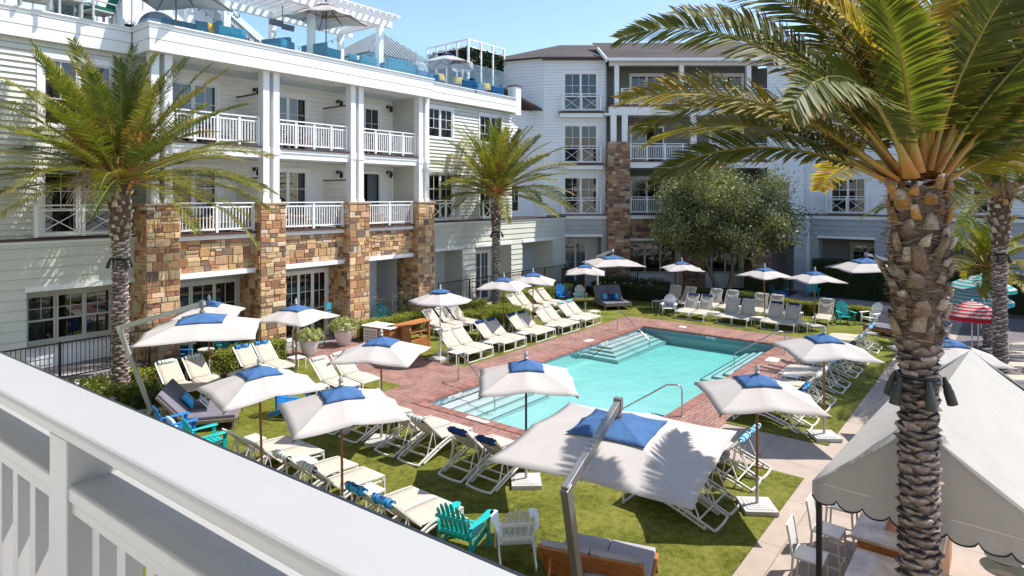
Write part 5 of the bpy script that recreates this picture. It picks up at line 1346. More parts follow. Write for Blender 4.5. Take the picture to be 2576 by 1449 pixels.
REDF = fabric('red_canvas', (0.55, 0.03, 0.05), 0.15); TEALC = fabric('teal_canvas', (0.02, 0.36, 0.36), 0.15); BLUC = fabric('sky_blue_canvas', (0.05, 0.35, 0.52), 0.15)
# pole feet found from the photo: the red one stands nearest
beach(27.8, 1.15, 2.3, 1.0, None, 6, 'red and white striped beach umbrella, nearest of the three at the right', REDF)
beach(31.5, 1.1, 2.4, 1.15, None, 6, 'blue and white striped beach umbrella, middle of the three at the right', BLUC)
beach(36.0, 1.15, 2.45, 1.3, None, 6, 'teal and white striped beach umbrella, farthest of the three at the right', TEALC)

# ------------------------------------------------------------------ loungers: local +X is the foot end
def make_lounger(roll, ang=42, kids=True):
    root = empty('sun_lounger', 'white framed sun lounger with beige sling', 'sun lounger')
    hw = 0.335
    def prof(t):      # side rail from foot (t=0) to the rear end on the ground (t=1)
        x = 0.92-1.84*t
        z = 0.335+0.055*sin(t/0.42*pi*0.5) if t < 0.42 else 0.39-0.355*((t-0.42)/0.58)**1.22
        return x, max(0.035, z)
    T = [i/20 for i in range(21)]
    f = MB()
    for s in (-1, 1):
        f.beam([(prof(t)[0], s*hw, prof(t)[1]) for t in T], 0.03, 0.034)
        low = [(prof(t)[0], s*hw, max(0.02, prof(t)[1]-0.085)) for t in T if 0.03 < t < 0.93]
        f.beam(low, 0.03, 0.03)
        for t in (0.03, 0.33, 0.63, 0.9):
            x, z = prof(t); f.beam([(x, s*hw, z), (x, s*hw, max(0.02, z-0.085))], 0.03, 0.03, up=(1, 0, 0))
        f.beam([(0.905, s*hw, 0.335), (0.905, s*hw, 0.0)], 0.03, 0.032, up=(1, 0, 0))
        f.beam([(0.905, s*hw, 0.03), (0.90, s*hw*0.5, 0.018), (0.90, 0, 0.016)], 0.03, 0.03)
        f.beam([(-0.91, s*hw, 0.04), (-0.915, s*hw*0.5, 0.022), (-0.918, 0, 0.018)], 0.034, 0.034)
    f.beam([(0.905, -hw, 0.335), (0.905, hw, 0.335)], 0.03, 0.03)
    f.beam([(-0.35, -hw, 0.2), (-0.35, hw, 0.2)], 0.022, 0.022); f.beam([(-0.6, -hw, 0.13), (-0.6, hw, 0.13)], 0.022, 0.022)
    f.build('frame', W_METAL, root)
    # seat sling
    s = MB(); n = 14; pts = []
    xs = [0.90-i*(1.0/n) for i in range(n+1)]
    zf = lambda x: 0.35+0.06*sin(max(0, min(1, (0.92-x)/1.14))*pi*0.5)
    for x in xs:
        for j in range(5):
            y = -hw+0.02+j*(2*hw-0.04)/4; pts.append((x, y, zf(x)-0.012*sin(j/4*pi)+0.006))
    s.add(pts, [(i*5+j, i*5+j+1, (i+1)*5+j+1, (i+1)*5+j) for i in range(n) for j in range(4)])
    o = s.build('seat_sling', SLING, root, smooth=60); m = o.modifiers.new('t', 'SOLIDIFY'); m.thickness = 0.008
    hx, hz = -0.10, 0.405; A = radians(ang); Lb = 0.80
    B = lambda d, y, off=0.0: (hx-cos(A)*d-sin(A)*off*-1*-1, y, hz+sin(A)*d+cos(A)*off)
    bk = empty('backrest', None, None); COL.objects.unlink(bk); bk2 = MB()
    bpy.data.objects.remove(bk)
    for s_ in (-1, 1): bk2.beam([B(0, s_*(hw-0.03)), B(0.35, s_*(hw-0.03), -0.015), B(Lb, s_*(hw-0.03), 0.01)], 0.028, 0.03, up=(0, 1, 0))
    bk2.beam([B(Lb, -(hw-0.03), 0.01), B(Lb, hw-0.03, 0.01)], 0.028, 0.03, up=(1, 0, 0))
    bk2.beam([B(0.62, -(hw-0.03)), B(0.55, -0.15, -0.10), B(0.55, 0.15, -0.10), B(0.62, hw-0.03)], 0.018, 0.022)
    bk = bk2.build('backrest', W_METAL, root)
    s = MB(); pts = []
    for i in range(9):
        d = Lb*i/8
        for j in range(5): y = -hw+0.045+j*(2*hw-0.09)/4; pts.append(B(d, y, 0.012-0.03*sin(i/8*pi)-0.02*sin(j/4*pi)))
    s.add(pts, [(i*5+j, i*5+j+1, (i+1)*5+j+1, (i+1)*5+j) for i in range(8) for j in range(4)])
    o = s.build('back_sling', SLING, bk, smooth=60); m = o.modifiers.new('t', 'SOLIDIFY'); m.thickness = 0.008
    st = MB()
    for s_ in (-1, 1):
        st.beam([B(0.42, s_*(hw-0.05), -0.02), (hx-0.52, s_*(hw-0.02), 0.16)], 0.02, 0.022); st.beam([B(0.42, s_*(hw-0.05), -0.02), (hx-0.22, s_*(hw-0.02), 0.24)], 0.016, 0.018)
    st.beam([(hx-0.52, -hw+0.02, 0.16), (hx-0.52, hw-0.02, 0.16)], 0.02, 0.02); st.build('support_struts', W_METAL, root)
    M_ = {'linen': LINEN, 'blue': LBLUE, 'navy': NAVYF, 'stripe': ROLL_STR, 'aqua': ROLL_TEAL, 'grey': GREYROLL, 'flat': LINEN}.get(roll)
    if roll:
        c = B(Lb-0.09, 0, 0.075 if roll != 'flat' else 0.05); r = MB(); L_ = 0.25
        pr = [(0.02, -L_), (0.055, -L_+0.004), (0.068, -L_+0.03), (0.068, L_-0.03), (0.055, L_-0.004), (0.02, L_)]
        vs = []; nn = 14
        for rr, yy in pr:
            for k in range(nn): a = 2*pi*k/nn; vs.append((c[0]+rr*cos(a), c[1]+yy, c[2]+rr*sin(a)*(1.0 if roll != 'flat' else 0.7)))
        r.add(vs, [(i*nn+k, i*nn+(k+1) % nn, (i+1)*nn+(k+1) % nn, (i+1)*nn+k) for i in range(5) for k in range(nn)]+[tuple(range(nn)), tuple(range(5*nn, 6*nn))])
        o = r.build('headrest', M_, root, smooth=50)
        t = MB(); sm = NAVYF if roll in ('blue', 'navy', 'aqua') else W_METAL
        if roll == 'blue': 
            e = MB(); 
        for yy in (-0.13, 0.13):
            t = MB(); P = [(c[0]+0.073*cos(q), yy, c[2]+0.073*sin(q)) for q in [2*pi*k/14 for k in range(15)]]; t.beam(P, 0.02, 0.006, up=(0, 1, 0))
            t.beam([(c[0]-0.05, yy, c[2]+0.05), B(Lb, yy, -0.03), B(Lb-0.13, yy, -0.05)], 0.02, 0.006)
            t.build('strap', sm, o)
        if roll == 'blue':
            for y0, y1 in ((-L_-0.001, -L_+0.06), (L_-0.06, L_+0.001), (-0.08, 0.08)):
                e = MB(); vs = []
                for yy in (y0, y1):
                    for k in range(nn): a = 2*pi*k/nn; vs.append((c[0]+0.0695*cos(a)-0.001, yy, c[2]+0.0695*sin(a)))
                e.add(vs, [(k, (k+1) % nn, nn+(k+1) % nn, nn+k) for k in range(0, 5)])
                e.build('navy_band', NAVYF, o, smooth=50)
    return root
PROTO = {}
ORD = ['first', 'second', 'third', 'fourth', 'fifth', 'sixth', 'seventh', 'eighth', 'ninth', 'tenth', 'eleventh', 'twelfth']
RD = {'linen': 'linen', 'blue': 'light blue', 'navy': 'navy', 'stripe': 'dark striped', 'aqua': 'aqua striped', 'grey': 'grey', 'flat': 'flat beige', None: 'no'}
def lounger(x, y, rz, roll, label, group, ang=42):
    k = (roll, ang)
    if k not in PROTO: o = PROTO[k] = make_lounger(roll, ang)
    else: o = dup(PROTO[k])
    o.location = (x, y, 0.016); o.rotation_euler = (0, 0, rz+random.uniform(-0.02, 0.02)); o['label'] = label; o['group'] = group
    return o
def row(items, where, group, ang=42):
    for i, (x, y, rz, roll) in enumerate(items):
        lounger(x, y, radians(rz), roll, f'lounger with {RD[roll]} head roll, {ORD[i]} {where}', group, ang)
# front row left of the pool (feet towards -Y, at y = 15.4)
xs = []
for (a, c) in ((17.4, 18.1), (19.5, 20.2), (21.66, 22.36), (23.85, 24.55), (25.3, 26.0)):
    pass
A1 = [G_ for G_ in (17.35, 18.07, 19.45, 20.17, 21.55, 22.27, 23.6, 24.32, 25.25, 25.97)]
A1 = [17.35, 18.07, 19.42, 20.14, 21.5, 22.22, 23.45, 24.17, 25.32, 26.04]
rolls = ['linen', 'linen', 'navy', 'navy', 'navy', 'navy', 'linen', 'linen', 'aqua', 'aqua']
row([(x, 16.32, -90, r) for x, r in zip(A1, rolls)], 'from the near end of the left poolside row', 'loungers in the left poolside row')
row([(19.95, 19.85, -90, 'linen'), (20.75, 19.85, -90, 'linen'), (22.05, 19.95, -90, 'linen')][:2]+[(21.62, 19.95, -90, 'linen'), (25.75, 19.75, -90, 'linen'), (26.5, 19.75, -90, 'linen'), (27.65, 19.75, -90, 'linen'), (28.45, 19.75, -90, 'linen')], 'from the left in the back row by the hedge', 'loungers in the left back row')
row([(8.75, 19.75, -90, 'stripe'), (9.55, 19.75, -90, 'stripe'), (11.25, 19.85, -90, 'blue'), (11.95, 19.85, -90, 'blue')], 'from the left below the stone pillars', 'loungers on the left lawn')
row([(11.9, 16.42, -90, 'linen'), (12.68, 16.42, -90, 'linen')], 'of the pair beside the brick walkway', 'loungers on the left lawn')
# near end of the pool (feet towards +X)
row([(10.68, y, 0, r) for y, r in ((8.57, 'navy'), (9.38, 'navy'), (10.7, 'stripe'), (11.48, 'stripe'), (12.85, 'linen'), (13.7, 'linen'))], 'from the right facing the near pool end', 'loungers at the near end of the pool', 44)
row([(7.62, y, 0, r) for y, r in ((8.2, 'blue'), (8.9, 'blue'), (10.35, 'stripe'), (11.2, 'stripe'), (12.4, None), (13.15, None))], 'from the right in the row along the railing', 'loungers by the railing', 44)
# far end of the pool (feet towards -X)
row([(30.62, y, 180, r) for y, r in ((7.95, 'navy'), (8.7, 'navy'), (9.98, 'stripe'), (10.72, 'stripe'), (12.04, 'navy'), (12.79, 'navy'))], 'from the right, front row beyond the pool', 'loungers beyond the far end', 56)
row([(33.0, y, 180, r) for y, r in ((7.05, 'stripe'), (9.35, 'flat'), (10.1, 'flat'), (11.6, 'stripe'), (12.45, 'stripe'), (13.9, 'flat'), (14.75, 'flat'))], 'from the right, back row beyond the pool', 'loungers beyond the far end', 56)
# right of the pool (feet towards +Y)
row([(x, 5.08, 90, r) for x, r in ((11.45, 'grey'), (12.2, 'grey'), (13.45, 'aqua'), (14.15, 'aqua'))], 'from the left beside the big cantilever umbrella', 'loungers in the right row', 44)
row([(17.45+2.09*(i//2)+0.72*(i % 2), 5.0, 90, r) for i, r in enumerate(['blue', 'blue', 'stripe', 'stripe', 'aqua', 'aqua', 'navy', 'navy', 'stripe', 'stripe', 'aqua', 'aqua'])], 'from the near end of the long right row', 'loungers in the right row', 44)
row([(23.4+2.0*i, -0.75, 100, 'linen') for i in range(5)], 'from the left at the far right edge', 'loungers at the far right', 44)

# ------------------------------------------------------------------ side tables
def make_table():
    root = empty('side_table', 't', 'side table')
    t = MB(); w, d, h = 0.23, 0.23, 0.43
    t.box(-w, -d, h-0.035, w, -d+0.03, h); t.box(-w, d-0.03, h-0.035, w, d, h); t.box(-w, -d+0.03, h-0.035, -w+0.03, d-0.03, h); t.box(w-0.03, -d+0.03, h-0.035, w, d-0.03, h)
    n = 9
    for i in range(n): y = -d+0.035+i*(2*d-0.07)/n; t.box(-w+0.03, y, h-0.012, w-0.03, y+(2*d-0.07)/n-0.012, h-0.003)
    for x in (-0.1, 0.1): t.box(x-0.01, -d+0.03, h-0.02, x+0.01, d-0.03, h-0.013)
    t.build('table_top', W_METAL, root)
    for sx_ in (-1, 1):
        for sy in (-1, 1):
            l = MB(); l.box(sx_*w-(0.03 if sx_ > 0 else 0), sy*d-(0.03 if sy > 0 else 0), 0, sx_*w+(0 if sx_ > 0 else 0.03), sy*d+(0 if sy > 0 else 0.03), h-0.036); l.build('leg', W_METAL, root)
    return root
TB = [(16.85-0.1, 15.75, 'beside the nearest lounger of the left poolside row'), (18.75, 15.8, 'second from the near end of the left poolside row'), (20.83, 15.8, 'third from the near end of the left poolside row'), (22.85, 15.8, 'fourth from the near end of the left poolside row'), (24.75, 15.8, 'fifth from the near end of the left poolside row'), (26.9, 16.1, 'at the far end of the left poolside row'),
 (19.2, 18.95, 'behind the round umbrella, left of the back row'), (21.1, 20.2-1.2, 'between two loungers of the back row, behind the round umbrella'), (27.1, 19.0, 'between the four far loungers of the back row'),
 (10.4, 19.2, 'between the striped-roll and blue-roll loungers on the left lawn'), (12.75, 19.6, 'right of the blue-roll loungers on the left lawn'), (12.3-1.1, 16.1, 'left of the pair of loungers beside the brick walkway'), (9.3, 18.4, 'below the left cantilever umbrella'),
 (10.9, 12.25-0.05, 'under the umbrella by the near left pool corner'), (11.0, 10.05, 'between the striped and navy loungers facing the pool'), (11.1, 14.45, 'at the walkway end of the row facing the pool'),
 (7.8, 13.78, 'nearest the turquoise armchair beside the railing row'), (7.8, 11.8, 'in the railing row between the leftmost pairs'), (7.8, 9.62, 'in the railing row next to the light blue rolls'),
 (30.3, 11.38, 'left gap of the front row beyond the pool'), (30.3, 9.33, 'middle gap of the front row beyond the pool'), (30.3, 7.35, 'right end of the front row beyond the pool'), (32.7, 8.2, 'right gap of the back row beyond the pool'), (32.7, 10.85, 'middle gap of the back row beyond the pool'), (32.7, 13.2, 'left gap of the back row beyond the pool'), (31.7, 15.0, 'beside the grey double daybed'),
 (19.0, 5.45, 'nearest gap of the long right row'), (21.05, 5.45, 'second gap of the long right row'), (23.15, 5.45, 'third gap of the long right row'), (29.6, 4.6, 'at the far end of the long right row'), (25.9, 0.9, 'below the striped umbrellas at the far right')]
tb0 = make_table()
for i, (x, y, lab) in enumerate(TB):
    o = tb0 if i == 0 else dup(tb0)
    o.location = (x, y, 0.016); o.rotation_euler = (0, 0, random.uniform(-0.04, 0.04)); o['label'] = 'white slatted table '+lab; o['group'] = 'small white side tables'

# ------------------------------------------------------------------ adirondack chairs: facing local +X
def make_adirondack(m, pillow=None):
    root = empty('adirondack_chair', 'chair', 'armchair')
    b = MB(); n = 6; A = radians(112)
    for i in range(n):
        y0 = -0.235+i*0.0815; u = (i-(n-1)/2)/((n-1)/2); h = 0.78-0.16*u*u; sp = 1+0.18
        P = lambda s, y, o=0.0: (-0.20+cos(A)*s-o, y, 0.30+sin(A)*s)
        y1 = y0+0.058; q = lambda y, s: y*(1+0.28*s)
        ys = [(q(y0, s), q(y1, s), s) for s in (0, h*0.5, h*0.92)]
        vs = []
        for (a, c, s) in ys: vs += [P(s, a), P(s, c), P(s, c, 0.02), P(s, a, 0.02)]
        a, c, s = ys[-1]; w = (c-a); vs += [P(h, a+w*0.28), P(h, c-w*0.28), P(h, c-w*0.28, 0.02), P(h, a+w*0.28, 0.02)]
        fs = []
        for j in range(3):
            for k in range(4): x = j*4+k; y = j*4+(k+1) % 4; fs.append((x, y, y+4, x+4))
        fs += [(0, 3, 2, 1), (12, 13, 14, 15)]; b.add(vs, fs)
    for s, w in ((0.14, 0.27), (0.45, 0.30)): b.beam([(-0.20+cos(A)*s-0.035, -w, 0.30+sin(A)*s), (-0.20+cos(A)*s-0.035, w, 0.30+sin(A)*s)], 0.028, 0.06)
    b.build('backrest', m, root, bevel=0.004, seg=1)
    s = MB()
    for i in range(6): x = 0.27-i*0.085; z = 0.365-0.012*i-0.002*i*i*0; s.beam([(x, -0.27, z), (x, 0.27, z)], 0.075, 0.02)
    s.build('seat', m, root, bevel=0.004, seg=1)
    for sg in (-1, 1):
        a = MB(); a.prism([(0.36, sg*0.26), (0.40, sg*0.30), (0.40, sg*0.37), (0.34, sg*0.41), (0.1, sg*0.405), (-0.30, sg*0.34), (-0.34, sg*0.31), (-0.30, sg*0.285), (0.05, sg*0.27)], 0.565, 0.588); a.build('arm', m, root, bevel=0.004, seg=1)
        l = MB(); l.box(0.26, sg*0.315-0.012, 0, 0.35, sg*0.315+0.012, 0.564); l.beam([(0.305, sg*0.33, 0.45), (0.305, sg*0.37, 0.56)], 0.03, 0.02); l.build('front_leg', m, root)
        l = MB(); l.beam([(0.31, sg*0.285, 0.30), (-0.05, sg*0.285, 0.235), (-0.52, sg*0.285, 0.05)], 0.024, 0.10); l.beam([(-0.30, sg*0.3, 0.575), (-0.28, sg*0.3, 0.16)], 0.024, 0.06, up=(1, 0, 0)); l.build('rear_leg', m, root)
    return root
AP = {}
def pillow(x, y, z, rz, w, h, m, label, tilt=60, t=0.14):
    root = MB(); n = 10; vs = []; 
    for sgn in (-1, 1):
        for i in range(n+1):
            for j in range(n+1):
                u = i/n*2-1; v = j/n*2-1; th = t/2*sqrt(max(0, (1-u*u)*(1-v*v)))**0.8; pin = 1-0.10*(1-abs(u))*abs(v)-0.10*(1-abs(v))*abs(u)
                vs.append((sgn*th, u*w/2*pin, v*h/2*pin))
    fs = []; K = (n+1)**2
    for sgn in (0, 1):
        for i in range(n):
            for j in range(n):
                a = sgn*K+i*(n+1)+j; q = (a, a+1, a+n+2, a+n+1); fs.append(q if sgn else q[::-1])
    root.add(vs, fs)
    o = root.build('pillow', m, None, smooth=60)
    o.location = (x, y, z); o.rotation_euler = (Matrix.Rotation(rz, 4, 'Z') @ Matrix.Rotation(-radians(90-tilt), 4, 'Y')).to_euler()
    return tag(o, label, 'pillow', 'loose pillows on the chairs and daybeds')
def adir(x, y, deg, m, label, pil=None, z=0.016, plab=None):
    k = m.name
    if k not in AP: o = AP[k] = make_adirondack(m)
    else: o = dup(AP[k])
    o.location = (x, y, z); r = radians(deg); o.rotation_euler = (0, 0, r); o['label'] = label; o['group'] = 'slatted wooden armchairs'
    if pil: pillow(x-0.10*cos(r), y-0.10*sin(r), z+0.52, r, 0.42, 0.32, pil, plab, 62)
adir(7.96, 7.32, 12, TEAL, 'turquoise slatted armchair in the foreground by the railing, seen from behind at an angle', LINEN, plab='beige pillow on the foreground turquoise armchair')
adir(8.38, 6.53, 44, W_PLASTIC, 'white slatted armchair in the foreground seen straight from behind', AQUAF, plab='aqua pillow on the foreground white armchair')
adir(7.1, 16.0, -8, BLUEP, 'bright blue armchair beside the near daybed, just over the railing', AQUAF, plab='pale pillow on the blue armchair by the railing')
adir(7.15, 14.62, -5, TEAL, 'turquoise armchair just over the railing, between the blue armchair and the loungers')
adir(10.0, 15.6, -60, BLUEP, 'bright blue armchair half hidden beneath the two near umbrellas')
adir(10.2, 22.9, -50, BLUEP, 'bright blue armchair in the porch by the leftmost stone pillar', z=0.03)
adir(12.0, 23.0, -100, TEAL, 'turquoise armchair in the porch behind the left hedge', z=0.03)
adir(19.3, 22.7, -115, TEAL, 'turquoise armchair behind the glass screen, between the third and fourth stone pillars', z=0.03)
adir(17.95, 22.9, -60, TEAL, 'turquoise armchair almost hidden behind the third stone pillar', z=0.03)
adir(30.3, 20.2, -125, BLUEP, 'bright blue armchair in the far left corner beside a white one')
adir(30.5, 19.15, -145, W_PLASTIC, 'white armchair with aqua towel in the far left corner beside a blue one', AQUAF, plab='aqua pillow on the white armchair in the far left corner')
adir(30.4, 13.75, -160, W_PLASTIC, 'white armchair at the left end of the far lounger rows', GREYC, plab='grey pillow on the white armchair at the left end of the far rows')
adir(33.4, 6.25, -150, TEAL, 'turquoise armchair on the far lawn in front of the yellow-green hedge')
adir(33.9, 5.2, 155, W_PLASTIC, 'white armchair on the far lawn turned towards the turquoise one')
adir(38.0, 10.5, -60, BLUEP, 'dark blue armchair beside the small spa pool, near the olive tree')
adir(40.9, 9.4, -165, TEAL, 'turquoise armchair at the back of the spa terrace, below the tall hedge')
adir(40.9, 4.9, 175, TEAL, 'turquoise armchair just left of the foreground palm trunk, behind the spa pool')

# lattice drum tables
def drum(x, y, label):
    root = empty('lattice_table', label, 'side table', (x, y, 0.03), 0, 'lattice drum tables in the porch')
    t = MB(); t.lathe([(0.27, 0.50), (0.28, 0.51), (0.28, 0.535), (0.27, 0.545)], 28); t.build('table_top', W_METAL, root, smooth=40)
    b = MB(); n = 14
    for k in range(n):
        for sg in (-1, 1): b.beam([(0.25*cos(2*pi*(k+sg*t_*1.6)/n), 0.25*sin(2*pi*(k+sg*t_*1.6)/n), 0.02+0.48*t_) for t_ in (0, .25, .5, .75, 1)], 0.012, 0.022)
    b.lathe([(0.25, 0.0), (0.262, 0.0), (0.262, 0.03), (0.25, 0.03)], 28); b.build('lattice_body', W_METAL, root)
drum(11.1, 22.7, 'white lattice drum table between the blue and turquoise porch armchairs')
drum(18.85, 22.45, 'white lattice drum table behind the glass screen')

# ------------------------------------------------------------------ daybeds: local +X is the foot, back at -X
def daybed(x, y, deg, label, fm, cm, back=58, W=1.5, L=1.9, z=0.016):
    root = empty('double_daybed', label, 'daybed', (x, y, z), radians(deg), 'grey double daybeds on the lawn')
    f = MB(); hw = W/2
    for s in (-1, 1): f.box(-L/2, s*hw-0.03, 0.2, L/2, s*hw+0.03, 0.29)
    for i in range(12): xx = -L/2+0.05+i*(L-0.1)/11; f.box(xx-0.04, -hw+0.031, 0.25, xx+0.04, hw-0.031, 0.275)
    f.box(L/2-0.03, -hw+0.031, 0.2, L/2+0.03, hw-0.031, 0.29); f.build('frame', fm, root)
    for sx_, sy in ((-1, -1), (-1, 1), (1, -1), (1, 1), (1, 0)):
        l = MB(); l.beam([(sx_*(L/2-0.05), sy*(hw-0.02), 0.2), (sx_*(L/2-0.02), sy*(hw-0.0), 0)], 0.06, 0.06, up=(0, 1, 0)); l.build('leg', fm, root)
    hx = -0.28; A = radians(back)
    Mb = Matrix.Translation((hx, 0, 0.30)) @ Matrix.Rotation(-(pi-A)+pi, 4, 'Y')
    Mb = Matrix.Translation((hx, 0, 0.31)) @ Matrix.Rotation(A, 4, 'Y')     # local -X runs up the back
    b = MB(Mb)
    for i in range(9): b.box(-0.08-i*0.095-0.04, -hw+0.02, -0.03, -0.08-i*0.095+0.04, hw-0.02, -0.005)
    for s in (-1, 1): b.box(-0.9, s*hw-0.025, -0.04, 0.0, s*hw+0.025, 0.02)
    q = Mb @ Vector((-0.6, 0, -0.03))
    b.M = None
    for s in (-1, 1): b.beam([(q.x, s*0.6, q.z), (-L/2+0.02, s*0.6, 0.26)], 0.03, 0.04)
    b.build('backrest', fm, root)
    for s in (-1, 1):
        c = MB(); c.box(hx+0.02, s*0.005 if s > 0 else -hw+0.01, 0.292, L/2-0.0, hw-0.01 if s > 0 else -0.005, 0.385); c.build('seat_cushion', cm, root, bevel=0.03, seg=3)
        c = MB(Mb); c.box(-0.92, s*0.005 if s > 0 else -hw+0.01, 0.0, -0.03, hw-0.01 if s > 0 else -0.005, 0.09); c.build('back_cushion', cm, root, bevel=0.03, seg=3)
    return root
daybed(8.15, 16.95, -36, 'grey double daybed with striped pillows, under the left cantilever umbrella near the railing', OLDWOOD, GREYC, 48)
pillow(7.95, 17.18, 0.62, radians(-36), 0.5, 0.42, PIL_BLUE, 'blue and white striped pillow on the near left daybed', 50)
pillow(8.25, 16.98, 0.54, radians(-30), 0.4, 0.34, PIL_BW, 'black and white striped pillow on the near left daybed', 50)
daybed(30.6, 17.2, -128, 'grey double daybed with blue pillows in the far left corner, facing the camera', OLDWOOD, GREYC, 58)
for dx, m_, lb, w_p in ((-0.25, PIL_BLUE, 'left blue striped pillow on the far daybed', 0.44), (0.0, NAVYF, 'black and white patterned pillow in the middle of the far daybed', 0.42), (0.26, PIL_BLUE, 'right blue striped pillow on the far daybed', 0.44)):
    r_ = radians(-128); px_ = 30.6-0.08*cos(r_)-dx*sin(r_)*-1; 
    f_ = Vector((cos(r_), sin(r_), 0)); s_v = Vector((-sin(r_), cos(r_), 0)); p_ = Vector((30.6, 17.2, 0))-f_*0.14+s_v*(-dx)+f_*(0.10 if dx == 0 else 0)
    pillow(p_.x, p_.y, 0.58, r_, w_p, 0.34, m_, lb, 62)
daybed(8.4, 4.9, 18.6, 'grey double daybed with reddish wooden back at the bottom edge, below the big umbrella', TEAK, GREYL, 52, W=1.45, L=1.7)
pillow(7.98, 4.65, 0.50, radians(18.6), 0.5, 0.4, GREYL, 'pale round-edged pillow on the bottom daybed', 42)
daybed(32.2, 4.25, 160, 'grey daybed on a brown wooden frame just left of the foreground palm trunk', TEAK, GREYC, 50, W=1.4, L=1.7)
# ------------------------------------------------------------------ the balcony we stand on and the building behind us
HB = empty('viewing_building', 'pale hotel building whose balcony overlooks the pool', 'building')
b = MB(); b.box(-14, -30, 0, -2.4, 30, 15); b.build('wall', G_SIDE, HB)
b = MB(); b.box(-2.398, -6, 4.2, 0.78, 8, 4.43); b.build('balcony_floor', W_TRIM, HB)
for k in range(9):
    for zz in (1.0, 4.6, 8.0, 11.3):
        w_ = MB(); y0 = -26+6*k; w_.box(-2.39, y0, zz, -2.36, y0+2.4, zz+2.2); w_.build('window', DARKROOM, HB)
RL = empty('foreground_railing', 'white painted balcony railing crossing the lower left foreground', 'railing')
MR_ = frame((0, 0, 6.0), (cos(radians(92.2)), sin(radians(92.2))))
def rb(x0, x1, d0, d1, z0, z1, name, m=None, bev=0.006):
    q = MB(MR_); q.box(x0, -d1, z0, x1, -d0, z1); return q.build(name, m or RAILP, RL, bevel=bev, seg=4)
RAILP = mat('railing_paint', (0.335, 0.328, 0.322), 0.38, var=0.02, scale=3, bump=0.03, bscale=120)
rb(-3, 6, 0.548, 0.692, -0.536, -0.500, 'top_rail', bev=0.012)
rb(-3, 6, 0.6921, 0.700, -0.530, -0.506, 'drip_edge', BLACKM, 0.001)
rb(-3, 6, 0.560, 0.725, -0.676, -0.638, 'middle_rail', bev=0.008)
rb(-3, 6, 0.566, 0.625, -0.702, -0.6765, 'middle_rail', bev=0.003)
rb(-3, 6, 0.56, 0.66, -1.50, -1.46, 'bottom_rail')
for s_ in (-1.33, 0.17, 1.67, 3.17, 4.67):
    rb(s_-0.05, s_+0.05, 0.556, 0.664, -1.57, -0.537, 'post', bev=0.004)
    for k in range(1, 12):
        x = s_+k*0.125
        if -0.3 < x < 5: rb(x-0.018, x+0.018, 0.585, 0.621, -1.459, -0.7025, 'baluster', bev=0.002)
# ------------------------------------------------------------------ fences
def fence(pts, z0, z1, label, pitch=0.11):
    root = empty('metal_fence', label, 'fence')
    for (a, c) in zip(pts, pts[1:]):
        A, B_ = Vector((a[0], a[1], 0)), Vector((c[0], c[1], 0)); L_ = (B_-A).length; M = frame((A.x, A.y, 0), (B_-A).to_2d())
        r = MB(M); r.box(0, -0.02, z1-0.04, L_, 0.02, z1); r.box(0, -0.015, z0+0.1, L_, 0.015, z0+0.13); r.build('rails', BLACKM, root)
        n = int(L_/pitch); q = MB(M)
        for i in range(1, n): x = L_*i/n; q.box(x-0.008, -0.008, z0+0.13, x+0.008, 0.008, z1-0.04)
        q.build('pickets', BLACKM, root)
        m_ = max(1, round(L_/2.4))
        for i in range(m_+1): x = L_*i/m_; p = MB(M); p.box(x-0.025, -0.025, 0, x+0.025, 0.025, z1+0.02); p.build('post', BLACKM, root)
fence([(1.5, 21.45), (8.7, 21.45)], 0.72, 1.84, 'black metal picket fence on the raised terrace at the left edge')
fence([(21.95, 21.8), (33.0, 21.8)], 0.35, 1.85, 'black metal picket fence in front of the pale siding left of the far corner')
ca, cb_ = CP(sx(1413, -3), YC-3.0), CP(sx(1890, -3), YC-3.0)
fence([(33.0, 21.75), ca, cb_], 0.2, 1.72, 'long black metal picket fence in front of the far stone pillars')
e1 = CP(sx(1985, -2), YC-2.2); fence([cb_, e1], 0.1, 1.2, 'low black metal rail by the far right porch steps', 0.3)
# glass screens
def screen(x0, x1, y, h, n, label):
    root = empty('glass_screen', label, 'glass fence')
    w = (x1-x0)/n
    for i in range(n):
        g = MB(); g.box(x0+w*i+0.03, y, 0.1, x0+w*(i+1)-0.03, y+0.012, h); g.build('glass_panel', BGLASS, root)
    for i in range(n+1):
        p = MB(); p.tube([(x0+w*i, y, 0), (x0+w*i, y, h+0.05)], 0.022, 10); p.build('post', STEEL, root, smooth=40)
screen(17.9, 20.7, 22.1, 1.65, 2, 'frameless glass screen across the porch bay between the two right stone pillars')
screen(13.9, 16.7, 22.25, 1.68, 3, 'glass screen with steel posts in front of the entrance doors')
screen(9.9, 12.7, 22.15, 1.5, 2, 'glass screen across the leftmost porch bay')
r = empty('pool_rules_sign', 'two blue notice panels fixed on the glass screen by the entrance', 'sign', (15.95, 22.2, 0))
for z in (1.15, 1.5): s = MB(); s.box(-0.12, 0, z-0.13, 0.12, 0.01, z+0.15); s.build('notice_panel', BLUC, r)
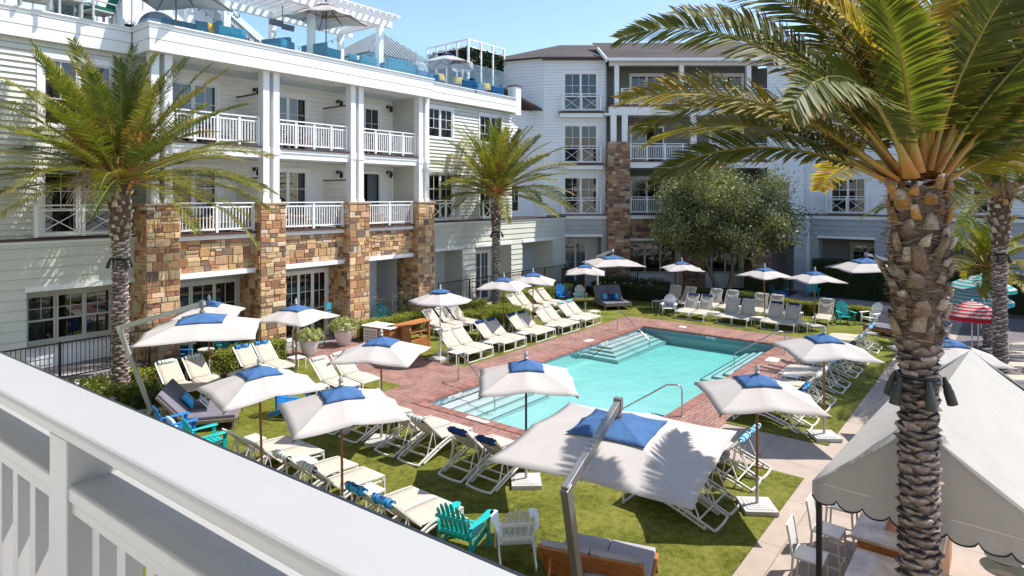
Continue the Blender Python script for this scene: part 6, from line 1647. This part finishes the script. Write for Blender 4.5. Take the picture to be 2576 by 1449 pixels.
# ------------------------------------------------------------------ pool handrails
def handrail(a, c, label, h=0.86, reach=0.25, zc=-0.35):
    root = empty('pool_handrail', label, 'handrail', (0, 0, 0), 0, 'steel handrails at the pool steps')
    A = Vector((a[0], a[1], 0.012)); B_ = Vector((c[0], c[1], zc)); d = (B_-A); d.z = 0; d.normalize()
    P = [A, A+Vector((0, 0, h-0.14))]
    for k in range(1, 6): t = k/5*pi/2; P.append(A+Vector((0, 0, h-0.14))+Vector((0, 0, 0.14*sin(t)))+d*0.14*(1-cos(t)))
    P.append(A+d*reach*1.6+Vector((0, 0, h-0.02))); P.append(B_+Vector((0, 0, 0.42))); P.append(B_+Vector((0, 0, 0.30))+d*0.03); P.append(B_+d*0.03)
    m = MB(); m.tube([tuple(p) for p in P], 0.022, 12); m.build('rail', STEEL, root, smooth=60)
    m = MB(); m.lathe([(0.05, 0), (0.05, 0.015), (0.025, 0.03)], 16, tuple(A)); m.build('flange', STEEL, root, smooth=40)
handrail((15.2, 14.2), (14.5, 12.1), 'steel handrail at the near left corner steps of the pool')
handrail((25.6, 14.1), (24.3, 11.9), 'steel handrail at the far left corner steps of the pool')
handrail((25.5, 6.85), (24.2, 8.3), 'steel handrail at the right side steps, nearer the far end')
handrail((16.5, 7.1), (15.9, 8.6), 'steel handrail just above the big cantilever umbrella')
# spa handrail
handrail((39.75, 4.6), (38.7, 5.0), 'thin steel handrail at the small spa pool', 0.95)
# ------------------------------------------------------------------ towel cart and wooden stand
t = empty('towel_cart', 'teak slatted towel bin with a white top and round opening', 'cart', (16.05, 18.95, 0.012), radians(8))
b = MB(); 
for i in range(9): b.box(-0.36, -0.66, 0.08+i*0.108, 0.36, 0.66, 0.08+i*0.108+0.1)
b.build('slatted_body', TEAK, t, bevel=0.004, seg=1)
b = MB(); b.box(-0.42, -0.72, 1.06, 0.42, 0.72, 1.10); b.build('table_top', W_TRIM, t, bevel=0.006)
b = MB(); b.lathe([(0.17, 1.101), (0.17, 1.106), (0.01, 1.106)], 24, (0.0, -0.4, 0)); b.build('round_opening', BLACKM, t)
b = MB(); b.box(-0.372, -0.05, 0.12, -0.361, 0.62, 1.0)
b.build('towel_panel', W_TRIM, t)
tw = text('TOWELS', 0.11, m=W_TRIM); link_child(tw, t); tw.rotation_euler = (pi/2, 0, -pi/2); tw.location = (-0.3655, -0.38, 0.72)
b = MB()
for i in range(5):
    for j in range(7): cyx, cyz = 0.05+i*0.12, 0.2+j*0.115; b.M = Matrix.Translation((-0.376, cyx, cyz)) @ Matrix.Rotation(pi/2, 4, 'Y'); b.lathe([(0.035, 0), (0.045, 0.004), (0.05, 0)], 10)
b.build('rolled_towel_pattern', BASEW, t)
t = empty('wooden_stand', 'open teak bar stand with long top, beside the towel bin', 'stand', (17.0, 18.35, 0.012), radians(3))
b = MB(); b.box(-0.85, -0.28, 1.10, 0.85, 0.28, 1.14); b.build('table_top', TEAK, t, bevel=0.005)
for x in (-0.72, 0.72):
    for y in (-0.22, 0.22): l = MB(); l.box(x-0.035, y-0.035, 0, x+0.035, y+0.035, 1.098); l.build('leg', TEAK, t)
b = MB(); b.box(-0.68, -0.2, 0.75, 0.68, 0.2, 0.78); b.box(-0.68, -0.2, 0.42, 0.68, 0.2, 0.45); b.build('shelf', TEAK, t)
b = MB(); 
for i in range(8): b.box(0.0+i*0.085, -0.24, 0.06, 0.08+i*0.085, -0.225, 0.44)
b.build('front_boards', TEAK, t)
b = MB(); b.box(-0.68, -0.22, 0.1, -0.25, 0.2, 1.09); b.build('side_cabinet', TEAK, t)
# outdoor foot shower
t = empty('pool_shower', 'curved steel foot shower beside the second stone pillar', 'shower', (13.7, 21.3, 0.0))
b = MB(); b.tube([(0, 0, 0), (0, 0, 0.95), (0.05, 0, 1.1), (0.16, 0, 1.18), (0.42, 0, 1.2)], 0.03, 10); b.box(0.4, -0.06, 1.13, 0.55, 0.06, 1.25); b.build('pipe', STEEL, t, smooth=50)
for i, (x, y, lab) in enumerate([(13.5, 20.9, 'small mushroom path light beside the left hedge and brick walkway'), (6.9, 19.4, 'small mushroom path light by the left cantilever mast'), (23.6, 18.1, 'small mushroom path light at the curved box hedge'), (34.3, 9.9, 'small mushroom path light under the olive tree'), (36.1, 12.0, 'small mushroom path light by the dark blue armchair')]):
    t = empty('path_light', lab, 'light', (x, y, 0), 0, 'mushroom path lights')
    b = MB(); b.tube([(0, 0, 0), (0, 0, 0.5)], 0.012, 8); b.build('stem', ALU, t); b = MB(); b.lathe([(0.12, 0.48), (0.11, 0.50), (0.03, 0.55), (0.01, 0.57)], 16); b.build('shade', ALU, t, smooth=50)
# ------------------------------------------------------------------ tent with bar
TN = empty('canvas_tent', 'off-white gabled canvas bar tent with scalloped black-edged valance, lower right', 'tent', (8.66, 1.99, 0), radians(-3.5))
W_, LT, ez, pz, py_ = -2.55, 4.75, 2.42, 3.40, -1.13
c = MB()
def slope(y0, z0, y1, z1, n=16, m=8, sag=0.05):
    vs = []
    for i in range(n+1):
        x = LT*i/n; per = abs(sin(i/n*pi*4))
        for j in range(m+1):
            t = j/m; vs.append((x, y0+(y1-y0)*t, z0+(z1-z0)*t-sag*sin(pi*t)-0.02*per*sin(pi*t)))
    return vs, [(i*(m+1)+j, (i+1)*(m+1)+j, (i+1)*(m+1)+j+1, i*(m+1)+j+1) for i in range(n) for j in range(m)]
c.add(*slope(0, ez, py_, pz)); c.add(*slope(py_, pz, W_, ez))
o = c.build('roof_canvas', CANVAS_T, TN, smooth=40)
for x in (0.0, LT): c = MB(); c.add([(x, 0, ez), (x, py_, pz), (x, W_, ez)], [(0, 1, 2)]); c.build('gable_canvas', CANVAS_T, TN)
def val(P0, P1, n):
    P0 = Vector(P0); P1 = Vector(P1); K = n*8; e = (P1-P0)/K; out = []; low = []
    nr = Vector((e.y, -e.x, 0)).normalized()
    for i in range(K+1):
        u = (i % 8)/8; dz_ = 0.17+0.085*sin(pi*u)**0.6; w_ = nr*(0.012*sin(i*0.8)); p = P0+e*i; out.append(p); low.append(p+w_-Vector((0, 0, dz_)))
    c = MB(); c.add([tuple(p) for p in out+low], [(i, i+1, K+1+i+1, K+1+i) for i in range(K)]); c.build('scalloped_valance', CANVAS_T, TN, smooth=60)
    b = MB(); b.beam([tuple(p) for p in low], 0.012, 0.016); b.build('black_edging', BLKROPE, TN)
val((-0.006, 0, ez), (-0.006, W_, ez), 9); val((0, 0.006, ez), (LT, 0.006, ez), 17); val((LT+0.006, 0, ez), (LT+0.006, W_, ez), 9); val((0, W_-0.006, ez), (LT, W_-0.006, ez), 17)
for (x, y) in ((0.06, -0.06), (0.06, W_+0.06), (LT-0.06, -0.06), (LT-0.06, W_+0.06)):
    p = MB(); p.box(x-0.03, y-0.03, 0, x+0.03, y+0.03, ez-0.01); p.build('post', BLACKM, TN)
p = MB(); p.beam([(0.03, -0.03, ez-0.02), (0.03, py_, pz-0.04), (0.03, W_+0.03, ez-0.02)], 0.03, 0.03); p.beam([(LT-0.03, -0.03, ez-0.02), (LT-0.03, py_, pz-0.04), (LT-0.03, W_+0.03, ez-0.02)], 0.03, 0.03); p.build('tent_frame', BLACKM, TN)
def counter(x0, y0, x1, y1, z, label, hole=None):
    r = empty('bar_counter', label, 'bar counter', (0, 0, 0), 0, 'granite bar counters under the tent')
    b = MB()
    if hole:
        a, c_, d, e = hole; b.box(x0, y0, z-0.05, a, y1, z); b.box(d, y0, z-0.05, x1, y1, z); b.box(a, y0, z-0.05, d, c_, z); b.box(a, e, z-0.05, d, y1, z)
    else: b.box(x0, y0, z-0.05, x1, y1, z)
    b.build('granite_top', GRANITE, r, bevel=0.006)
    b = MB(); b.box(x0+0.05, y0+0.05, 0, x1-0.05, y1-0.08, z-0.051); 
    b.build('cabinet', TEAK, r)
    if hole: b = MB(); b.box(a, c_, z-0.3, d, e, z-0.28); b.build('steel_well', STEEL, r)
counter(10.3, 0.75, 12.9, 1.86, 1.10, 'raised granite bar counter with a recessed well, farther one under the tent', (10.75, 0.9, 11.6, 1.5))
counter(9.15, 0.55, 10.2, 1.76, 1.0, 'lower granite bar counter at the front of the tent')
def stool():
    root = empty('bar_stool', 'stool', 'bar stool')
    s = MB(); s.box(-0.2, -0.21, 0.725, 0.22, 0.21, 0.755); s.build('seat', W_METAL, root, bevel=0.006)
    b = MB(); b.beam([(-0.20, -0.19, 0.74), (-0.235, -0.19, 1.0), (-0.27, -0.19, 1.18)], 0.03, 0.03, up=(0, 1, 0)); b.beam([(-0.20, 0.19, 0.74), (-0.235, 0.19, 1.0), (-0.27, 0.19, 1.18)], 0.03, 0.03, up=(0, 1, 0))
    b.add([(-0.215, -0.175, 0.86), (-0.215, 0.175, 0.86), (-0.27, 0.175, 1.18), (-0.27, -0.175, 1.18), (-0.235, -0.175, 0.86), (-0.235, 0.175, 0.86), (-0.29, 0.175, 1.18), (-0.29, -0.175, 1.18)], [(0, 1, 2, 3), (7, 6, 5, 4), (0, 4, 5, 1), (3, 2, 6, 7), (0, 3, 7, 4), (1, 5, 6, 2)])
    b.build('backrest', W_METAL, root)
    for sx_ in (-1, 1):
        for sy in (-1, 1): l = MB(); l.beam([(sx_*0.19, sy*0.19, 0.73), (sx_*0.235, sy*0.21, 0)], 0.028, 0.028, up=(0, 1, 0)); l.build('leg', W_METAL, root)
    r = MB()
    for sy in (-1, 1): r.beam([(-0.225, sy*0.205, 0.26), (0.225, sy*0.205, 0.26)], 0.022, 0.022)
    r.beam([(0.222, -0.2, 0.3), (0.222, 0.2, 0.3)], 0.022, 0.022); r.build('footrest', W_METAL, root)
    return root
s0 = stool()
for i, (x, y, a, lab) in enumerate([(10.05, 2.35, -88, 'white metal bar stool nearest the black tent post, lowest in the picture'), (11.0, 2.3, -92, 'white metal bar stool in the middle of the three beside the tent'), (12.0, 2.3, -90, 'white metal bar stool farthest of the three beside the tent, mostly under the valance')]):
    o = s0 if i == 0 else dup(s0); o.location = (x, y, 0.006); o.rotation_euler = (0, 0, radians(a)); o['label'] = lab; o['group'] = 'white bar stools at the tent'
# steel glass rinser under the tent
t = empty('steel_tray_stand', 'round stainless steel trays on a dark stand under the right side of the tent', 'tray', (10.9, 0.1, 0))
b = MB(); b.lathe([(0.02, 0), (0.02, 0.95)], 10); b.lathe([(0.2, 0), (0.2, 0.02)], 20); b.build('stand', BLACKM, t)
for z, r_ in ((0.95, 0.25), (1.1, 0.2)): b = MB(); b.lathe([(0.01, z), (r_, z), (r_+0.02, z+0.025)], 28); b.build('tray', STEEL, t, smooth=40)

# ------------------------------------------------------------------ roof terrace
ZD = 11.5
PG = empty('pergola', 'white timber pergola with overhanging rafters on the roof terrace', 'pergola')
for x in (8.55, 12.3, 16.06, 19.8):
    for y in (23.6, 26.6):
        p = MB(); p.box(x-0.13, y-0.13, ZD, x+0.13, y+0.13, 14.15); p.box(x-0.17, y-0.17, ZD, x+0.17, y+0.17, ZD+0.5); p.build('post', W_TRIM, PG)
for y in (23.6, 26.6): p = MB(); p.box(7.9, y-0.09, 14.151, 20.5, y+0.09, 14.44); p.build('beam', W_TRIM, PG)
for x in (8.55, 12.3, 16.06, 19.8): p = MB(); p.box(x-0.08, 23.0, 14.155, x+0.08, 27.1, 14.435) if False else p.box(x-0.08, 23.691, 14.16, x+0.08, 26.509, 14.43); p.build('cross_beam', W_TRIM, PG)
for i in range(35):
    x = 8.05+i*0.36; p = MB(); p.beam([(x, 22.85, 14.53), (x, 27.3, 14.53)], 0.07, 0.16); p.build('rafter', W_TRIM, PG)
for i in range(9): y = 23.0+i*0.5; p = MB(); p.box(7.9, y, 14.615, 20.6, y+0.04, 14.66); p.build('purlin', W_TRIM, PG)
def lights(P0, P1, sag, label, n=14):
    r = empty('string_lights', label, 'string lights', (0, 0, 0), 0, 'strings of small bulbs on the roof terrace')
    A, B_ = Vector(P0), Vector(P1); P = [A.lerp(B_, i/n)-Vector((0, 0, sag*4*(i/n)*(1-i/n))) for i in range(n+1)]
    m = MB(); m.tube([tuple(p) for p in P], 0.012, 5); m.build('cable', BLACKM, r)
    for p in P[1:-1]: b = MB(); b.lathe([(0.015, -0.02), (0.02, -0.05), (0.035, -0.1), (0.01, -0.14)], 8, tuple(p)); b.build('bulb', BLACKM, r)
lights((8.6, 24.5, 13.9), (12.3, 26.4, 14.0), 0.6, 'string of bulbs hanging below the left end of the pergola')
lights((12.3, 26.4, 14.0), (19.8, 26.4, 14.1), 1.1, 'string of bulbs hanging low behind the roof umbrella', 24)
lights((12.3, 23.6, 14.0), (14.5, 26.5, 14.1), 0.5, 'short string of bulbs at the second pergola post', 8)
# roof umbrellas
def roof_umbrella(x, y, hs, zt, ze, th, label, trim=None):
    root = empty('terrace_umbrella', label, 'umbrella', (x, y, ZD), radians(th), 'umbrellas on the roof terrace')
    zt -= ZD; ze -= ZD
    c = MB(); canopy_mesh(c, hs, zt, ze, droop=0.12, sag=0.03, nring=6, nper=5); o = c.build('canopy', CANVAS, root, smooth=25); s = o.modifiers.new('t', 'SOLIDIFY'); s.thickness = 0.006
    v = MB(); canopy_mesh(v, hs*0.28, zt, zt-(zt-ze)*0.26, droop=0.02, sag=0.02, nring=3, nper=5, lift=0.07); v.build('vent_cap', CANVAS if trim is None else trim, root, smooth=25)
    p = MB(); p.tube([(0, 0, 0), (0, 0, zt+0.1)], 0.03, 10); p.lathe([(0.04, zt+0.05), (0.05, zt+0.1), (0.01, zt+0.2)], 8); p.build('pole', DWOOD, root, smooth=40)
    for k in range(8):
        a = pi/4*k; R = hs*(sqrt(2) if k % 2 else 1); z = ze-(0.12 if k % 2 else 0)
        r = MB(); r.beam([(0.03*cos(a), 0.03*sin(a), zt-0.03), (R*cos(a)*0.98, R*sin(a)*0.98, z-0.03)], 0.03, 0.03); r.beam([(0.05*cos(a), 0.05*sin(a), zt-0.6), (R*cos(a)*0.5, R*sin(a)*0.5, (zt+z)/2-0.06)], 0.02, 0.025); r.build('rib', DWOOD, root)
DWOOD = wood_mat('dark_umbrella_wood', (0.05, 0.02, 0.01), (0.10, 0.04, 0.02), 3, 2, 0.4)
roof_umbrella(16.35, 22.95, 1.25, 14.25, 13.62, 20, 'white roof umbrella with dark ribs, largest one in front of the pergola')
roof_umbrella(10.2, 23.0, 1.4, 13.75, 13.05, 40, 'roof umbrella cut off by the top edge, above the blue sofa', NAVYF)
roof_umbrella(25.2, 24.3, 1.15, 13.85, 13.35, 35, 'white roof umbrella with navy tip at the right end of the terrace', NAVYF)
# sofas and chairs
def sofa(w=1.7, fm=TEALF, deep=0.85):
    root = empty('terrace_sofa', 's', 'sofa')
    b = MB(); b.box(-w/2, 0, 0.05, w/2, deep, 0.34); b.build('base', fm, root, bevel=0.04, seg=3)
    for s in (-1, 1):
        c = MB(); c.box(-w/2+0.16 if s < 0 else 0.005, 0.02, 0.345, -0.005 if s < 0 else w/2-0.16, deep-0.2, 0.5); c.build('seat_cushion', fm, root, bevel=0.05, seg=3)
        c = MB(); c.box(s*w/2-(0.15 if s > 0 else 0), 0.0, 0.341, s*w/2+(0.15 if s < 0 else 0), deep, 0.66); c.build('arm', fm, root, bevel=0.05, seg=3)
    c = MB(); c.box(-w/2+0.155, deep-0.2, 0.346, w/2-0.155, deep, 0.88); c.build('backrest', fm, root, bevel=0.05, seg=3)
    return root
SF = {'t': sofa(), 'b': sofa(1.0, DTEALF, 0.9)}
sfs = [('t', 11.0, 22.85, 0, 'long teal sofa below the cut-off roof umbrella'), ('t', 12.65, 22.85, 80, 'teal armchair sofa with yellow pillow at the second pergola post'), ('t', 13.9, 22.9, -70, 'teal sofa seen end-on between the second and third pergola posts'),
 ('t', 16.9, 22.9, 100, 'teal sofa right of the roof umbrella pole'), ('t', 18.2, 22.9, -100, 'teal sofa left of the rightmost pergola post'), ('t', 20.6, 22.95, 170, 'teal sofa just right of the rightmost pergola post'),
 ('b', 22.6, 22.95, 100, 'dark blue armchair left of the right roof umbrella pole'), ('b', 23.5, 23.0, 80, 'dark blue armchair nearest the right roof umbrella pole'), ('b', 25.4, 23.0, -110, 'dark blue armchair right of the right roof umbrella pole'), ('b', 26.2, 23.0, -80, 'dark blue armchair in front of the terrace planting'), ('b', 27.8, 23.0, -100, 'dark blue armchair nearest the right end of the terrace')]
used = set()
for k, x, y, a, lab in sfs:
    o = SF[k] if k not in used else dup(SF[k]); used.add(k); o.location = (x, y+0.75, ZD+0.18); o.rotation_euler = (0, 0, radians(a)); o['label'] = lab; o['group'] = 'sofas on the roof terrace'
pl = [(11.3, 22.8, TEALF, 'teal'), (11.75, 22.85, YELF, 'yellow'), (12.5, 22.75, YELF, 'bright yellow'), (12.75, 22.75, TEALF, 'teal square'), (16.6, 22.8, TEALF, 'teal'), (17.0, 22.75, TEALF, 'darker teal'), (18.1, 22.8, TEALF, 'pointed teal'), (18.4, 22.9, LINEN, 'white'), (21.4, 22.8, YELF, 'yellow'), (23.9, 22.9, YELF, 'yellow'), (25.1, 22.85, YELF, 'yellow'), (27.5, 22.85, YELF, 'yellow'), (22.2, 22.8, YELF, 'flat yellow')]
plabs = ['on the long teal sofa', 'at the right end of the long teal sofa', 'just left of the second pergola post sofa arm', 'on the sofa by the second pergola post', 'just right of the roof umbrella pole', 'beside another teal one, near the roof umbrella pole', 'left of the rightmost pergola post', 'against the sofa left of the rightmost pergola post', 'right of the rightmost pergola post', 'left of the right roof umbrella pole', 'right of the right roof umbrella pole', 'nearest the right end of the terrace', 'below the pleated drum lamp']
for i, ((x, y, m_, c_), pb) in enumerate(zip(pl, plabs)): pillow(x, y+0.62, ZD+0.80, radians(-90+random.uniform(-30, 30)), 0.46, 0.42, m_, c_+' pillow '+pb, 68, 0.16)
# green lounge chairs and table at the far left of the roof
def lchair(x, y, a, label):
    r = empty('terrace_armchair', label, 'armchair', (x, y, ZD+0.18), radians(a), 'grey wood armchairs on the roof terrace')
    b = MB(); b.box(-0.35, -0.35, 0.28, 0.35, 0.35, 0.33); b.beam([(-0.33, -0.3, 0.3), (-0.5, -0.3, 0.8)], 0.05, 0.05, up=(0, 1, 0)); b.beam([(-0.33, 0.3, 0.3), (-0.5, 0.3, 0.8)], 0.05, 0.05, up=(0, 1, 0)); b.build('frame', ALUL, r)
    for s in (-1, 1): b = MB(); b.box(-0.45, s*0.37-0.03, 0.56, 0.42, s*0.37+0.03, 0.6); b.box(0.33, s*0.37-0.03, 0, 0.39, s*0.37+0.03, 0.56); b.box(-0.4, s*0.37-0.03, 0, -0.34, s*0.37+0.03, 0.56); b.build('arm', ALUL, r)
    b = MB(); b.box(-0.33, -0.33, 0.335, 0.33, 0.33, 0.45); b.build('seat_cushion', GREENF, r, bevel=0.03)
    b = MB(Matrix.Translation((-0.38, 0, 0.45)) @ Matrix.Rotation(-0.32, 4, 'Y')); b.box(-0.06, -0.31, 0, 0.06, 0.31, 0.45); b.build('back_cushion', GREENF, r, bevel=0.03)
lchair(6.2, 23.3, -10, 'grey armchair with green cushions at the top left corner'); lchair(7.9, 23.3, 190, 'grey armchair with green cushions left of the first pergola post')
t = empty('terrace_table', 'small grey table between the two green-cushioned roof chairs', 'table', (7.1, 23.5, ZD+0.18)); b = MB(); b.box(-0.35, -0.35, 0.5, 0.35, 0.35, 0.55); b.build('table_top', ALUL, t)
for sx_ in (-1, 1):
    for sy in (-1, 1): b = MB(); b.box(sx_*0.3-0.03, sy*0.3-0.03, 0, sx_*0.3+0.03, sy*0.3+0.03, 0.499); b.build('leg', ALUL, t)
hedge(7.0, 24.6, 8.3, 25.2, 1.2, 'wispy olive shrub behind the roof table', n=900, base=(0.12, 0.15, 0.06), name='shrub', cat='shrub', z0=ZD, rough=0.3)
hedge(9.0, 24.6, 10.0, 25.1, 0.75, 'dark leafy plant in a box by the first pergola post', n=900, base=HD, name='shrub', cat='shrub', z0=ZD, rough=0.2)
hedge(26.3, 24.4, 29.0, 25.0, 1.15, 'bushy green plant box at the right end of the roof terrace', n=4000, base=(0.08, 0.13, 0.03), name='shrub', cat='shrub', z0=ZD, rough=0.2)
# pleated drum lamps
for (x, y, z0, z1, r_, lab) in ((22.6, 24.0, 12.3, 12.85, 0.45, 'white pleated drum lamp standing low on the terrace'), (27.1, 25.0, 13.35, 13.8, 0.6, 'white pleated drum lamp on a tall post right of the roof umbrella')):
    t = empty('drum_lamp', lab, 'lamp', (x, y, 0), 0, 'pleated drum lamps on the roof terrace')
    m_ = MB(); n = 48; vs = []
    for zz, q in ((z0, 0.94), (z0+0.08, 1.0), (z1-0.08, 1.0), (z1, 0.9)):
        for k in range(n): rr = r_*q*(1+(0.025 if k % 2 else -0.025)); vs.append((rr*cos(2*pi*k/n), rr*sin(2*pi*k/n), zz))
    m_.add(vs, [(j*n+k, j*n+(k+1) % n, (j+1)*n+(k+1) % n, (j+1)*n+k) for j in range(3) for k in range(n)]); m_.build('lamp_shade', CANVAS, t)
    m_ = MB(); m_.tube([(0, 0, ZD), (0, 0, z1)], 0.05, 8); m_.build('post', W_METAL, t)
# dark heater heads under the pergola
t = empty('patio_heater', 'pair of black heater boxes hanging under the pergola', 'heater', (15.2, 24.4, 13.35)); b = MB(Matrix.Rotation(0.3, 4, 'X')); b.box(-0.55, -0.15, -0.12, -0.05, 0.15, 0.14); b.box(0.05, -0.15, -0.2, 0.5, 0.15, 0.05); b.build('housing', BLACKM, t, bevel=0.02); b = MB(); b.tube([(0, 0, 0), (0, 0, 0.8)], 0.02, 6); b.build('bracket', BLACKM, t)
# white gabled penthouse behind the terrace
PH = empty('gabled_penthouse', 'white board-and-batten gabled house with arched window on the roof', 'building')
yp = 28.5
w_ = MB(); w_.add([(4.0, yp, ZD), (17.9, yp, ZD), (17.9, yp, 12.6), (11.0, yp, 17.0), (4.0, yp, 17.0)], [(0, 1, 2, 3, 4)]); w_.box(4, yp+0.01, ZD, 17.8, 34, 12.5)
for i in range(34): x = 4.2+i*0.42; zt_ = 17.0 if x < 11 else 17.0-(x-11)*0.637; w_.box(x-0.03, yp-0.04, ZD, x+0.03, yp, zt_)
w_.build('wall', W_SIDE, PH)
r = MB(); r.add([(11, yp-0.5, 17.05), (18.6, yp-0.5, 12.2), (18.6, 34, 12.2), (11, 34, 17.05)], [(0, 1, 2, 3)]); r.build('roof', STANDSEAM, PH)
r = MB(); r.beam([(10.9, yp-0.48, 16.95), (18.6, yp-0.48, 12.04)], 0.06, 0.3); r.beam([(10.9, yp-0.42, 16.6), (18.4, yp-0.42, 11.8)], 0.04, 0.14); r.build('verge_board', W_TRIM, PH)
M_ = frame((0, yp-0.03, 0), (1, 0)); xc, zc_ = 11.9, 12.95
f = MB(); g = MB(); A_ = [pi*k/16 for k in range(17)]
for a0, a1 in zip(A_, A_[1:]): f.beam([(xc+0.95*cos(a0), yp-0.06, zc_+0.95*sin(a0)), (xc+0.95*cos(a1), yp-0.06, zc_+0.95*sin(a1))], 0.12, 0.22, up=(0, 1, 0))
f.box(xc-1.05, yp-0.12, zc_-0.12, xc+1.05, yp-0.01, zc_); 
f.build('arched_frame', W_TRIM, PH)
g.add([(xc+0.88*cos(a), yp-0.05, zc_+0.88*sin(a)) for a in A_], [tuple(range(17))]); g.build('pane', BLUEGL, PH) if False else g.build('pane', mat('arched_glass', (0.10, 0.16, 0.22), 0.1), PH)
# louvred hip-roof pavilion
PV = empty('louvred_pavilion', 'white pavilion with louvred windows and grey hipped metal roof on the terrace', 'building')
w_ = MB(); siding(w_, 22.8, 27.3, ZD, 14.0, 28.0, (), 0.15, 0.01); w_.box(22.8, 28.05, ZD, 27.3, 32, 13.95); w_.build('wall', W_SIDE, PV)
w_ = MB(frame((22.79, 32, 0), (0, -1))); siding(w_, 0, 3.99, ZD, 14.0, 0, (), 0.15, 0.01); w_.build('wall', W_SIDE, PV)
for a in (23.5, 25.4):
    l = MB(); l.box(a-0.06, 27.92, 12.5, a, 27.98, 13.7); l.box(a+1.3, 27.92, 12.5, a+1.36, 27.98, 13.7)
    for i in range(10): l.box(a, 27.93, 12.55+i*0.11, a+1.3, 27.98, 12.61+i*0.11)
    l.build('louvre', GB_SIDE, PV)
rf = MB(); rf.add([(22.3, 27.5, 13.95), (27.8, 27.5, 13.95), (27.8, 32.5, 13.95), (22.3, 32.5, 13.95), (25.0, 29.8, 15.9), (25.0, 30.3, 15.9)], [(0, 1, 4), (1, 2, 5, 4), (2, 3, 5), (3, 0, 4, 5)]); rf.build('roof', STANDSEAM, PV)
rb_ = MB()
for i in range(20):
    x = 22.4+i*0.28; t_ = max(0.05, 1-abs(x-25.0)/2.75); rb_.beam([(x, 27.46, 13.97), (x, 27.5+2.3*t_, 13.97+1.95*t_)], 0.05, 0.06)
rb_.build('roof_ribs', STANDSEAM, PV)
# green screen walls with white frame
GW = empty('green_screen_box', 'tall white framed screen box filled with dark green hedge panels, on the roof', 'screen')
M1 = frame((31.5, 30.0, 0), (0.83, -0.05)); fr = MB()
P1 = Vector((29.9, 30.8, 0)); P2 = Vector((29.7, 26.9, 0)); P3 = Vector((33.2, 26.85, 0))
rnd = np.random.default_rng(3)
for (A, B_, n) in ((P1, P2, 4), (P2, P3, 3)):
    for i in range(0 if A is P1 else 1, n+1): p = A.lerp(B_, i/n); q = MB(); q.box(p.x-0.06, p.y-0.06, ZD, p.x+0.06, p.y+0.06, 15.95); q.build('post', W_TRIM, GW)
    for zz in (12.6, 15.5, 15.95): q = MB(); q.beam([(A.x, A.y, zz), (B_.x, B_.y, zz)], 0.06, 0.08); q.build('rail', W_TRIM, GW)
    d = (B_-A); nn = Vector((d.y, -d.x, 0)).normalized(); N = 2600
    u = rnd.uniform(0, 1, N); v = rnd.uniform(12.6, 15.5, N); P = np.array([A.x, A.y, 0])[None]+np.outer(u, [d.x, d.y, 0])+np.array([nn.x, nn.y, 0])*-0.05; P[:, 2] = v; P += rnd.normal(size=(N, 3))*0.05
    V, F = leaf_quads(P, np.tile([nn.x, nn.y, 0], (N, 1)), 0.12, rnd, 0.5); np_mesh('hedge_panel', V, F, LEAF, GW, np.repeat(np.array([[0.02, 0.04, 0.015]])*rnd.uniform(0.4, 1.6, (N, 1)), 4, 0))
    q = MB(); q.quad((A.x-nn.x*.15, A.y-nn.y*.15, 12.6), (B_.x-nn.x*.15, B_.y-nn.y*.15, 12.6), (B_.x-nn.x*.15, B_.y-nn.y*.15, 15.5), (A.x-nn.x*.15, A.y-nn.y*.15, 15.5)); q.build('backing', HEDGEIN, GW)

# ------------------------------------------------------------------ furniture on the balconies
bl = ['left', 'middle', 'right']
tt = empty('balcony_table', 't', 'table'); m_ = MB(); m_.box(-0.3, -0.3, 0.5, 0.3, 0.3, 0.54); m_.build('table_top', TEAK, tt)
for sx_ in (-1, 1):
    for sy in (-1, 1): m_ = MB(); m_.box(sx_*0.25-0.025, sy*0.25-0.025, 0, sx_*0.25+0.025, sy*0.25+0.025, 0.499); m_.build('leg', TEAK, tt)
n_ = 0
for zi, zf_ in enumerate((4.72, 7.92)):
    fl_ = ('lower', 'upper')[zi]
    for i, x in enumerate(PXS[:3]):
        o = tt if n_ == 0 else dup(tt); n_ += 1
        o.location = (x+2.25, 23.1, zf_); o['label'] = f'small teak table on the {bl[i]} balcony of the {fl_} floor'; o['group'] = 'teak tables on the balconies'
        for dx, dg, sd_ in ((1.55, -60, 'left'), (3.15, -115, 'right')):
            adir(x+dx, 23.25, dg, W_PLASTIC, f'white slatted armchair, {sd_} one on the {bl[i]} balcony of the {fl_} floor', z=zf_)
# keep labels within sixteen words: report while building
for o in bpy.data.objects:
    if o.get('category') and len(o.get('label', '').replace('-', ' ').split()) > 16: print('LONG', len(o['label'].split()), o['label'])
